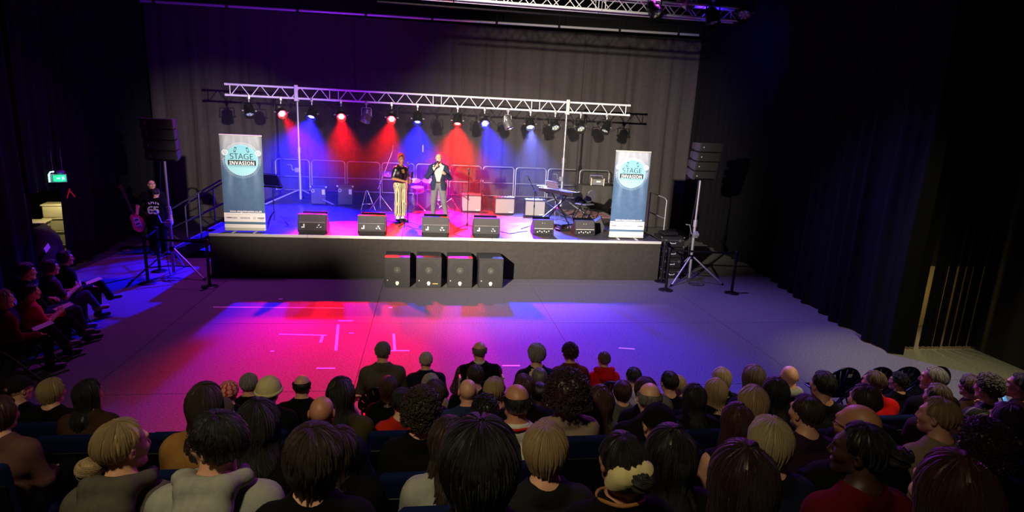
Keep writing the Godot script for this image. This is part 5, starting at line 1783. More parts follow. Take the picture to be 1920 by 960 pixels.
	# a second, lower stand of crossed legs
	var bs := thing("keyboard_bench_stand", "spare crossed metal stand with cables behind the keyboard", "stand", Vector3(3.10, HS, -3.10), 0.5)
	for s in [-1.0, 1.0]:
		part("cross_leg", M.new().bar(Vector3(-0.45 * s, 0.03, 0.02 * s), Vector3(0.40 * s, 0.55, 0.02 * s), 0.017, 8), chrome, bs)
		part("foot", M.new().bar(Vector3(-0.45 * s, 0.022, -0.2), Vector3(-0.45 * s, 0.022, 0.2), 0.015, 8), metal, bs)
	part("post", M.new().bar(Vector3(0.05, 0.05, 0), Vector3(0.05, 0.62, 0), 0.016, 8), chrome, bs)
	steel_chair()
	# draped table with a rack on it
	var tb := thing("table", "table under a black cloth at the back right of the stage", "table", Vector3(4.93, HS, -5.40))
	part("top", M.new().box(Vector3(0, 0.73, 0), Vector3(0.96, 0.03, 0.56), 0.006), bd, tb)
	for sx in [-0.42, 0.42]:
		for sz in [-0.22, 0.22]:
			part("leg", M.new().bar(Vector3(sx, 0, sz), Vector3(sx, 0.72, sz), 0.018, 8), chrome, tb)
	var tc := M.new()
	tc.grid(120, 10, func(x, y):
		var a := TAU * float(x)
		var sx := clampf(cos(a) * 1.35, -1.0, 1.0)
		var sz := clampf(sin(a) * 1.35, -1.0, 1.0)
		var w := 0.03 * sin(a * 13.0) * float(y)
		return Vector3(sx * (0.50 + w + 0.03 * float(y)), 0.752 - 0.70 * float(y), sz * (0.30 + w + 0.03 * float(y))))
	tc.box(Vector3(0, 0.753, 0), Vector3(1.0, 0.008, 0.60), 0.003)
	tag(mesh_node("tablecloth", tc, cloth("table_black", Color(0.27, 0.255, 0.24), 3.0)), "black cloth draped over the table at the back right of the stage", "tablecloth").position = Vector3(4.93, HS, -5.40)
	var rk := thing("rack_mixer", "grey metal rack unit with pale carrying handles on the black table", "mixer", Vector3(4.95, HS + 0.758, -5.35), -0.1)
	part("case", M.new().box(Vector3(0, 0.11, 0), Vector3(0.44, 0.20, 0.30), 0.012), mat("rack_grey", Color(0.42, 0.41, 0.38), 0.45, 0.3), rk)
	part("front_panel", M.new().box(Vector3(0.02, 0.11, 0.153), Vector3(0.30, 0.13, 0.01), 0.003), mat("panel_silver", Color(0.55, 0.55, 0.58), 0.35, 0.6), rk)
	part("display", M.new().box(Vector3(0.03, 0.13, 0.160), Vector3(0.13, 0.05, 0.006), 0.002), mat("badge_pale", Color(0.9, 0.87, 0.8), 0.4), rk)
	for s in [-1, 1]:
		part("handle", M.new().box(Vector3(0.205 * s, 0.12, 0.17), Vector3(0.035, 0.24, 0.03), 0.01), mat("handle_cream", Color(0.85, 0.80, 0.65), 0.4), rk)
	part("top_frame", M.new().tube([Vector3(-0.20, 0.20, -0.1), Vector3(-0.20, 0.30, -0.1), Vector3(0.20, 0.30, -0.1), Vector3(0.20, 0.20, -0.1)], 0.013, 8), mat("frame_lilac", Color(0.62, 0.55, 0.75), 0.4, 0.4), rk)
	part("cable_loop", M.new().tube([Vector3(-0.25, 0.02, 0.1), Vector3(-0.34, 0.10, 0.1), Vector3(-0.42, 0.06, 0.08), Vector3(-0.46, 0.012, 0.06)], 0.016, 6), metal, rk)
	# rug
	var rg := mat("rug_print", Color.WHITE, 0.95)
	rg.albedo_texture = rug_print()
	var rug := M.new().box(Vector3.ZERO, Vector3(1.30, 0.012, 1.5), 0.004)
	for i in rug.uv.size():
		rug.uv[i] = Vector2(rug.v[i].x / 1.3 + 0.5, rug.v[i].z / 1.5 + 0.5)
	var ro := mesh_node("rug", rug, rg)
	ro.position = Vector3(4.35, HS + 0.007, -4.1)
	tag(ro, "patterned reddish rug lying at the right of the stage behind the banner", "rug")
	# pedals and cables on the stage
	var pd := thing("foot_pedal", "dark foot pedals on the floor between the two smaller monitors", "pedal", Vector3(3.0, HS, -1.25), 0.4)
	part("board", M.new().box(Vector3(0, 0.03, 0), Vector3(0.46, 0.05, 0.22), 0.012), bd, pd)
	part("treadle", M.new().box(Vector3(-0.13, 0.08, 0), Vector3(0.11, 0.025, 0.20), 0.008, Basis(Vector3.RIGHT, 0.2)), metal, pd)
	part("switch", M.new().bar(Vector3(0.08, 0.05, 0.04), Vector3(0.08, 0.085, 0.04), 0.016, 8).bar(Vector3(0.17, 0.05, 0.04), Vector3(0.17, 0.085, 0.04), 0.016, 8), chrome, pd)
	var cab := mat("cable", Color(0.16, 0.16, 0.17), 0.5)
	var runs := [
		["cable snaking on the stage from the woman's microphone stand to the monitor", [Vector3(-0.94, 0, -1.40), Vector3(-0.75, 0, -1.0), Vector3(-0.45, 0, -0.85), Vector3(-0.30, 0, -0.75), Vector3(-0.25, 0, -0.62)]],
		["loose cable on the stage in front of the three silver amplifiers", [Vector3(0.9, 0, -0.75), Vector3(1.25, 0, -0.9), Vector3(1.5, 0, -0.6), Vector3(1.75, 0, -0.8), Vector3(2.0, 0, -0.95)]],
		["cable on the stage behind the centre microphone stand", [Vector3(0.52, 0, -1.15), Vector3(0.30, 0, -0.9), Vector3(0.15, 0, -0.5), Vector3(0.25, 0, -0.2), Vector3(0.45, 0, -0.12)]],
		["cable looping on the stage under the keyboard", [Vector3(2.5, 0, -3.2), Vector3(2.9, 0, -2.8), Vector3(2.6, 0, -2.3), Vector3(3.1, 0, -1.9), Vector3(3.5, 0, -2.1), Vector3(3.3, 0, -2.7)]],
		["cables lying on the stage below the drum kit", [Vector3(-1.6, 0, -3.3), Vector3(-1.2, 0, -3.1), Vector3(-0.8, 0, -3.35), Vector3(-0.3, 0, -3.1), Vector3(0.2, 0, -3.3)]],
	]
	for r in runs:
		var c := Curve3D.new()
		for q in r[1].size():
			var a: Vector3 = r[1][maxi(q - 1, 0)]
			var b: Vector3 = r[1][mini(q + 1, r[1].size() - 1)]
			c.add_point(r[1][q] + Vector3(0, HS + 0.010, 0), (a - b) * 0.2, (b - a) * 0.2)
		var ps := []
		for q in 40:
			ps.append(c.sample_baked(c.get_baked_length() * q / 39.0))
		tag(mesh_node("stage_cable", M.new().tube(ps, 0.008, 6), cab), r[0], "cable", "cables on the stage")

func rug_print() -> ImageTexture:
	var im := Image.create(128, 144, false, Image.FORMAT_RGB8)
	for y in 144:
		for x in 128:
			var u := absf(x - 64.0)
			var v := absf(y - 72.0)
			var c := Color(0.42, 0.16, 0.16)
			if u > 52 or v > 60:
				c = Color(0.75, 0.66, 0.62) if (x / 4 + y / 4) % 2 == 0 else Color(0.30, 0.14, 0.18)
			elif fmod(u + v, 22.0) < 3.0 or fmod(absf(u - v), 22.0) < 3.0:
				c = Color(0.78, 0.70, 0.66)
			elif fmod(u, 11.0) < 2.0 and fmod(v, 11.0) < 2.0:
				c = Color(0.15, 0.15, 0.3)
			im.set_pixel(x, y, c)
	im.generate_mipmaps()
	return ImageTexture.create_from_image(im)

func steel_chair() -> void:
	var m := mat("chair_frame", Color(0.07, 0.07, 0.075), 0.4, 0.5)
	var o := thing("folding_chair", "dark folding chair with a rounded back on the stage behind the keyboard", "chair", Vector3(3.98, HS, -2.95), 0.62)
	for s in [-1.0, 1.0]:
		part("front_leg", M.new().tube([Vector3(0.19 * s, 0.012, -0.26), Vector3(0.20 * s, 0.46, 0.02), Vector3(0.20 * s, 0.80, 0.20)], 0.012, 8), m, o)
		part("rear_leg", M.new().bar(Vector3(0.18 * s, 0.44, -0.12), Vector3(0.18 * s, 0.012, 0.24), 0.012, 8), m, o)
	part("seat", M.new().box(Vector3(0, 0.45, -0.04), Vector3(0.40, 0.035, 0.40), 0.016), mat("chair_pad", Color(0.40, 0.39, 0.44), 0.5), o)
	var oval := PackedVector2Array()
	for q in 24:
		var a := TAU * q / 24
		oval.append(Vector2(cos(a) * 0.215, sin(a) * 0.20))
	part("backrest", M.new().slab(oval, 0.03, Transform3D(Basis(Vector3.RIGHT, 0.38), Vector3(0, 0.70, 0.16))), mat("chair_pad", Color(0.40, 0.39, 0.44), 0.5), o)
	part("stretcher", M.new().bar(Vector3(-0.19, 0.16, 0.12), Vector3(0.19, 0.16, 0.12), 0.009, 6), m, o)
	var jk := M.new()
	jk.box(Vector3(-0.02, 0.50, -0.10), Vector3(0.26, 0.06, 0.2), 0.025, Basis(Vector3.UP, 0.4))
	tag(mesh_node("jacket_bundle", jk, cloth("bag_black", Color(0.10, 0.10, 0.105), 4.0)), "small dark bundle on the seat of the folding chair on stage", "bag").position = Vector3(3.98, HS, -2.95)

# ------------------------------------------------------------------ seats
var fan_chair: Node3D
var blue_seat: Node3D

func fan_chair_at(label: String, p: Vector3, yaw := 0.0, group := "black fan-backed folding chairs") -> Node3D:
	if fan_chair:
		return copy(fan_chair, label, p, yaw, group)
	var o := thing("folding_chair", label, "chair", p, yaw, group)
	fan_chair = o
	var pl := mat("chair_plastic", Color(0.035, 0.035, 0.038), 0.28)
	var tube_m := mat("chair_tube", Color(0.32, 0.32, 0.34), 0.35, 0.8)
	var lean := Transform3D(Basis(Vector3.RIGHT, 0.20), Vector3(0, 0.52, 0.17))
	var out := []
	for q in 25:
		var a := PI * (1.02 - 1.04 * q / 24.0)
		out.append(lean * Vector3(cos(a) * 0.225, 0.10 + sin(a) * 0.235, 0))
	var rim := [lean * Vector3(-0.07, -0.06, 0), lean * Vector3(-0.17, 0.03, 0)]
	rim.append_array(out)
	rim.append_array([lean * Vector3(0.17, 0.03, 0), lean * Vector3(0.07, -0.06, 0)])
	part("back_rim", M.new().tube(rim, 0.014, 8), pl, o)
	var n := 8
	for q in n:
		var a0 := PI * (1.0 - (q + 0.10) / n)
		var a1 := PI * (1.0 - (q + 0.90) / n)
		var poly := PackedVector2Array()
		var i0 := Vector2(cos(a0), sin(a0))
		var i1 := Vector2(cos(a1), sin(a1))
		poly.append(Vector2(i0.x * 0.05, -0.03 + i0.y * 0.05))
		poly.append(Vector2(i0.x * 0.222, 0.10 + i0.y * 0.222))
		var im := (i0 + i1).normalized()
		poly.append(Vector2(im.x * 0.224, 0.10 + im.y * 0.228))
		poly.append(Vector2(i1.x * 0.222, 0.10 + i1.y * 0.222))
		poly.append(Vector2(i1.x * 0.05, -0.03 + i1.y * 0.05))
		part("back_slat", M.new().slab(poly, 0.014, lean), pl, o)
	part("back_boss", M.new().slab(PackedVector2Array([Vector2(-0.085, -0.08), Vector2(0.085, -0.08), Vector2(0.075, 0.0), Vector2(0.0, 0.03), Vector2(-0.075, 0.0)]), 0.022, lean), pl, o)
	part("label_tag", M.new().box(lean * Vector3(0.055, 0.23, 0.010), Vector3(0.055, 0.045, 0.004), 0.001, Basis(Vector3.RIGHT, 0.20)), mat("chair_tag", Color(0.85, 0.85, 0.83), 0.4), o, "white tag on the chair back")
	part("seat", M.new().box(Vector3(0, 0.435, -0.03), Vector3(0.42, 0.03, 0.40), 0.014), pl, o)
	for s in [-1.0, 1.0]:
		part("front_leg", M.new().tube([Vector3(0.21 * s, 0.012, -0.24), Vector3(0.21 * s, 0.45, 0.05), Vector3(0.20 * s, 0.62, 0.19)], 0.012, 8), tube_m, o)
		part("rear_leg", M.new().bar(Vector3(0.19 * s, 0.42, -0.10), Vector3(0.19 * s, 0.012, 0.22), 0.012, 8), tube_m, o)
	part("stretcher", M.new().bar(Vector3(-0.20, 0.14, -0.16), Vector3(0.20, 0.14, -0.16), 0.009, 6), tube_m, o)
	return o

func blue_seat_at(label: String, p: Vector3, group := "blue tip-up seats of the raked rows") -> Node3D:
	if blue_seat:
		return copy(blue_seat, label, p, 0.0, group)
	var o := thing("auditorium_seat", label, "seat", p, 0.0, group)
	blue_seat = o
	var bl := cloth("seat_blue", Color(0.045, 0.095, 0.26), 8.0, 0.9, 0.15)
	var fr := mat("seat_frame", Color(0.03, 0.03, 0.035), 0.5, 0.3)
	part("backrest", M.new().box(Vector3(0, 0.68, 0.222), Vector3(0.435, 0.60, 0.07), 0.032, Basis(Vector3.RIGHT, 0.12)), bl, o)
	part("back_shell", M.new().box(Vector3(0, 0.62, 0.256), Vector3(0.40, 0.46, 0.02), 0.009, Basis(Vector3.RIGHT, 0.12)), fr, o)
	part("cushion", M.new().box(Vector3(0, 0.40, -0.03), Vector3(0.43, 0.08, 0.42), 0.03), bl, o)
	for s in [-1, 1]:
		part("side_frame", M.new().box(Vector3(0.205 * s, 0.20, 0.12), Vector3(0.03, 0.40, 0.05), 0.008), fr, o)
		part("foot", M.new().box(Vector3(0.205 * s, 0.012, 0.06), Vector3(0.05, 0.024, 0.30), 0.006), fr, o)
	return o

# ------------------------------------------------------------------ people
var kinds := {}
var extras_cache := {}

func hair_mat(key: String) -> StandardMaterial3D:
	var c: Color = {"black": Color(0.035, 0.028, 0.026), "dark": Color(0.075, 0.05, 0.04), "brown": Color(0.25, 0.155, 0.10), "light": Color(0.46, 0.35, 0.24), "blond": Color(0.80, 0.67, 0.46), "platinum": Color(0.86, 0.77, 0.58), "grey": Color(0.52, 0.49, 0.45), "white": Color(0.85, 0.82, 0.76), "auburn": Color(0.30, 0.11, 0.065), "red": Color(0.78, 0.22, 0.09), "plum": Color(0.22, 0.08, 0.09), "silver": Color(0.68, 0.65, 0.62)}[key]  # plum also puts purple stage light into some dark hair
	if mats.has("hair_" + key):
		return mats["hair_" + key]
	var m := mat("hair_" + key, c, 0.42)
	m.albedo_texture = tex.streak
	m.uv1_scale = Vector3(3, 1, 1)
	m.heightmap_enabled = true
	m.heightmap_texture = tex.streak
	m.heightmap_scale = 0.3
	m.metallic_specular = 0.6
	return m

func skin(key: String) -> StandardMaterial3D:
	if mats.has("skin_" + key):
		return mats["skin_" + key]
	var c: Color = {"fair": Color(0.83, 0.62, 0.50), "tan": Color(0.70, 0.48, 0.36), "brown": Color(0.52, 0.33, 0.22), "dark": Color(0.24, 0.14, 0.095)}[key]
	var m := mat("skin_" + key, c, 0.5)
	m.subsurf_scatter_enabled = true
	m.subsurf_scatter_strength = 0.08
	return m

func kind_of(code: String) -> Dictionary:
	if kinds.has(code):
		return kinds[code]
	var makers: Dictionary = {
		"m": func(): return sitting("lap", 1.08, 0.04),
		"b": func(): return sitting("lap", 1.20, 0.03, 0.0, "", 1.12),
		"w": func(): return sitting("lap", 0.92, 0.06),
		"h": func(): return sitting("hold", 0.94, 0.08),
		"k": func(): return sitting("lap", 0.90, 0.08),
		"c": func(): return sitting("cross", 1.02, 0.10),
		"f": func(): return sitting("lap", 1.04, 0.22),
		"p": func(): return sitting("clap", 0.93, 0.05),
		"v": func(): return sitting("lap", 1.16, 0.03, 0.0, "", 1.1),
		"s": func(): return sitting("lap", 0.94, 0.06),
		"x": func(): return sitting("lap", 0.95, -0.02, 0.0, "crossed"),
		"o": func(): return sitting("cross", 1.04, -0.06, 0.0, "out"),
		"y": func(): return sitting("hold", 0.95, 0.02, 0.0, "crossed"),
	}
	var maker: Callable = makers[code]
	var J: Dictionary = maker.call()
	J["lean"] = {"m": 0.04, "b": 0.03, "w": 0.06, "h": 0.08, "k": 0.08, "c": 0.10, "f": 0.22, "p": 0.05, "v": 0.03, "s": 0.06, "x": -0.02, "o": -0.06, "y": 0.02}[code]
	J["wide"] = {"m": 1.08, "b": 1.20, "w": 0.92, "h": 0.94, "k": 0.90, "c": 1.02, "f": 1.04, "p": 0.93, "v": 1.16, "s": 0.94, "x": 0.95, "o": 1.04, "y": 0.95}[code]
	if code == "v":
		J["sleeve"] = 5
	if code == "s":
		J["sleeve"] = 0
		J["bare"] = true
	if code in ["p", "y"]:
		J["bare"] = true
	kinds[code] = J
	return J

func cached(key: String, make: Callable) -> Mesh:
	if not extras_cache.has(key):
		extras_cache[key] = make.call()
	return extras_cache[key]

func hood_mesh() -> Mesh:
	return cached("hood", func():
		var f := Field.new().run([
			[Vector3(-0.075, 1.000, -0.075), Vector3(-0.108, 1.035, 0.03), 0.022, 0.028, 0],
			[Vector3(0.075, 1.000, -0.075), Vector3(0.108, 1.035, 0.03), 0.022, 0.028, 0],
			[Vector3(-0.108, 1.035, 0.03), Vector3(-0.065, 1.045, 0.11), 0.028, 0.034, 0],
			[Vector3(0.108, 1.035, 0.03), Vector3(0.065, 1.045, 0.11), 0.028, 0.034, 0],
			[Vector3(-0.065, 1.045, 0.11), Vector3(0.065, 1.045, 0.11), 0.034, 0.036, 0],
			[Vector3(-0.05, 0.965, 0.15), Vector3(0.05, 0.965, 0.15), 0.055, 0.055, 0],
			[Vector3(0, 0.87, 0.160), Vector3(0, 0.95, 0.155), 0.03, 0.05, 0]], 0.013, 0.05)
		var m := f.solid()
		for i in m.v.size():
			m.v[i] += m.n[i] * 0.012 * folds.get_noise_3d(m.v[i].x * 70.0, m.v[i].y * 40.0, m.v[i].z * 70.0)
		return m.done())

func ring_mesh(key: String, r: float, y: float, rad: float, wob: float) -> Mesh:
	return cached(key, func():
		var ps := []
		for q in 28:
			var a := TAU * q / 28
			ps.append(Vector3(sin(a) * r, y + 0.014 * cos(a) + wob * sin(a * 5.0), 0.012 + cos(a) * (r * 0.98)))
		return M.new().tube(ps, rad, 10, false, true).done())

func glasses_mesh() -> Mesh:
	return cached("glasses", func():
		var m := M.new()
		for s in [-1.0, 1.0]:
			var ps := []
			for q in 16:
				var a := TAU * q / 16
				ps.append(Vector3(0.032 * s + cos(a) * 0.024, 0.012 + sin(a) * 0.018, -0.104))
			m.tube(ps, 0.0022, 5, false, true)
			m.tube([Vector3(0.056 * s, 0.016, -0.104), Vector3(0.078 * s, 0.016, -0.06), Vector3(0.083 * s, 0.014, 0.0), Vector3(0.082 * s, -0.004, 0.03)], 0.0022, 5)
		m.bar(Vector3(-0.009, 0.014, -0.106), Vector3(0.009, 0.014, -0.106), 0.002, 5)
		return m.done())

func eyes_mesh(which: int) -> Mesh:
	return cached("eyes%d" % which, func():
		var m := M.new()
		for s in [-1.0, 1.0]:
			if which == 0:
				m.ball(Vector3(0.031 * s, 0.008, -0.0685), Vector3.ONE * 0.0115, 12)
			elif which == 1:
				m.ball(Vector3(0.031 * s, 0.008, -0.0765), Vector3(0.0058, 0.0058, 0.0045), 10)
			else:
				m.tube([Vector3(0.016 * s, 0.033, -0.096), Vector3(0.031 * s, 0.038, -0.094), Vector3(0.047 * s, 0.033, -0.084)], 0.0035, 6)
		return m.done())

func lips_mesh() -> Mesh:
	return cached("lips", func(): return M.new().tube([Vector3(-0.021, -0.0625, -0.086), Vector3(-0.008, -0.060, -0.0945), Vector3(0, -0.0615, -0.095), Vector3(0.008, -0.060, -0.0945), Vector3(0.021, -0.0625, -0.086)], [0.002, 0.0055, 0.006, 0.0055, 0.002], 8).done())

func dress(root: Node3D, B: Dictionary, S: Dictionary) -> void:
	# S: skin, hair, haircol, top, bottom, shoes (materials), extras
	var J0: Dictionary = B.J
	part("body", B.body, skin(S.get("skin", "fair")), root)
	if J0.get("sleeve", 1) == 5:
		for q in [5, 8]:
			part("sleeve", B.field.shell(q, 0.010, folds, 0.7), S.get("sleeves", paint("grey")), root, "pale patterned sleeve")
	if S.top:
		part("top", B.top, S.top, root)
	part("trousers", B.bottom, S.bottom, root)
	for q in ["shoe_left", "shoe_right"]:
		part("shoe", B[q], S.get("shoes", mat("shoe_dark", Color(0.05, 0.045, 0.045), 0.5)), root)
	var hx: Transform3D = B.head
	var hs: Node3D
	if S.hair != "none":
		hs = part("hair", build_hair(S.hair), hair_mat(S.haircol), root)
		hs.transform = hx * Transform3D(Basis.from_scale(Vector3.ONE * S.get("hairscale", 1.0)), HC * (1.0 - S.get("hairscale", 1.0)))
	var ex: PackedStringArray = S.get("extras", PackedStringArray())
	var J: Dictionary = B.J
	var ln := Transform3D(Basis(Vector3.RIGHT, -J.get("lean", 0.0)), Vector3.ZERO)
	ln.origin = Vector3(0, 0.5, 0.03) - ln.basis * Vector3(0, 0.5, 0.03)
	if ex.has("face"):
		var eg := part("eyes", eyes_mesh(0), mat("eye_white", Color(0.9, 0.88, 0.85), 0.3), root)
		eg.transform = hx
		var ir := part("iris", eyes_mesh(1), mat("iris", Color(0.10, 0.06, 0.04), 0.2), eg)
		part("eyebrows", eyes_mesh(2), hair_mat(S.haircol if S.hair != "none" else "grey"), root).transform = hx
		part("lips", lips_mesh(), mat("lips", Color(0.52, 0.27, 0.23), 0.45), root).transform = hx
	for e in ex:
		var a: PackedStringArray = e.split(":")
		var m: Material = null
		if a.size() > 1 and not a[0] in ["hs", "skin", "yaw"]:
			m = paint(a[1])
		match a[0]:
			"hood":
				part("hood", hood_mesh(), S.top, root).transform = ln
			"collar":
				part("collar", ring_mesh("collar", 0.062, 1.022, 0.020, 0.0), m if m else S.top, root).transform = ln
			"scarf":
				part("scarf", ring_mesh("scarf", 0.080, 1.025, 0.036, 0.006), m, root).transform = ln
			"lanyard":
				part("lanyard", ring_mesh("lanyard", 0.090, 1.020, 0.008, 0.002), m, root).transform = ln
			"glasses":
				part("glasses", glasses_mesh(), mat("glasses_frame", Color(0.05, 0.04, 0.04), 0.3, 0.4), root).transform = hx
			"cap":
				var c := part("cap", cached("cap", func():
					var d := dome(0.017, 1.50, 6, 0.0, 0.42)
					d.ball(HC + Vector3(0, HR.y + 0.018, 0), Vector3(0.008, 0.005, 0.008), 8)
					return d.done()), m, root)
				c.transform = hx
				part("peak", cached("peak", func():
					return M.new().grid(16, 6, func(x, y):
						var an := (float(x) - 0.5) * 1.9
						return Vector3(sin(an) * (0.088 + 0.02 * float(y)), 0.035 - 0.02 * float(y) - 0.02 * absf(an) * float(y), 0.012 - cos(an) * (0.105 + 0.075 * float(y)))).done()), m, c)
				part("strap", cached("cap_strap", func():
					var ps := []
					for q in 13:
						var an := (q / 12.0 - 0.5) * 1.2
						ps.append(HC + Vector3(sin(an) * (HR.x + 0.014), -0.004 + HR.y * cos(1.50), cos(an) * (HR.z + 0.013)))
					return M.new().tube(ps, 0.010, 6).done()), m, c)
			"beanie":
				part("beanie", cached("beanie", func():
					var d := dome(0.024, 1.62, 0, 0.0)
					var ps := []
					for q in 32:
						var an := TAU * q / 32
						ps.append(HC + Vector3(sin(an) * (HR.x + 0.022), -0.012, cos(an) * (HR.z + 0.022)))
					d.tube(ps, 0.016, 8, false, true)
					return d.done()), m, root).transform = hx
			"bandana":
				var bm := mat("bandana_print", Color.WHITE, 0.9)
				bm.albedo_texture = tex.paisley
				bm.uv1_scale = Vector3(0.3, 0.5, 1)
				var b := part("bandana", cached("bandana", func(): return dome(0.016, 1.72, 5, 0.003).done()), bm, root)
				b.transform = hx
				part("knot", cached("knot", func(): return M.new().ball(Vector3(0, -0.02, 0.125), Vector3(0.022, 0.016, 0.014), 10).tube([Vector3(0, -0.02, 0.125), Vector3(0.03, -0.06, 0.13), Vector3(0.035, -0.10, 0.125)], [0.006, 0.014, 0.003], 6).tube([Vector3(0, -0.02, 0.125), Vector3(-0.02, -0.07, 0.132), Vector3(-0.03, -0.11, 0.125)], [0.006, 0.014, 0.003], 6).done()), bm, b)
			"bun", "bunlow", "bunside":
				var bp: Vector3 = {"bun": Vector3(0, 0.045, 0.135), "bunlow": Vector3(-0.035, -0.045, 0.125), "bunside": Vector3(0.03, 0.0, 0.135)}[a[0]]
				var bun := part("bun", cached("bun", func(): return build_bun(0.045)), hair_mat(S.haircol), hs)
				bun.position = bp
			"pony":
				part("ponytail", cached("pony", func():
					var m2 := M.new()
					for q in 16:
						var o := Vector3(sin(q * 2.4), 0, cos(q * 2.4)) * 0.016 * sqrt(q / 16.0)
						m2.tube([Vector3(0, 0.05, 0.105) + o * 0.4, Vector3(0, 0.045, 0.15) + o, Vector3(0, 0.0, 0.172) + o * 1.3, Vector3(0, -0.07, 0.165) + o * 1.4, Vector3(o.x, -0.14 - 0.02 * (q % 3), 0.15)], [0.010, 0.013, 0.014, 0.012, 0.003], 6)
					m2.tube([Vector3(0, 0.052, 0.118), Vector3(0, 0.047, 0.135)], 0.024, 10)
					return m2.done()), hair_mat(S.haircol), hs)
			"strap":
				part("bag_strap", cached("strap", func():
					var ps := []
					for q in 12:
						var f := q / 11.0
						ps.append(Vector3(lerpf(0.085, -0.085, f), lerpf(1.045, 0.74, f), 0.105 + 0.135 * sin(minf(f * 1.5, 1.0) * PI * 0.5)))
					return M.new().tube(ps, 0.013, 8).done()), m, root, "red strap across the back").transform = ln
			"scrunchie":
				part("hair_wrap", cached("wrap", func():
					var d := Field.new().run([[Vector3(-0.03, 0.0, 0.095), Vector3(0.05, 0.01, 0.10), 0.055, 0.05, 0], [Vector3(-0.05, -0.04, 0.075), Vector3(0.0, -0.06, 0.09), 0.04, 0.04, 0], [Vector3(0.02, 0.03, 0.10), Vector3(0.05, 0.02, 0.09), 0.03, 0.03, 0]], 0.008, 0.03).solid()
					for i in d.v.size():
						var q := d.v[i] - Vector3(0.02, 0.0, 0.10)
						d.v[i] += d.n[i] * 0.0035 * sin(atan2(q.y, q.x) * 13.0)
					return d.done()), m, hs, "pale gathered hair wrap")
			"clip":
				part("hair_clip", cached("clip", func(): return M.new().ball(Vector3(0.055, 0.0, 0.115), Vector3(0.012, 0.018, 0.008), 10).done()), m, hs, "pale heart-shaped hair clip")
			"shawl":
				part("shawl", cached("shawl", func():
					return M.new().grid(14, 8, func(x, y):
						var u := (float(x) - 0.5) * 2.0
						return Vector3(u * lerpf(0.085, 0.105, float(y)), lerpf(1.035, 0.84, float(y)) - 0.01 * absf(u), 0.105 + 0.075 * smoothstep(0.0, 0.5, float(y)) - 0.05 * u * u * (1.0 - 0.6 * float(y)))).done()), m, root).transform = ln
			"vest":
				pass
			"braces":
				part("braces", cached("braces", func():
					var m2 := M.new()
					for s in [-1.0, 1.0]:
						m2.tube([Vector3(0.09 * s, 0.985, 0.06), Vector3(0.085 * s, 0.90, 0.125), Vector3(0.06 * s, 0.78, 0.145)], 0.012, 6)
					return m2.done()), m, root).transform = ln

func paint(key: String) -> StandardMaterial3D:
	if mats.has("cloth_" + key):
		return mats["cloth_" + key]
	var c: Color = {
		"black": Color(0.045, 0.045, 0.05), "charcoal": Color(0.13, 0.13, 0.135), "grey": Color(0.36, 0.35, 0.34), "olivegrey": Color(0.33, 0.31, 0.27), "palegrey": Color(0.62, 0.62, 0.58), "white": Color(0.85, 0.84, 0.80), "cream": Color(0.86, 0.80, 0.58),
		"navy": Color(0.09, 0.11, 0.20), "blue": Color(0.16, 0.20, 0.34), "denim": Color(0.20, 0.24, 0.34), "tan": Color(0.60, 0.42, 0.22), "rust": Color(0.42, 0.19, 0.08), "red": Color(0.80, 0.08, 0.07), "orange": Color(0.75, 0.16, 0.06), "darkred": Color(0.36, 0.045, 0.05), "pink": Color(0.90, 0.22, 0.35), "olive": Color(0.26, 0.23, 0.13), "brown": Color(0.26, 0.17, 0.12), "fleece": Color(0.42, 0.28, 0.26), "beige": Color(0.58, 0.50, 0.42), "plum": Color(0.20, 0.10, 0.18),
	}[key]
	return cloth("cloth_" + key, c, 5.0, 0.92, 0.2)

func short_label(t: String) -> String:
	return " ".join(t.split(" ").slice(0, 10)).trim_suffix(",")

func spectator(row: String) -> void:
	var hv := row.split("|")
	var q := hv[0].split(" ", false)
	var x := q[0].to_float()
	var z := q[1].to_float()
	var fl := q[2].to_float()
	var sc := q[3].to_float() * 1.025
	var code := q[4]
	var turn := q[5].split(",")
	var tv := Vector3(turn[1].to_float() if turn.size() > 1 else 0.0, turn[0].to_float(), turn[2].to_float() if turn.size() > 2 else 0.0)
	var J := kind_of(code)
	var B := make_body(code, J, J.wide, tv)
	var ex := q[10].split(";") if q.size() > 10 else PackedStringArray()
	var sk := "fair"
	var yaw := 0.0
	var hsc := 1.0
	for e in ex:
		if e.begins_with("hs:"):
			hsc = e.substr(3).to_float()
		if e.begins_with("skin:"):
			sk = e.substr(5)
		if e.begins_with("yaw:"):
			yaw = e.substr(4).to_float()
	var hz: float = (B.head as Transform3D).origin.z * sc
	var o := thing("person", hv[1], "person", Vector3(x, fl, z - hz), yaw, "seated audience")
	o.scale = Vector3.ONE * sc
	dress(o, B, {"skin": sk, "hair": q[6], "haircol": q[7], "top": paint(q[8]) if not q[8].begins_with("tex:") else mats[q[8].substr(4)], "bottom": paint(q[9]), "extras": ex, "sleeves": mats.get("floral", null), "hairscale": hsc})
	if ex.has("wheelchair"):
		wheelchair(Vector3(x, fl, z - hz), sc)
	elif fl < 0.1:
		fan_chair_at("folding chair under the " + short_label(hv[1]), Vector3(x, fl + 0.006, z - hz + 0.02))
	elif ex.has("seat1"):
		blue_seat_at("blue seat back at the bottom edge behind the grey-brown hooded top", Vector3(x, fl, z - hz))
	elif ex.has("seat2"):
		blue_seat_at("blue seat back at the bottom edge behind the pale grey hooded top", Vector3(x, fl, z - hz))
	else:
		blue_seat_at("blue seat under the " + short_label(hv[1]), Vector3(x, fl, z - hz))

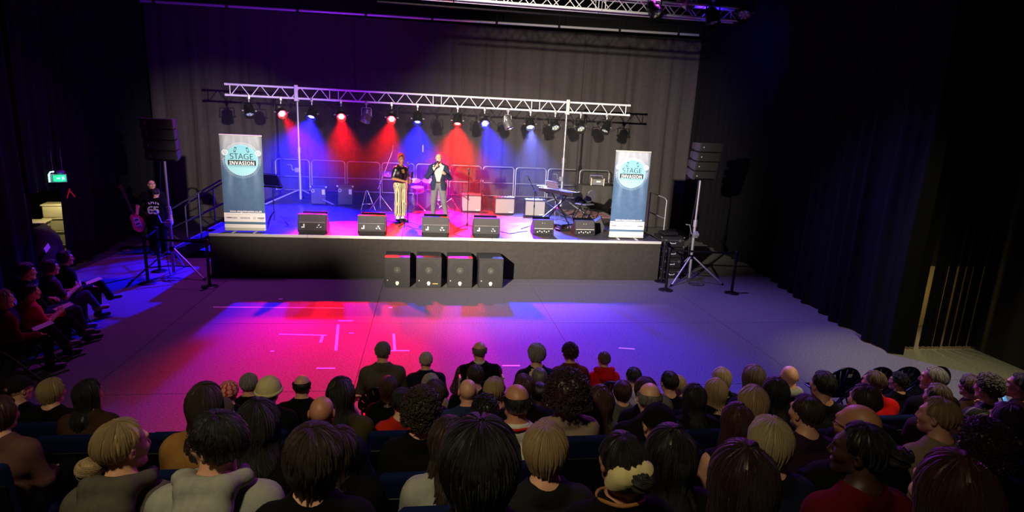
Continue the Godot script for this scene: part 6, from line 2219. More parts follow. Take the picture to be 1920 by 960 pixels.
func wheelchair(p: Vector3, sc: float) -> void:
	var m := mat("chair_tube", Color(0.32, 0.32, 0.34), 0.35, 0.8)
	var bk := mat("rubber", Color(0.03, 0.03, 0.03), 0.8)
	var o := thing("wheelchair", "wheelchair with pale push handles under the man in the dark waistcoat", "wheelchair", p)
	part("seat", M.new().box(Vector3(0, 0.425, -0.05), Vector3(0.44, 0.03, 0.42), 0.012), cloth("bag_black", Color(0.10, 0.10, 0.105), 4.0), o)
	part("backrest", M.new().box(Vector3(0, 0.68, 0.20), Vector3(0.42, 0.40, 0.03), 0.012), cloth("bag_black", Color(0.10, 0.10, 0.105), 4.0), o)
	for s in [-1.0, 1.0]:
		var ring := []
		for k in 32:
			var a := TAU * k / 32
			ring.append(Vector3(0.27 * s, 0.305 + sin(a) * 0.29, 0.10 + cos(a) * 0.29))
		var w := part("wheel", M.new().tube(ring, 0.015, 8, false, true), bk, o)
		var sp := M.new()
		for k in 12:
			var a := TAU * k / 12
			sp.bar(Vector3(0.27 * s, 0.305, 0.10), Vector3(0.27 * s, 0.305 + sin(a) * 0.28, 0.10 + cos(a) * 0.28), 0.003, 5)
		part("spokes", sp, m, w)
		part("push_handle", M.new().tube([Vector3(0.22 * s, 0.40, 0.21), Vector3(0.225 * s, 0.92, 0.22), Vector3(0.225 * s, 0.98, 0.27), Vector3(0.225 * s, 0.98, 0.36)], 0.013, 8), mat("handle_pale", Color(0.75, 0.75, 0.75), 0.4, 0.4), o)
		part("armrest", M.new().box(Vector3(0.25 * s, 0.66, -0.02), Vector3(0.05, 0.03, 0.30), 0.01), bk, o)
		part("arm_post", M.new().bar(Vector3(0.25 * s, 0.42, 0.05), Vector3(0.25 * s, 0.65, 0.05), 0.011, 8), m, o)
		part("front_tube", M.new().tube([Vector3(0.22 * s, 0.42, 0.2), Vector3(0.22 * s, 0.42, -0.27), Vector3(0.19 * s, 0.12, -0.40)], 0.012, 8), m, o)
		part("footplate", M.new().box(Vector3(0.12 * s, 0.045, -0.46), Vector3(0.15, 0.012, 0.18), 0.004), m, o)
		part("caster", M.new().lathe([Vector2(0.001, -0.015), Vector2(0.06, -0.015), Vector2(0.06, 0.015), Vector2(0.001, 0.015)], 16, Transform3D(Basis(Vector3.BACK, PI / 2), Vector3(0.21 * s, 0.066, -0.22))), bk, o)
		part("caster_fork", M.new().bar(Vector3(0.21 * s, 0.07, -0.22), Vector3(0.22 * s, 0.42, -0.24), 0.011, 8), m, o)

# ------------------------------------------------------------------ the performers and the people standing or sitting by the stage
func guitar(parent_label: String, p: Vector3, basis_: Basis) -> void:
	var o := thing("electric_guitar", parent_label, "guitar", p)
	o.basis = basis_
	var pts := PackedVector2Array()
	for q in 40:
		var a := TAU * q / 40
		var r := 0.155 + 0.035 * cos(2.0 * a + PI) - 0.03 * sin(a) + 0.012 * cos(3.0 * a)
		pts.append(Vector2(cos(a) * r, sin(a) * r * 1.22))
	var red := mat("guitar_red", Color(0.90, 0.22, 0.30), 0.2)
	red.clearcoat_enabled = true
	part("body", M.new().slab(pts, 0.045), red, o)
	part("pickguard", M.new().slab(PackedVector2Array([Vector2(-0.07, -0.12), Vector2(0.06, -0.14), Vector2(0.07, 0.08), Vector2(-0.05, 0.12)]), 0.004, Transform3D(Basis(), Vector3(0, 0, 0.025))), mat("pickguard", Color(0.85, 0.8, 0.78), 0.3), o)
	var nk := part("neck", M.new().box(Vector3(0, 0.46, 0.012), Vector3(0.048, 0.62, 0.024), 0.008), mat("neck_wood", Color(0.30, 0.18, 0.10), 0.4), o)
	var fr := M.new()
	for q in 14:
		fr.box(Vector3(0, 0.76 - 0.55 * (1.0 - pow(0.94, q)) * 1.6, 0.026), Vector3(0.046, 0.003, 0.003), 0.0)
	part("frets", fr, mat("chrome", Color(0.8, 0.8, 0.82), 0.25, 1.0), nk)
	part("headstock", M.new().slab(PackedVector2Array([Vector2(-0.024, 0.76), Vector2(0.024, 0.76), Vector2(0.045, 0.84), Vector2(0.02, 0.93), Vector2(-0.03, 0.90)]), 0.018, Transform3D(Basis(), Vector3(0, 0, 0.006))), mat("neck_wood", Color(0.30, 0.18, 0.10), 0.4), o)
	for y in [-0.06, 0.04]:
		part("pickup", M.new().box(Vector3(0, y, 0.028), Vector3(0.08, 0.03, 0.012), 0.004), mat("black_metal", Color(0.05, 0.05, 0.055), 0.45, 0.5), o)
	part("bridge", M.new().box(Vector3(0, -0.12, 0.028), Vector3(0.08, 0.025, 0.012), 0.003), mat("chrome", Color(0.8, 0.8, 0.82), 0.25, 1.0), o)

func retag(f: Field, fn: Callable) -> void:
	for i in f.v.size():
		f.vt[i] = fn.call(f.v[i], f.vt[i])

func build_cast() -> void:
	# the man with the microphone
	var J := standing(1.06, 0.03)
	J.elR = Vector3(0.275, 1.14, -0.07)
	J.wrR = Vector3(0.095, 1.385, -0.20)
	J.palmR = Vector3(-0.8, 0.3, 0.5)
	J.elL = Vector3(-0.285, 1.13, -0.03)
	J.wrL = Vector3(-0.185, 1.24, -0.25)
	J.palmL = Vector3(0.9, 0.0, 0.1)
	J.hipL = Vector3(-0.09, 0.92, 0.0)
	J.knR = Vector3(0.12, 0.50, -0.02)
	J.anR = Vector3(0.13, 0.10, 0.03)
	J.toeR = Vector3(0.16, 0.04, -0.13)
	J.knL = Vector3(-0.15, 0.50, -0.06)
	J.anL = Vector3(-0.235, 0.10, -0.02)
	J.toeL = Vector3(-0.29, 0.04, -0.17)
	var B := make_body("man", J, 1.06, Vector3(0.02, 0.03, 0), 0.012, "R")
	retag(B.field, func(p: Vector3, t: int) -> int:
		if t == 1 and p.z < -0.03 and p.y > 0.98 and absf(p.x) < 0.035 + 0.11 * clampf((p.y - 1.02) / 0.42, 0.0, 1.0) * (1.0 if p.y < 1.44 else 0.6):
			return 4
		if t == 2 and p.y > 0.80 and not (p.z < -0.02 and absf(p.x) < 0.015 + 0.16 * (1.02 - p.y) + 0.035):
			return 1
		if t == 2 and p.y > 0.985 and p.y < 1.03:
			return 6
		return t)
	var o := thing("person", "man in a navy blazer and white shirt speaking into a microphone on the stage", "person", Vector3(-0.19, HS, -2.24), PI - 0.08)
	o.scale = Vector3.ONE * 1.01
	part("body", B.body, skin("fair"), o)
	part("blazer", B.field.shell(1, 0.020, folds, 0.6), cloth("blazer", Color(0.16, 0.19, 0.26), 6.0), o)
	part("shirt", B.field.shell(4, 0.010, folds, 0.5), cloth("shirt_cream", Color(0.86, 0.82, 0.68), 6.0), o)
	part("trousers", B.field.shell(2, 0.013, folds, 0.9), cloth("trousers_grey", Color(0.42, 0.42, 0.41), 6.0), o)
	for q in [3, 7]:
		part("shoe", B.field.shell(q, 0.008, folds, 0.2), mat("shoe_brown", Color(0.22, 0.10, 0.06), 0.4), o)
	part("belt", B.field.shell(6, 0.016, folds, 0.1), mat("belt_dark", Color(0.05, 0.035, 0.03), 0.4), o)
	part("collar", ring_mesh("man_collar", 0.066, 1.462, 0.017, 0.0), cloth("shirt_cream", Color(0.86, 0.82, 0.68), 6.0), o)
	part("hair", build_hair("ring"), hair_mat("silver"), o).transform = B.head
	part("glasses", glasses_mesh(), mat("glasses_frame", Color(0.05, 0.04, 0.04), 0.3, 0.4), o).transform = B.head
	face(o, B.head, "grey")
	var mic := mesh_node("microphone", M.new().join(mic_shape(), Transform3D(Basis(Vector3.BACK, 0.62) * Basis(Vector3.RIGHT, 0.35), Vector3(0.055, 1.485, -0.23))), mat("mic_black", Color(0.06, 0.06, 0.065), 0.4, 0.4))
	mic.transform = o.transform
	tag(mic, "black microphone held to the mouth of the man in the blazer", "microphone")
	# the woman in striped trousers
	var W := standing(0.90, 0.02)
	W.elR = Vector3(0.235, 1.15, 0.01)
	W.wrR = Vector3(0.02, 1.09, -0.20)
	W.palmR = Vector3(0, 0, 1)
	W.elL = Vector3(-0.235, 1.15, -0.02)
	W.wrL = Vector3(-0.14, 1.12, -0.26)
	W.palmL = Vector3(1, 0, 0.2)
	for s in [["L", -1.0], ["R", 1.0]]:
		W["an" + s[0]] = Vector3(0.075 * s[1], 0.10, 0.02)
		W["kn" + s[0]] = Vector3(0.085 * s[1], 0.50, 0.0)
		W["toe" + s[0]] = Vector3(0.095 * s[1], 0.04, -0.13)
	W.bare = true
	W.fat = 0.97
	var K := make_body("woman", W, 0.90, Vector3(0.0, -0.35, 0.0), 0.012, "L")
	retag(K.field, func(p: Vector3, t: int) -> int:
		if t == 1 and p.z < -0.05 and p.y > 1.12 and absf(p.x) < 0.02 + 0.16 * (p.y - 1.12):
			return 4 if p.y < 1.30 else 0
		if (t == 2 or t == 3 or t == 7) and p.y < 0.17 and p.y > 0.085 and p.z > -0.09:
			return 5 if p.x < 0.0 else 8
		return t)
	var w := thing("person", "woman with red curled-up hair, black leather jacket and striped trousers on the stage", "person", Vector3(-1.14, HS, -1.96), -2.45)
	w.scale = Vector3.ONE * 0.965
	part("body", K.body, skin("brown"), w)
	var lm := mat("leather", Color(0.045, 0.04, 0.042), 0.32)
	lm.clearcoat_enabled = true
	lm.clearcoat = 0.4
	part("leather_jacket", K.field.shell(1, 0.022, folds, 1.0), lm, w)
	part("top", K.field.shell(4, 0.008, folds, 0.5), paint("black"), w)
	var tm := mat("striped", Color(0.95, 0.88, 0.62), 0.8)
	tm.albedo_texture = stripes(0.5, Color(0.05, 0.05, 0.05), Color.WHITE)
	tm.uv1_triplanar = true
	tm.uv1_scale = Vector3(22, 1, 22)
	var tr: M = K.field.shell(2, 0.012, folds, 0.6)
	for i in tr.v.size():
		var p: Vector3 = tr.v[i]
		if p.y < 0.75:
			var cx := 0.085 * signf(p.x)
			var k := 1.0 + 0.85 * smoothstep(0.75, 0.25, p.y)
			tr.v[i] = Vector3(cx + (p.x - cx) * (1.0 + (k - 1.0) * 0.55), p.y, 0.01 + (p.z - 0.01) * k)
	part("striped_trousers", tr, tm, w)
	for q in [5, 8]:
		part("sock", K.field.shell(q, 0.006, folds, 0.2), paint("white"), w)
	for q in [3, 7]:
		part("shoe", K.field.shell(q, 0.010, folds, 0.2), mat("shoe_dark", Color(0.05, 0.045, 0.045), 0.5), w)
	var hr := part("hair", build_hair("curlyshort"), hair_mat("red"), w)
	hr.transform = K.head * Transform3D(Basis.from_scale(Vector3(0.92, 1.22, 1.06)), Vector3(0, 0.030, 0.014))
	face(w, K.head, "dark")
	part("earring", M.new().bar(Vector3(0.082, -0.03, 0.012), Vector3(0.083, -0.055, 0.012), 0.004, 6).bar(Vector3(-0.082, -0.03, 0.012), Vector3(-0.083, -0.055, 0.012), 0.004, 6), mat("brass", Color(0.78, 0.60, 0.34), 0.3, 0.9), w).transform = K.head
	var m2 := mesh_node("microphone", M.new().join(mic_shape(), Transform3D(Basis(Vector3.RIGHT, -0.15), Vector3(-0.115, 1.26, -0.325))), mat("mic_black", Color(0.06, 0.06, 0.065), 0.4, 0.4))
	m2.transform = w.transform
	tag(m2, "black microphone held upright in the hand of the woman in the leather jacket", "microphone")
	# two people embracing at the left of the stage
	var Q := standing(1.16, 0.02)
	Q.elR = Vector3(0.30, 1.14, -0.02)
	Q.wrR = Vector3(0.30, 0.92, -0.08)
	Q.elL = Vector3(-0.30, 1.14, -0.04)
	Q.wrL = Vector3(-0.27, 0.93, -0.12)
	Q.bare = true
	Q.fat = 1.12
	var A := make_body("jersey", Q, 1.16, Vector3(0.1, 0.5, 0.0), 0.0165)
	var a := thing("person", "person in a black sports shirt numbered 65 standing behind the left loudspeaker stand", "person", Vector3(-6.93, 0.004, -1.95), -0.10)
	a.scale = Vector3.ONE * 0.95
	part("body", A.body, skin("fair"), a)
	part("sports_shirt", A.field.shell(1, 0.026, folds, 1.2), cloth("jersey_black", Color(0.045, 0.045, 0.05), 8.0), a)
	part("trousers", A.field.shell(2, 0.03, folds, 1.0), paint("black"), a)
	for q in [3, 7]:
		part("shoe", A.field.shell(q, 0.01, folds, 0.2), mat("shoe_dark", Color(0.05, 0.045, 0.045), 0.5), a)
	part("hair", build_hair("short"), hair_mat("dark"), a).transform = A.head
	face(a, A.head, "dark")
	var wm := mat("print_white", Color(0.82, 0.80, 0.76), 0.7)
	var num := lettering("shirt_number", "65", sysfont(true), 0.27, Vector3(0.0, 1.20, 0.178), wm, a, 0.03)
	num.rotation.x = -0.02
	var nm := M.new()
	for q in 5:
		nm.box(Vector3(-0.11 + 0.055 * q, 1.385 - 0.006 * absf(q - 2.0) * absf(q - 2.0), 0.148 - 0.004 * absf(q - 2.0)), Vector3(0.016, 0.06, 0.03), 0.003, Basis(Vector3.BACK, 0.5 - 0.6 * (q % 2)))
	part("shirt_name", nm, wm, a)
	var Z := standing(1.1, 0.02)
	Z.elR = Vector3(0.32, 1.14, -0.06)
	Z.wrR = Vector3(0.34, 0.93, -0.20)
	Z.elL = Vector3(-0.27, 1.17, -0.14)
	Z.wrL = Vector3(-0.10, 1.22, -0.36)
	Z.bare = true
	Z.fat = 1.08
	var C := make_body("bald", Z, 1.1, Vector3(0.18, 0.25, 0.0), 0.0165, "R")
	var c := thing("person", "bald man in black holding an electric guitar, facing the person in the numbered shirt", "person", Vector3(-7.16, 0.004, -2.32), PI + 0.35)
	c.scale = Vector3.ONE * 1.04
	dress(c, C, {"skin": "fair", "hair": "none", "haircol": "grey", "top": paint("black"), "bottom": paint("black"), "extras": PackedStringArray(["face", "glasses"])})
	guitar("pinkish red electric guitar held upright by the bald man at the left of the stage", Vector3(-7.36, 0.86, -1.85), Basis.from_euler(Vector3(0.05, 0.35, 0.30)))
	build_side_row()

func face(o: Node3D, hx: Transform3D, brow: String) -> void:
	var eg := part("eyes", eyes_mesh(0), mat("eye_white", Color(0.9, 0.88, 0.85), 0.3), o)
	eg.transform = hx
	part("iris", eyes_mesh(1), mat("iris", Color(0.10, 0.06, 0.04), 0.2), eg)
	part("eyebrows", eyes_mesh(2), hair_mat(brow), o).transform = hx
	part("lips", lips_mesh(), mat("lips", Color(0.52, 0.27, 0.23), 0.45), o).transform = hx

func stripes(duty: float, a: Color, b: Color, horizontal := false) -> ImageTexture:
	var im := Image.create(64, 64, false, Image.FORMAT_RGB8)
	for y in 64:
		for x in 64:
			im.set_pixel(x, y, a if ((y if horizontal else x) % 64) / 64.0 < 1.0 - duty else b)
	im.generate_mipmaps()
	return ImageTexture.create_from_image(im)

func build_side_row() -> void:
	var fl := cloth("floral", Color(0.60, 0.45, 0.55), 9.0)
	fl.albedo_texture = tex.floral
	var rows := [
		["x", -6.16, 3.15, 1.0, "bob", "dark", "black", "black", "spectator in black with crossed legs, farthest of the row along the left wall", -0.10],
		["y", -6.08, 3.72, 0.99, "bob", "dark", "tex:floral", "denim", "spectator in a flowered blouse and jeans in the row along the left wall", 0.0],
		["o", -6.02, 4.26, 1.06, "tousled", "brown", "black", "denim", "tall spectator in a dark jacket, middle of the row along the left wall", -0.05],
		["y", -5.72, 4.78, 0.93, "short", "dark", "pink", "black", "spectator in a bright pink top holding a paper in the row along the left wall", 0.05],
		["x", -5.66, 5.35, 1.0, "mid", "blond", "darkred", "black", "spectator with fair shoulder-length hair, nearest of the row along the left wall", 0.0],
	]
	for i in 5:
		var r: Array = rows[i]
		var J := kind_of(r[0])
		var B := make_body(r[0], J, J.wide, Vector3(0.0, r[9], 0.0))
		var yaw := -0.72
		var o := thing("person", r[8], "person", Vector3(r[1], 0.0, r[2]), yaw, "spectators along the left wall")
		o.scale = Vector3.ONE * r[3]
		dress(o, B, {"skin": "fair", "hair": r[4], "haircol": r[5], "top": paint(r[6]) if r[6] != "tex:floral" else fl, "bottom": paint(r[7]), "shoes": mat("shoe_tan", Color(0.5, 0.42, 0.30), 0.6) if i == 1 else mat("shoe_dark", Color(0.05, 0.045, 0.045), 0.5), "extras": PackedStringArray(["face", "glasses"] if i < 2 else ["face"])})
		fan_chair_at("chair under the " + r[8].replace(" in the row along", " by").replace(" of the row along", " by"), Vector3(r[1], 0.006, r[2]) + Basis(Vector3.UP, yaw) * Vector3(0, 0, 0.02), yaw)
		if i in [0, 3, 4]:
			var f := Transform3D(Basis(Vector3.UP, yaw), Vector3(r[1], 0, r[2]))
			var pp := mesh_node("paper_sheet", M.new().box(Vector3(0.0, 0.705 if i != 3 else 0.78, -0.36), Vector3(0.155, 0.003, 0.215), 0.001, Basis(Vector3.RIGHT, 0.25)), mat("paper", Color(0.9, 0.88, 0.8), 0.8))
			pp.transform = f
			tag(pp, "paper held by the " + ["spectator in black with crossed legs by the left wall", "", "", "spectator in the pink top", "fair-haired spectator nearest by the left wall"][i], "paper")

const CROWD := """
-0.90 7.10 0 0.96 m 0 short grey olivegrey charcoal collar|grey-haired man in an olive-grey jacket, leftmost of the front row before the magenta floor
-0.44 7.05 0 0.85 m 0 short white navy charcoal collar|white-haired man in a navy jacket, second from the left in the front row
0.14 7.10 0 0.96 v 0 ring grey black charcoal wheelchair;collar:white|balding man in a dark waistcoat with patterned sleeves sitting in a wheelchair
0.74 7.30 0 0.99 w 0 tousled silver navy black shawl:cream|grey-haired woman with a cream shawl over a navy top in the front row
1.15 7.15 0 0.95 w 0 curlyshort auburn rust brown collar|woman with curly auburn hair and a rust jacket in the front row
1.58 7.05 0 0.84 k 0 short light red navy hood|small fair child in a bright red hooded top in the front row
-2.08 7.75 0 0.92 m 0 short silver black black collar|silver-haired spectator behind the red headscarf, at the left edge of the magenta floor
-0.39 7.70 0 0.87 w 0 curlyshort white beige black |white curly-haired spectator just behind the white-haired man in navy
1.70 7.70 0 0.91 m -0.2 short dark white charcoal collar|short dark-haired man with a pale collar right of the child in red
-0.79 7.85 0 0.91 w 0 mid auburn black black |woman with long dark red hair directly behind the man in the olive-grey jacket
0.04 7.80 0 0.98 m 0 short brown black black |brown-haired spectator directly behind the wheelchair
0.67 7.85 0 0.97 m 0 crop grey charcoal black |man with a shaved grey head behind the woman with the cream shawl
4.70 7.80 0 0.86 w 0.5 curlyshort black black black |spectator with black curls between the two empty chairs at the right
-3.93 7.90 0 0.97 m -0.45 short dark black black cap:charcoal;hs:0.84|spectator in a dark cap and black coat at the far left
-1.57 7.90 0 0.96 m 0 ring dark black black collar|man with thinning black hair and a black coat left of the magenta pool
2.56 7.90 0 0.96 w 0 mid blond black black |blond spectator at the front of the right-hand group, left of the auburn one
4.25 7.95 0 0.85 m 0 short dark black black |dark-haired spectator hidden behind the fair head of the one in red at the right
1.46 8.05 0 0.92 w 0 bob auburn grey black |spectator with a short auburn bob and grey top right of the long auburn hair
2.05 8.00 0 0.94 m -0.25 short blond white denim |fair short-haired spectator in a pale top among the right-hand group
-2.11 8.20 0.22 0.85 w 0 none brown black black bandana|spectator wearing a red patterned headscarf
0.21 8.20 0.22 0.76 k 0 bob dark blue navy |small dark-haired child in blue left of the man in the white shirt
-3.42 8.30 0.22 0.92 w -0.25 bob blond black black |blond spectator in black beside the dark cap at the far left
1.79 8.35 0.22 0.93 m 0 short dark black black |dark short-haired spectator just left of the fair one in the pale top
2.92 8.45 0.22 1.00 m -0.3 none grey black black scarf:palegrey|bald man with a pale scarf and dark coat at the front of the right-hand group
-3.04 8.50 0.22 0.98 w -0.3 long dark brown black |spectator with long dark hair right of the blond one at the far left
-1.70 8.50 0.22 0.98 w 0 bob auburn black black beanie:cream;hs:0.84|spectator in a cream knitted hat
-0.36 8.55 0.22 0.96 w 0 bob brown black black |brown-bobbed spectator behind the white curly-haired one
0.54 8.50 0.22 0.92 m 0 crop black navy black skin:dark|dark-haired man in navy behind the shaved grey head
2.50 8.55 0.22 1.03 w -0.35 mid light black black |spectator with light auburn hair in black, left of the bald man with the scarf
3.72 8.55 0.22 0.98 m 0.3 short light red denim |spectator with short fair hair in a bright red top between the empty chairs
4.76 8.55 0.22 0.93 w 0 tousled light brown black |light brown-haired spectator left of the grey curls at the right
0.13 8.65 0.22 1.01 w -0.35 swept blond black black pony|blond spectator with a ponytail right of the bald man in navy
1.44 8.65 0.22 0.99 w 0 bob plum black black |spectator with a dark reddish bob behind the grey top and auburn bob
2.09 8.65 0.22 0.97 w 0 mid blond black black |second blond spectator, below and left of the front blond one in the right-hand group
4.29 8.60 0.22 1.02 m 0.55 short silver black black |silver-haired man in a black coat lit brightly from above at the right
-0.12 9.00 0.52 0.90 b 0 none grey blue black collar|bald man in a navy-blue jacket in the middle of the crowd
0.30 9.05 0.52 0.94 k 0 short auburn black black |spectator with short reddish hair just right of the blond ponytail
-0.61 9.10 0.52 0.88 w 0 swept dark orange black |dark-haired spectator in an orange-red top left of the brown curls
-1.02 9.25 0.52 1.00 p 0 long dark olive black |woman with long dark hair and an olive top holding her hands up
1.61 9.20 0.52 0.91 w 0 long dark black black |long dark-haired spectator right of the fair one in the pale top
2.64 9.25 0.52 1.00 m 0 short dark charcoal black |man with short dark hair in charcoal left of the first empty chair
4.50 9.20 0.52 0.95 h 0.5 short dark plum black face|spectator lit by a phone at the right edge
-3.08 9.35 0.52 0.96 w -0.2 bob auburn fleece black |spectator in a pinkish-brown fleece cut off by the left edge
2.21 9.30 0.52 0.98 w 0 long black black black |spectator with very long black hair behind the bald man with the scarf
4.08 9.30 0.52 0.98 w 0 curlyshort grey tex:striped black |woman with short grey curls and a dark striped top at the right
-1.76 9.40 0.52 0.96 k -0.2 short light charcoal black |fair short-haired youngster right of the tan jacket
-0.03 9.45 0.52 0.96 w 0 curlyshort black black black skin:dark|spectator with short black curls left of the man in the white shirt
0.78 9.45 0.52 1.00 w 0 long auburn grey black |woman with long straight auburn hair and a grey top in the middle
1.22 9.45 0.52 0.94 w 0 tousled grey black black |greying brown-haired spectator just above the black cap
3.52 9.40 0.52 0.96 m 0 short light plum black |man with thin fair hair behind the blond bun at the right
1.84 9.60 0.52 1.04 w 0 mid blond charcoal black |woman with straight shoulder-length blond hair right of the middle
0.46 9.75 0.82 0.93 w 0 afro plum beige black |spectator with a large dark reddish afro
0.97 9.85 0.82 0.94 m -0.3 ring grey black black glasses|balding grey man with glasses right of the middle
-1.64 9.95 0.82 1.00 w 0 long brown tan black |woman with long brown hair in a tan jacket left of the aisle seat
-1.03 9.90 0.82 0.92 b 0 none grey navy black glasses;skin:tan|bald man with a shining head and glasses left of the long dark hair
-0.46 10.05 0.82 0.99 w 0 curly brown black black |woman with a mop of brown curls in black
0.09 10.00 0.82 1.00 b 0 ring dark white charcoal lanyard:orange;collar;skin:tan|broad man with a bald patch, white shirt and lanyard in the middle of the crowd
2.31 10.05 0.82 0.98 m 0 short brown black black |brown-haired man in black beside the red top at the right
1.84 10.15 0.82 0.97 w 0.2 swept brown plum black |spectator with swept-back brown hair and dark clothes right of the straight blond hair
-1.28 10.25 0.82 1.03 w 0 wavy dark black black |woman with long wavy dark hair in black beside the pale hooded top
1.37 10.20 0.82 0.95 s 0 long auburn black black |woman with long red-brown hair and a bare shoulder
3.14 10.25 0.82 0.94 w 0 bob brown black black |brown-haired spectator near the right edge below the phone
0.84 10.30 0.82 1.00 w 0 short light black black cap:black;hs:0.84|spectator in a black cap worn over fair hair
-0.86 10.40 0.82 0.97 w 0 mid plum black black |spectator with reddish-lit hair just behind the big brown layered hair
2.27 10.60 1.12 0.89 w 0.45 swept blond beige black bunside|woman with a blond bun and beige top at the right
-0.33 10.75 1.12 0.91 w 0.15 wavy brown palegrey black |woman with long brown wavy hair and a pale grey top near the front edge
-1.64 10.80 1.12 0.96 w -0.6 swept blond olivegrey denim bunlow;hood;strap:red;seat1|woman with a blond low bun and a grey-brown hooded top with a red strap
-1.25 10.90 1.12 1.01 m 1.05 tousled black palegrey denim hood;glasses;face;seat2|dark-haired person with glasses in a pale grey hooded top
0.06 10.95 1.12 0.97 w 0 bob blond charcoal black |person with a blond bob and dark grey top near the bottom middle
1.07 10.95 1.12 0.97 w 0 bob platinum navy black |woman with a smooth platinum bob right of the middle
1.54 10.90 1.12 1.00 m 0.35 none grey black black glasses;skin:tan|bald man with glasses at the right, behind the dark profile
-0.85 11.05 1.12 1.02 w 0 layered brown black black |person with thick layered brown hair in the foreground left of the middle
0.59 11.00 1.12 0.96 w 0 long black black black hs:1.12|person with very dark long hair in the foreground right of the white hair wrap
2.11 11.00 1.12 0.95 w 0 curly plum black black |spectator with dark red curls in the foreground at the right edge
0.24 11.35 1.42 0.88 w 0.1 swept dark black black scrunchie:cream;bunside;lanyard:tan;skin:tan|person with dark hair tied in a pale gathered wrap in the foreground
1.12 11.40 1.42 0.91 w 0.7 swept black tex:redblack black bun;clip:white;skin:dark;face|dark-haired person in profile with a red and black jacket in the foreground
-0.28 11.60 1.42 1.02 w 0 bob black black black hs:1.18|person with very dark hair, largest head in the foreground
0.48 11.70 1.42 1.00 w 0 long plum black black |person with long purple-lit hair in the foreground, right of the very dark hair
1.02 11.85 1.42 1.03 w 0 long auburn black black |person with long magenta-lit hair at the bottom right corner
"""

func build_crowd() -> void:
	var st := cloth("striped_top", Color(0.6, 0.6, 0.6), 5.0)
	mats["striped"] = mats.get("striped", st)
	var s2 := mat("striped_knit", Color(0.75, 0.72, 0.72), 0.9)
	s2.albedo_texture = stripes(0.25, Color(0.06, 0.06, 0.07), Color(0.7, 0.68, 0.66), true)
	s2.uv1_triplanar = true
	s2.uv1_scale = Vector3(14, 14, 14)
	var rb := paint("darkred")
	for row in CROWD.strip_edges().split("\n"):
		var r: String = row
		r = r.replace("tex:striped", "tex:striped_knit").replace("tex:redblack", "tex:cloth_darkred")
		spectator(r)
	# empty places
	for q in [[4.66, "empty black fan-backed chair in front, leftmost of the empty ones at the right"], [5.12, "empty black fan-backed chair, second of the empty ones at the right"], [5.50, "empty black fan-backed chair, third of the empty ones at the right"], [5.92, "empty black fan-backed chair, rightmost, beside the silver-haired man"]]:
		fan_chair_at(q[1], Vector3(q[0], 0.006, 6.86))
	blue_seat_at("empty blue seat at the aisle left of the pale hooded top", Vector3(-2.26, 0.22, 8.55))
	blue_seat_at("empty blue seat at the aisle one row nearer, left of the pale hooded top", Vector3(-2.12, 0.52, 9.10))
	# the phone at the right edge
	var ph := thing("phone", "small lit phone in the hands of the spectator at the right edge", "phone", Vector3(4.70, 1.39, 8.93), 0.35)
	part("case", M.new().box(Vector3(0, 0, 0), Vector3(0.066, 0.125, 0.010), 0.004), mat("gear_dark", Color(0.085, 0.082, 0.085), 0.6), ph)
	var sm := mat("screen", Color(0.1, 0.12, 0.15), 0.2)
	sm.emission_enabled = true
	sm.emission = Color(0.35, 0.62, 0.85)
	sm.emission_energy_multiplier = 0.9
	part("screen", M.new().box(Vector3(0, 0, 0.006), Vector3(0.060, 0.115, 0.002), 0.0), sm, ph)
	var l := OmniLight3D.new()
	l.name = "screen_glow"
	l.light_color = Color(0.5, 0.75, 1.0)
	l.light_energy = 0.006
	l.light_size = 0.03
	l.omni_range = 30.0
	l.omni_attenuation = 2.0
	l.shadow_enabled = true
	ph.add_child(l)
	l.position = Vector3(0, 0, 0.03)
	ph.rotation.x = -0.5

const RED_E := 480.0
const BLUE_E := 480.0
const WHITE_E := 230.0

func spot(called: String, p: Vector3, to: Vector3, c: Color, e: float, half: float, blend: float, size := 0.1) -> SpotLight3D:
	var l := SpotLight3D.new()
	l.name = called
	l.light_color = c
	l.light_energy = e
	l.spot_angle = half
	l.spot_angle_attenuation = blend
	l.spot_range = 60.0
	l.spot_attenuation = 2.0
	l.light_size = size
	l.shadow_enabled = true
	add_child(l)
	l.position = p
	l.basis = Basis.looking_at(to - p)
	return l

func lamp(called: String, p: Vector3, c: Color, e: float, size := 0.08) -> void:
	var l := OmniLight3D.new()
	l.name = called
	l.light_color = c
	l.light_energy = e
	l.light_size = size
	l.omni_range = 40.0
	l.omni_attenuation = 2.0
	l.shadow_enabled = true
	add_child(l)
	l.position = p

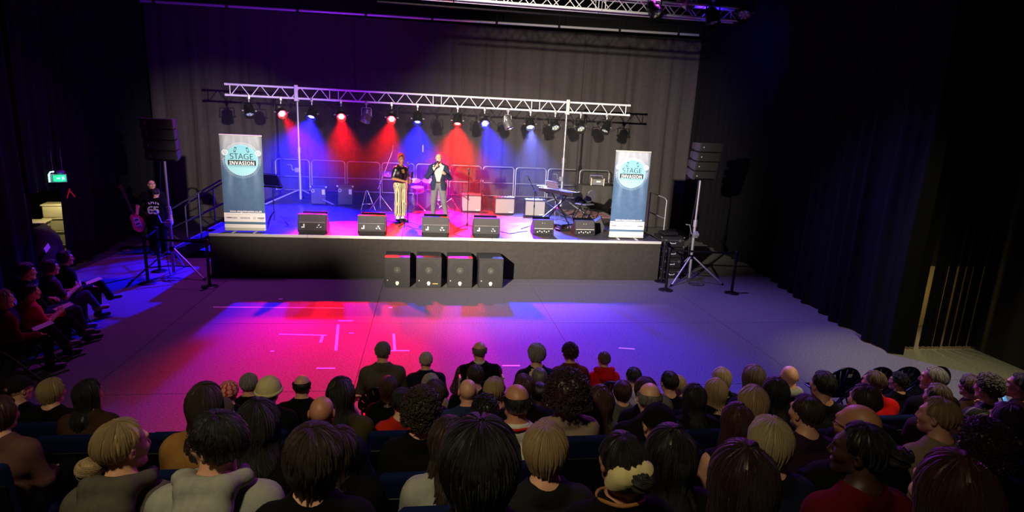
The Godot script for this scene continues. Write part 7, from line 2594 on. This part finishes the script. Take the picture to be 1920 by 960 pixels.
func _ready() -> void:
	# ---- camera
	var cam := Camera3D.new()
	cam.name = "camera"
	cam.fov = rad_to_deg(2.0 * atan(480.0 / 1096.446))
	cam.near = 0.05
	cam.far = 80.0
	add_child(cam)
	var yaw := 0.14682
	var pitch := 0.22465
	var roll := 0.04752
	var fwd := Vector3(sin(yaw) * cos(pitch), -sin(pitch), -cos(yaw) * cos(pitch))
	var r0 := Vector3(cos(yaw), 0, sin(yaw))
	var u0 := r0.cross(fwd)
	var rt := r0 * cos(roll) + u0 * sin(roll)
	var up := u0 * cos(roll) - r0 * sin(roll)
	cam.transform = Transform3D(Basis(rt, up, -fwd), SIGHT)
	cam.current = true
	# ---- air and exposure: an enclosed dark hall
	var we := WorldEnvironment.new()
	we.name = "world"
	var e := Environment.new()
	e.background_mode = Environment.BG_COLOR
	e.background_color = Color.BLACK
	e.tonemap_mode = Environment.TONE_MAPPER_LINEAR
	e.tonemap_exposure = 1.0
	e.sdfgi_enabled = true
	e.ssao_enabled = true
	e.ssil_enabled = true
	e.volumetric_fog_enabled = true
	e.volumetric_fog_density = 0.0
	we.environment = e
	add_child(we)
	# ---- the hall's lamps (stage colours sit in their truss fittings) and added colour washes
	spot("front_light_left", Vector3(-4.6, 5.4, 13.0), Vector3(2.9, 1.9, -3.5), Color(1.0, 0.95, 0.88), 950.0, 18.5, 1.0)
	spot("front_light_right", Vector3(4.0, 5.0, 13.2), Vector3(-3.7, 2.5, -1.2), Color(1.0, 0.94, 0.88), 560.0, 9.5, 1.0)
	spot("added_purple_wash_right", Vector3(4.3, 6.2, 1.2), Vector3(4.4, 0, 4.2), Color(0.55, 0.44, 1.0), 72.0, 53.0, 1.0, 0.2)  # added flood without a fitting, tints the right floor purple
	spot("added_violet_wash_left", Vector3(-4.6, 6.2, -0.7), Vector3(-5.6, 0, 1.2), Color(0.62, 0.18, 0.80), 42.0, 58.0, 1.0, 0.2)  # added flood without a fitting, colours the left floor and embracing pair
	spot("house_light", Vector3(-2.2, 7.6, 13.2), Vector3(-1.3, 1.8, 10.2), Color(1.0, 0.93, 0.75), 17.0, 36.0, 1.0, 0.3)
	spot("aisle_light", Vector3(6.6, 7.4, 5.9), Vector3(7.3, 0, 5.7), Color(1.0, 0.97, 0.72), 42.0, 20.0, 0.9, 0.1)
	spot("aisle_light_rear", Vector3(5.6, 7.6, 9.8), Vector3(3.7, 1.2, 8.4), Color(1.0, 0.92, 0.74), 26.0, 17.0, 1.0, 0.1)
	spot("added_purple_rim_light", Vector3(4.2, 6.3, 0.6), Vector3(1.6, 2.2, 11.0), Color(0.80, 0.22, 0.95), 60.0, 26.0, 1.0, 0.15)  # added to rim the foreground heads in purple; lanterns there are unlit
	spot("added_violet_wash_back", Vector3(-4.0, 6.2, 0.8), Vector3(-4.6, 4.6, -7.5), Color(0.45, 0.08, 0.75), 40.0, 42.0, 1.0, 0.2)  # added to turn the left backdrop and its pipe violet
	spot("added_blue_wash_side", Vector3(5.2, 6.3, 0.6), Vector3(8.5, 5.2, -3.6), Color(0.12, 0.03, 0.95), 26.0, 30.0, 1.0, 0.2)  # added to give the right side curtain a blue tint
	lamp("passage_lamp", Vector3(8.6, 0.75, 3.75), Color(1.0, 0.85, 0.55), 0.5)
	lamp("store_lamp", Vector3(-8.40, 1.66, -0.75), Color(1.0, 0.93, 0.72), 0.45)
	# ---- textures
	folds.seed = 3
	folds.frequency = 0.09
	folds.fractal_octaves = 2
	tex.mottle = noise_tex(0.02, 1, 256, 0.90, 1.0)
	tex.weave = noise_tex(0.35, 2, 256, 0.0, 1.0, 1)
	tex.carpet = noise_tex(0.04, 3, 512, 0.72, 1.0, 5)
	tex.scuff = noise_tex(0.015, 4, 256, 0.7, 1.0, 4)
	tex.floral = noise_tex(0.06, 5, 128, 0.1, 1.0, 1, FastNoiseLite.TYPE_CELLULAR)
	tex.streak = streaks()
	tex.paisley = paisley()
	head_shape = build_head()
	hand_shapes = {"relaxed": build_hand(false), "grip": build_hand(true)}
	# ---- large structure first, then things
	build_hall()
	build_stage()
	build_gear()
	build_cast()
	build_crowd()
	haze_bank(Vector3(-0.3, 2.4, -4.3), Vector3(13.0, 5.0, 4.6), 0.012)

func streaks() -> ImageTexture:
	var im := Image.create(256, 64, false, Image.FORMAT_RGB8)
	var rng := RandomNumberGenerator.new()
	rng.seed = 9
	var a := []
	for x in 256:
		a.append(rng.randf())
	for y in 64:
		for x in 256:
			var w: float = 0.5 * a[x] + 0.3 * a[(x / 3) * 3 % 256] + 0.2 * a[(x + y / 16) % 256]
			var c := 0.55 + 0.45 * w
			im.set_pixel(x, y, Color(c, c, c))
	im.generate_mipmaps()
	return ImageTexture.create_from_image(im)

func paisley() -> ImageTexture:
	var im := Image.create(256, 128, false, Image.FORMAT_RGB8)
	for y in 128:
		for x in 256:
			var c := Color(0.72, 0.05, 0.05)
			var u := fposmod(x, 32.0) - 16.0
			var v := fposmod(y + (16 if int(x / 32) % 2 else 0), 32.0) - 16.0
			var r := Vector2(u, v * 0.8 + u * u * 0.03).length()
			if absf(r - 9.5) < 1.3 or r < 2.5 or absf(r - 5.5) < 0.8:
				c = Color(0.92, 0.85, 0.80)
			elif r > 12.0 and (x % 8) < 2 and (y % 8) < 2:
				c = Color(0.92, 0.85, 0.80)
			im.set_pixel(x, y, c)
	im.generate_mipmaps()
	return ImageTexture.create_from_image(im)

func haze_bank(p: Vector3, s: Vector3, dens: float) -> void:
	var f := FogVolume.new()
	f.name = numbered("haze")
	f.shape = RenderingServer.FOG_VOLUME_SHAPE_ELLIPSOID
	f.size = s
	var m := FogMaterial.new()
	m.resource_name = "haze_%s" % dens
	m.density = dens
	m.albedo = Color(1, 1, 1)
	f.material = m
	add_child(f)
	f.position = p
	tag(f, "thin theatrical haze hanging over the stage under the truss", "haze", "", "stuff")
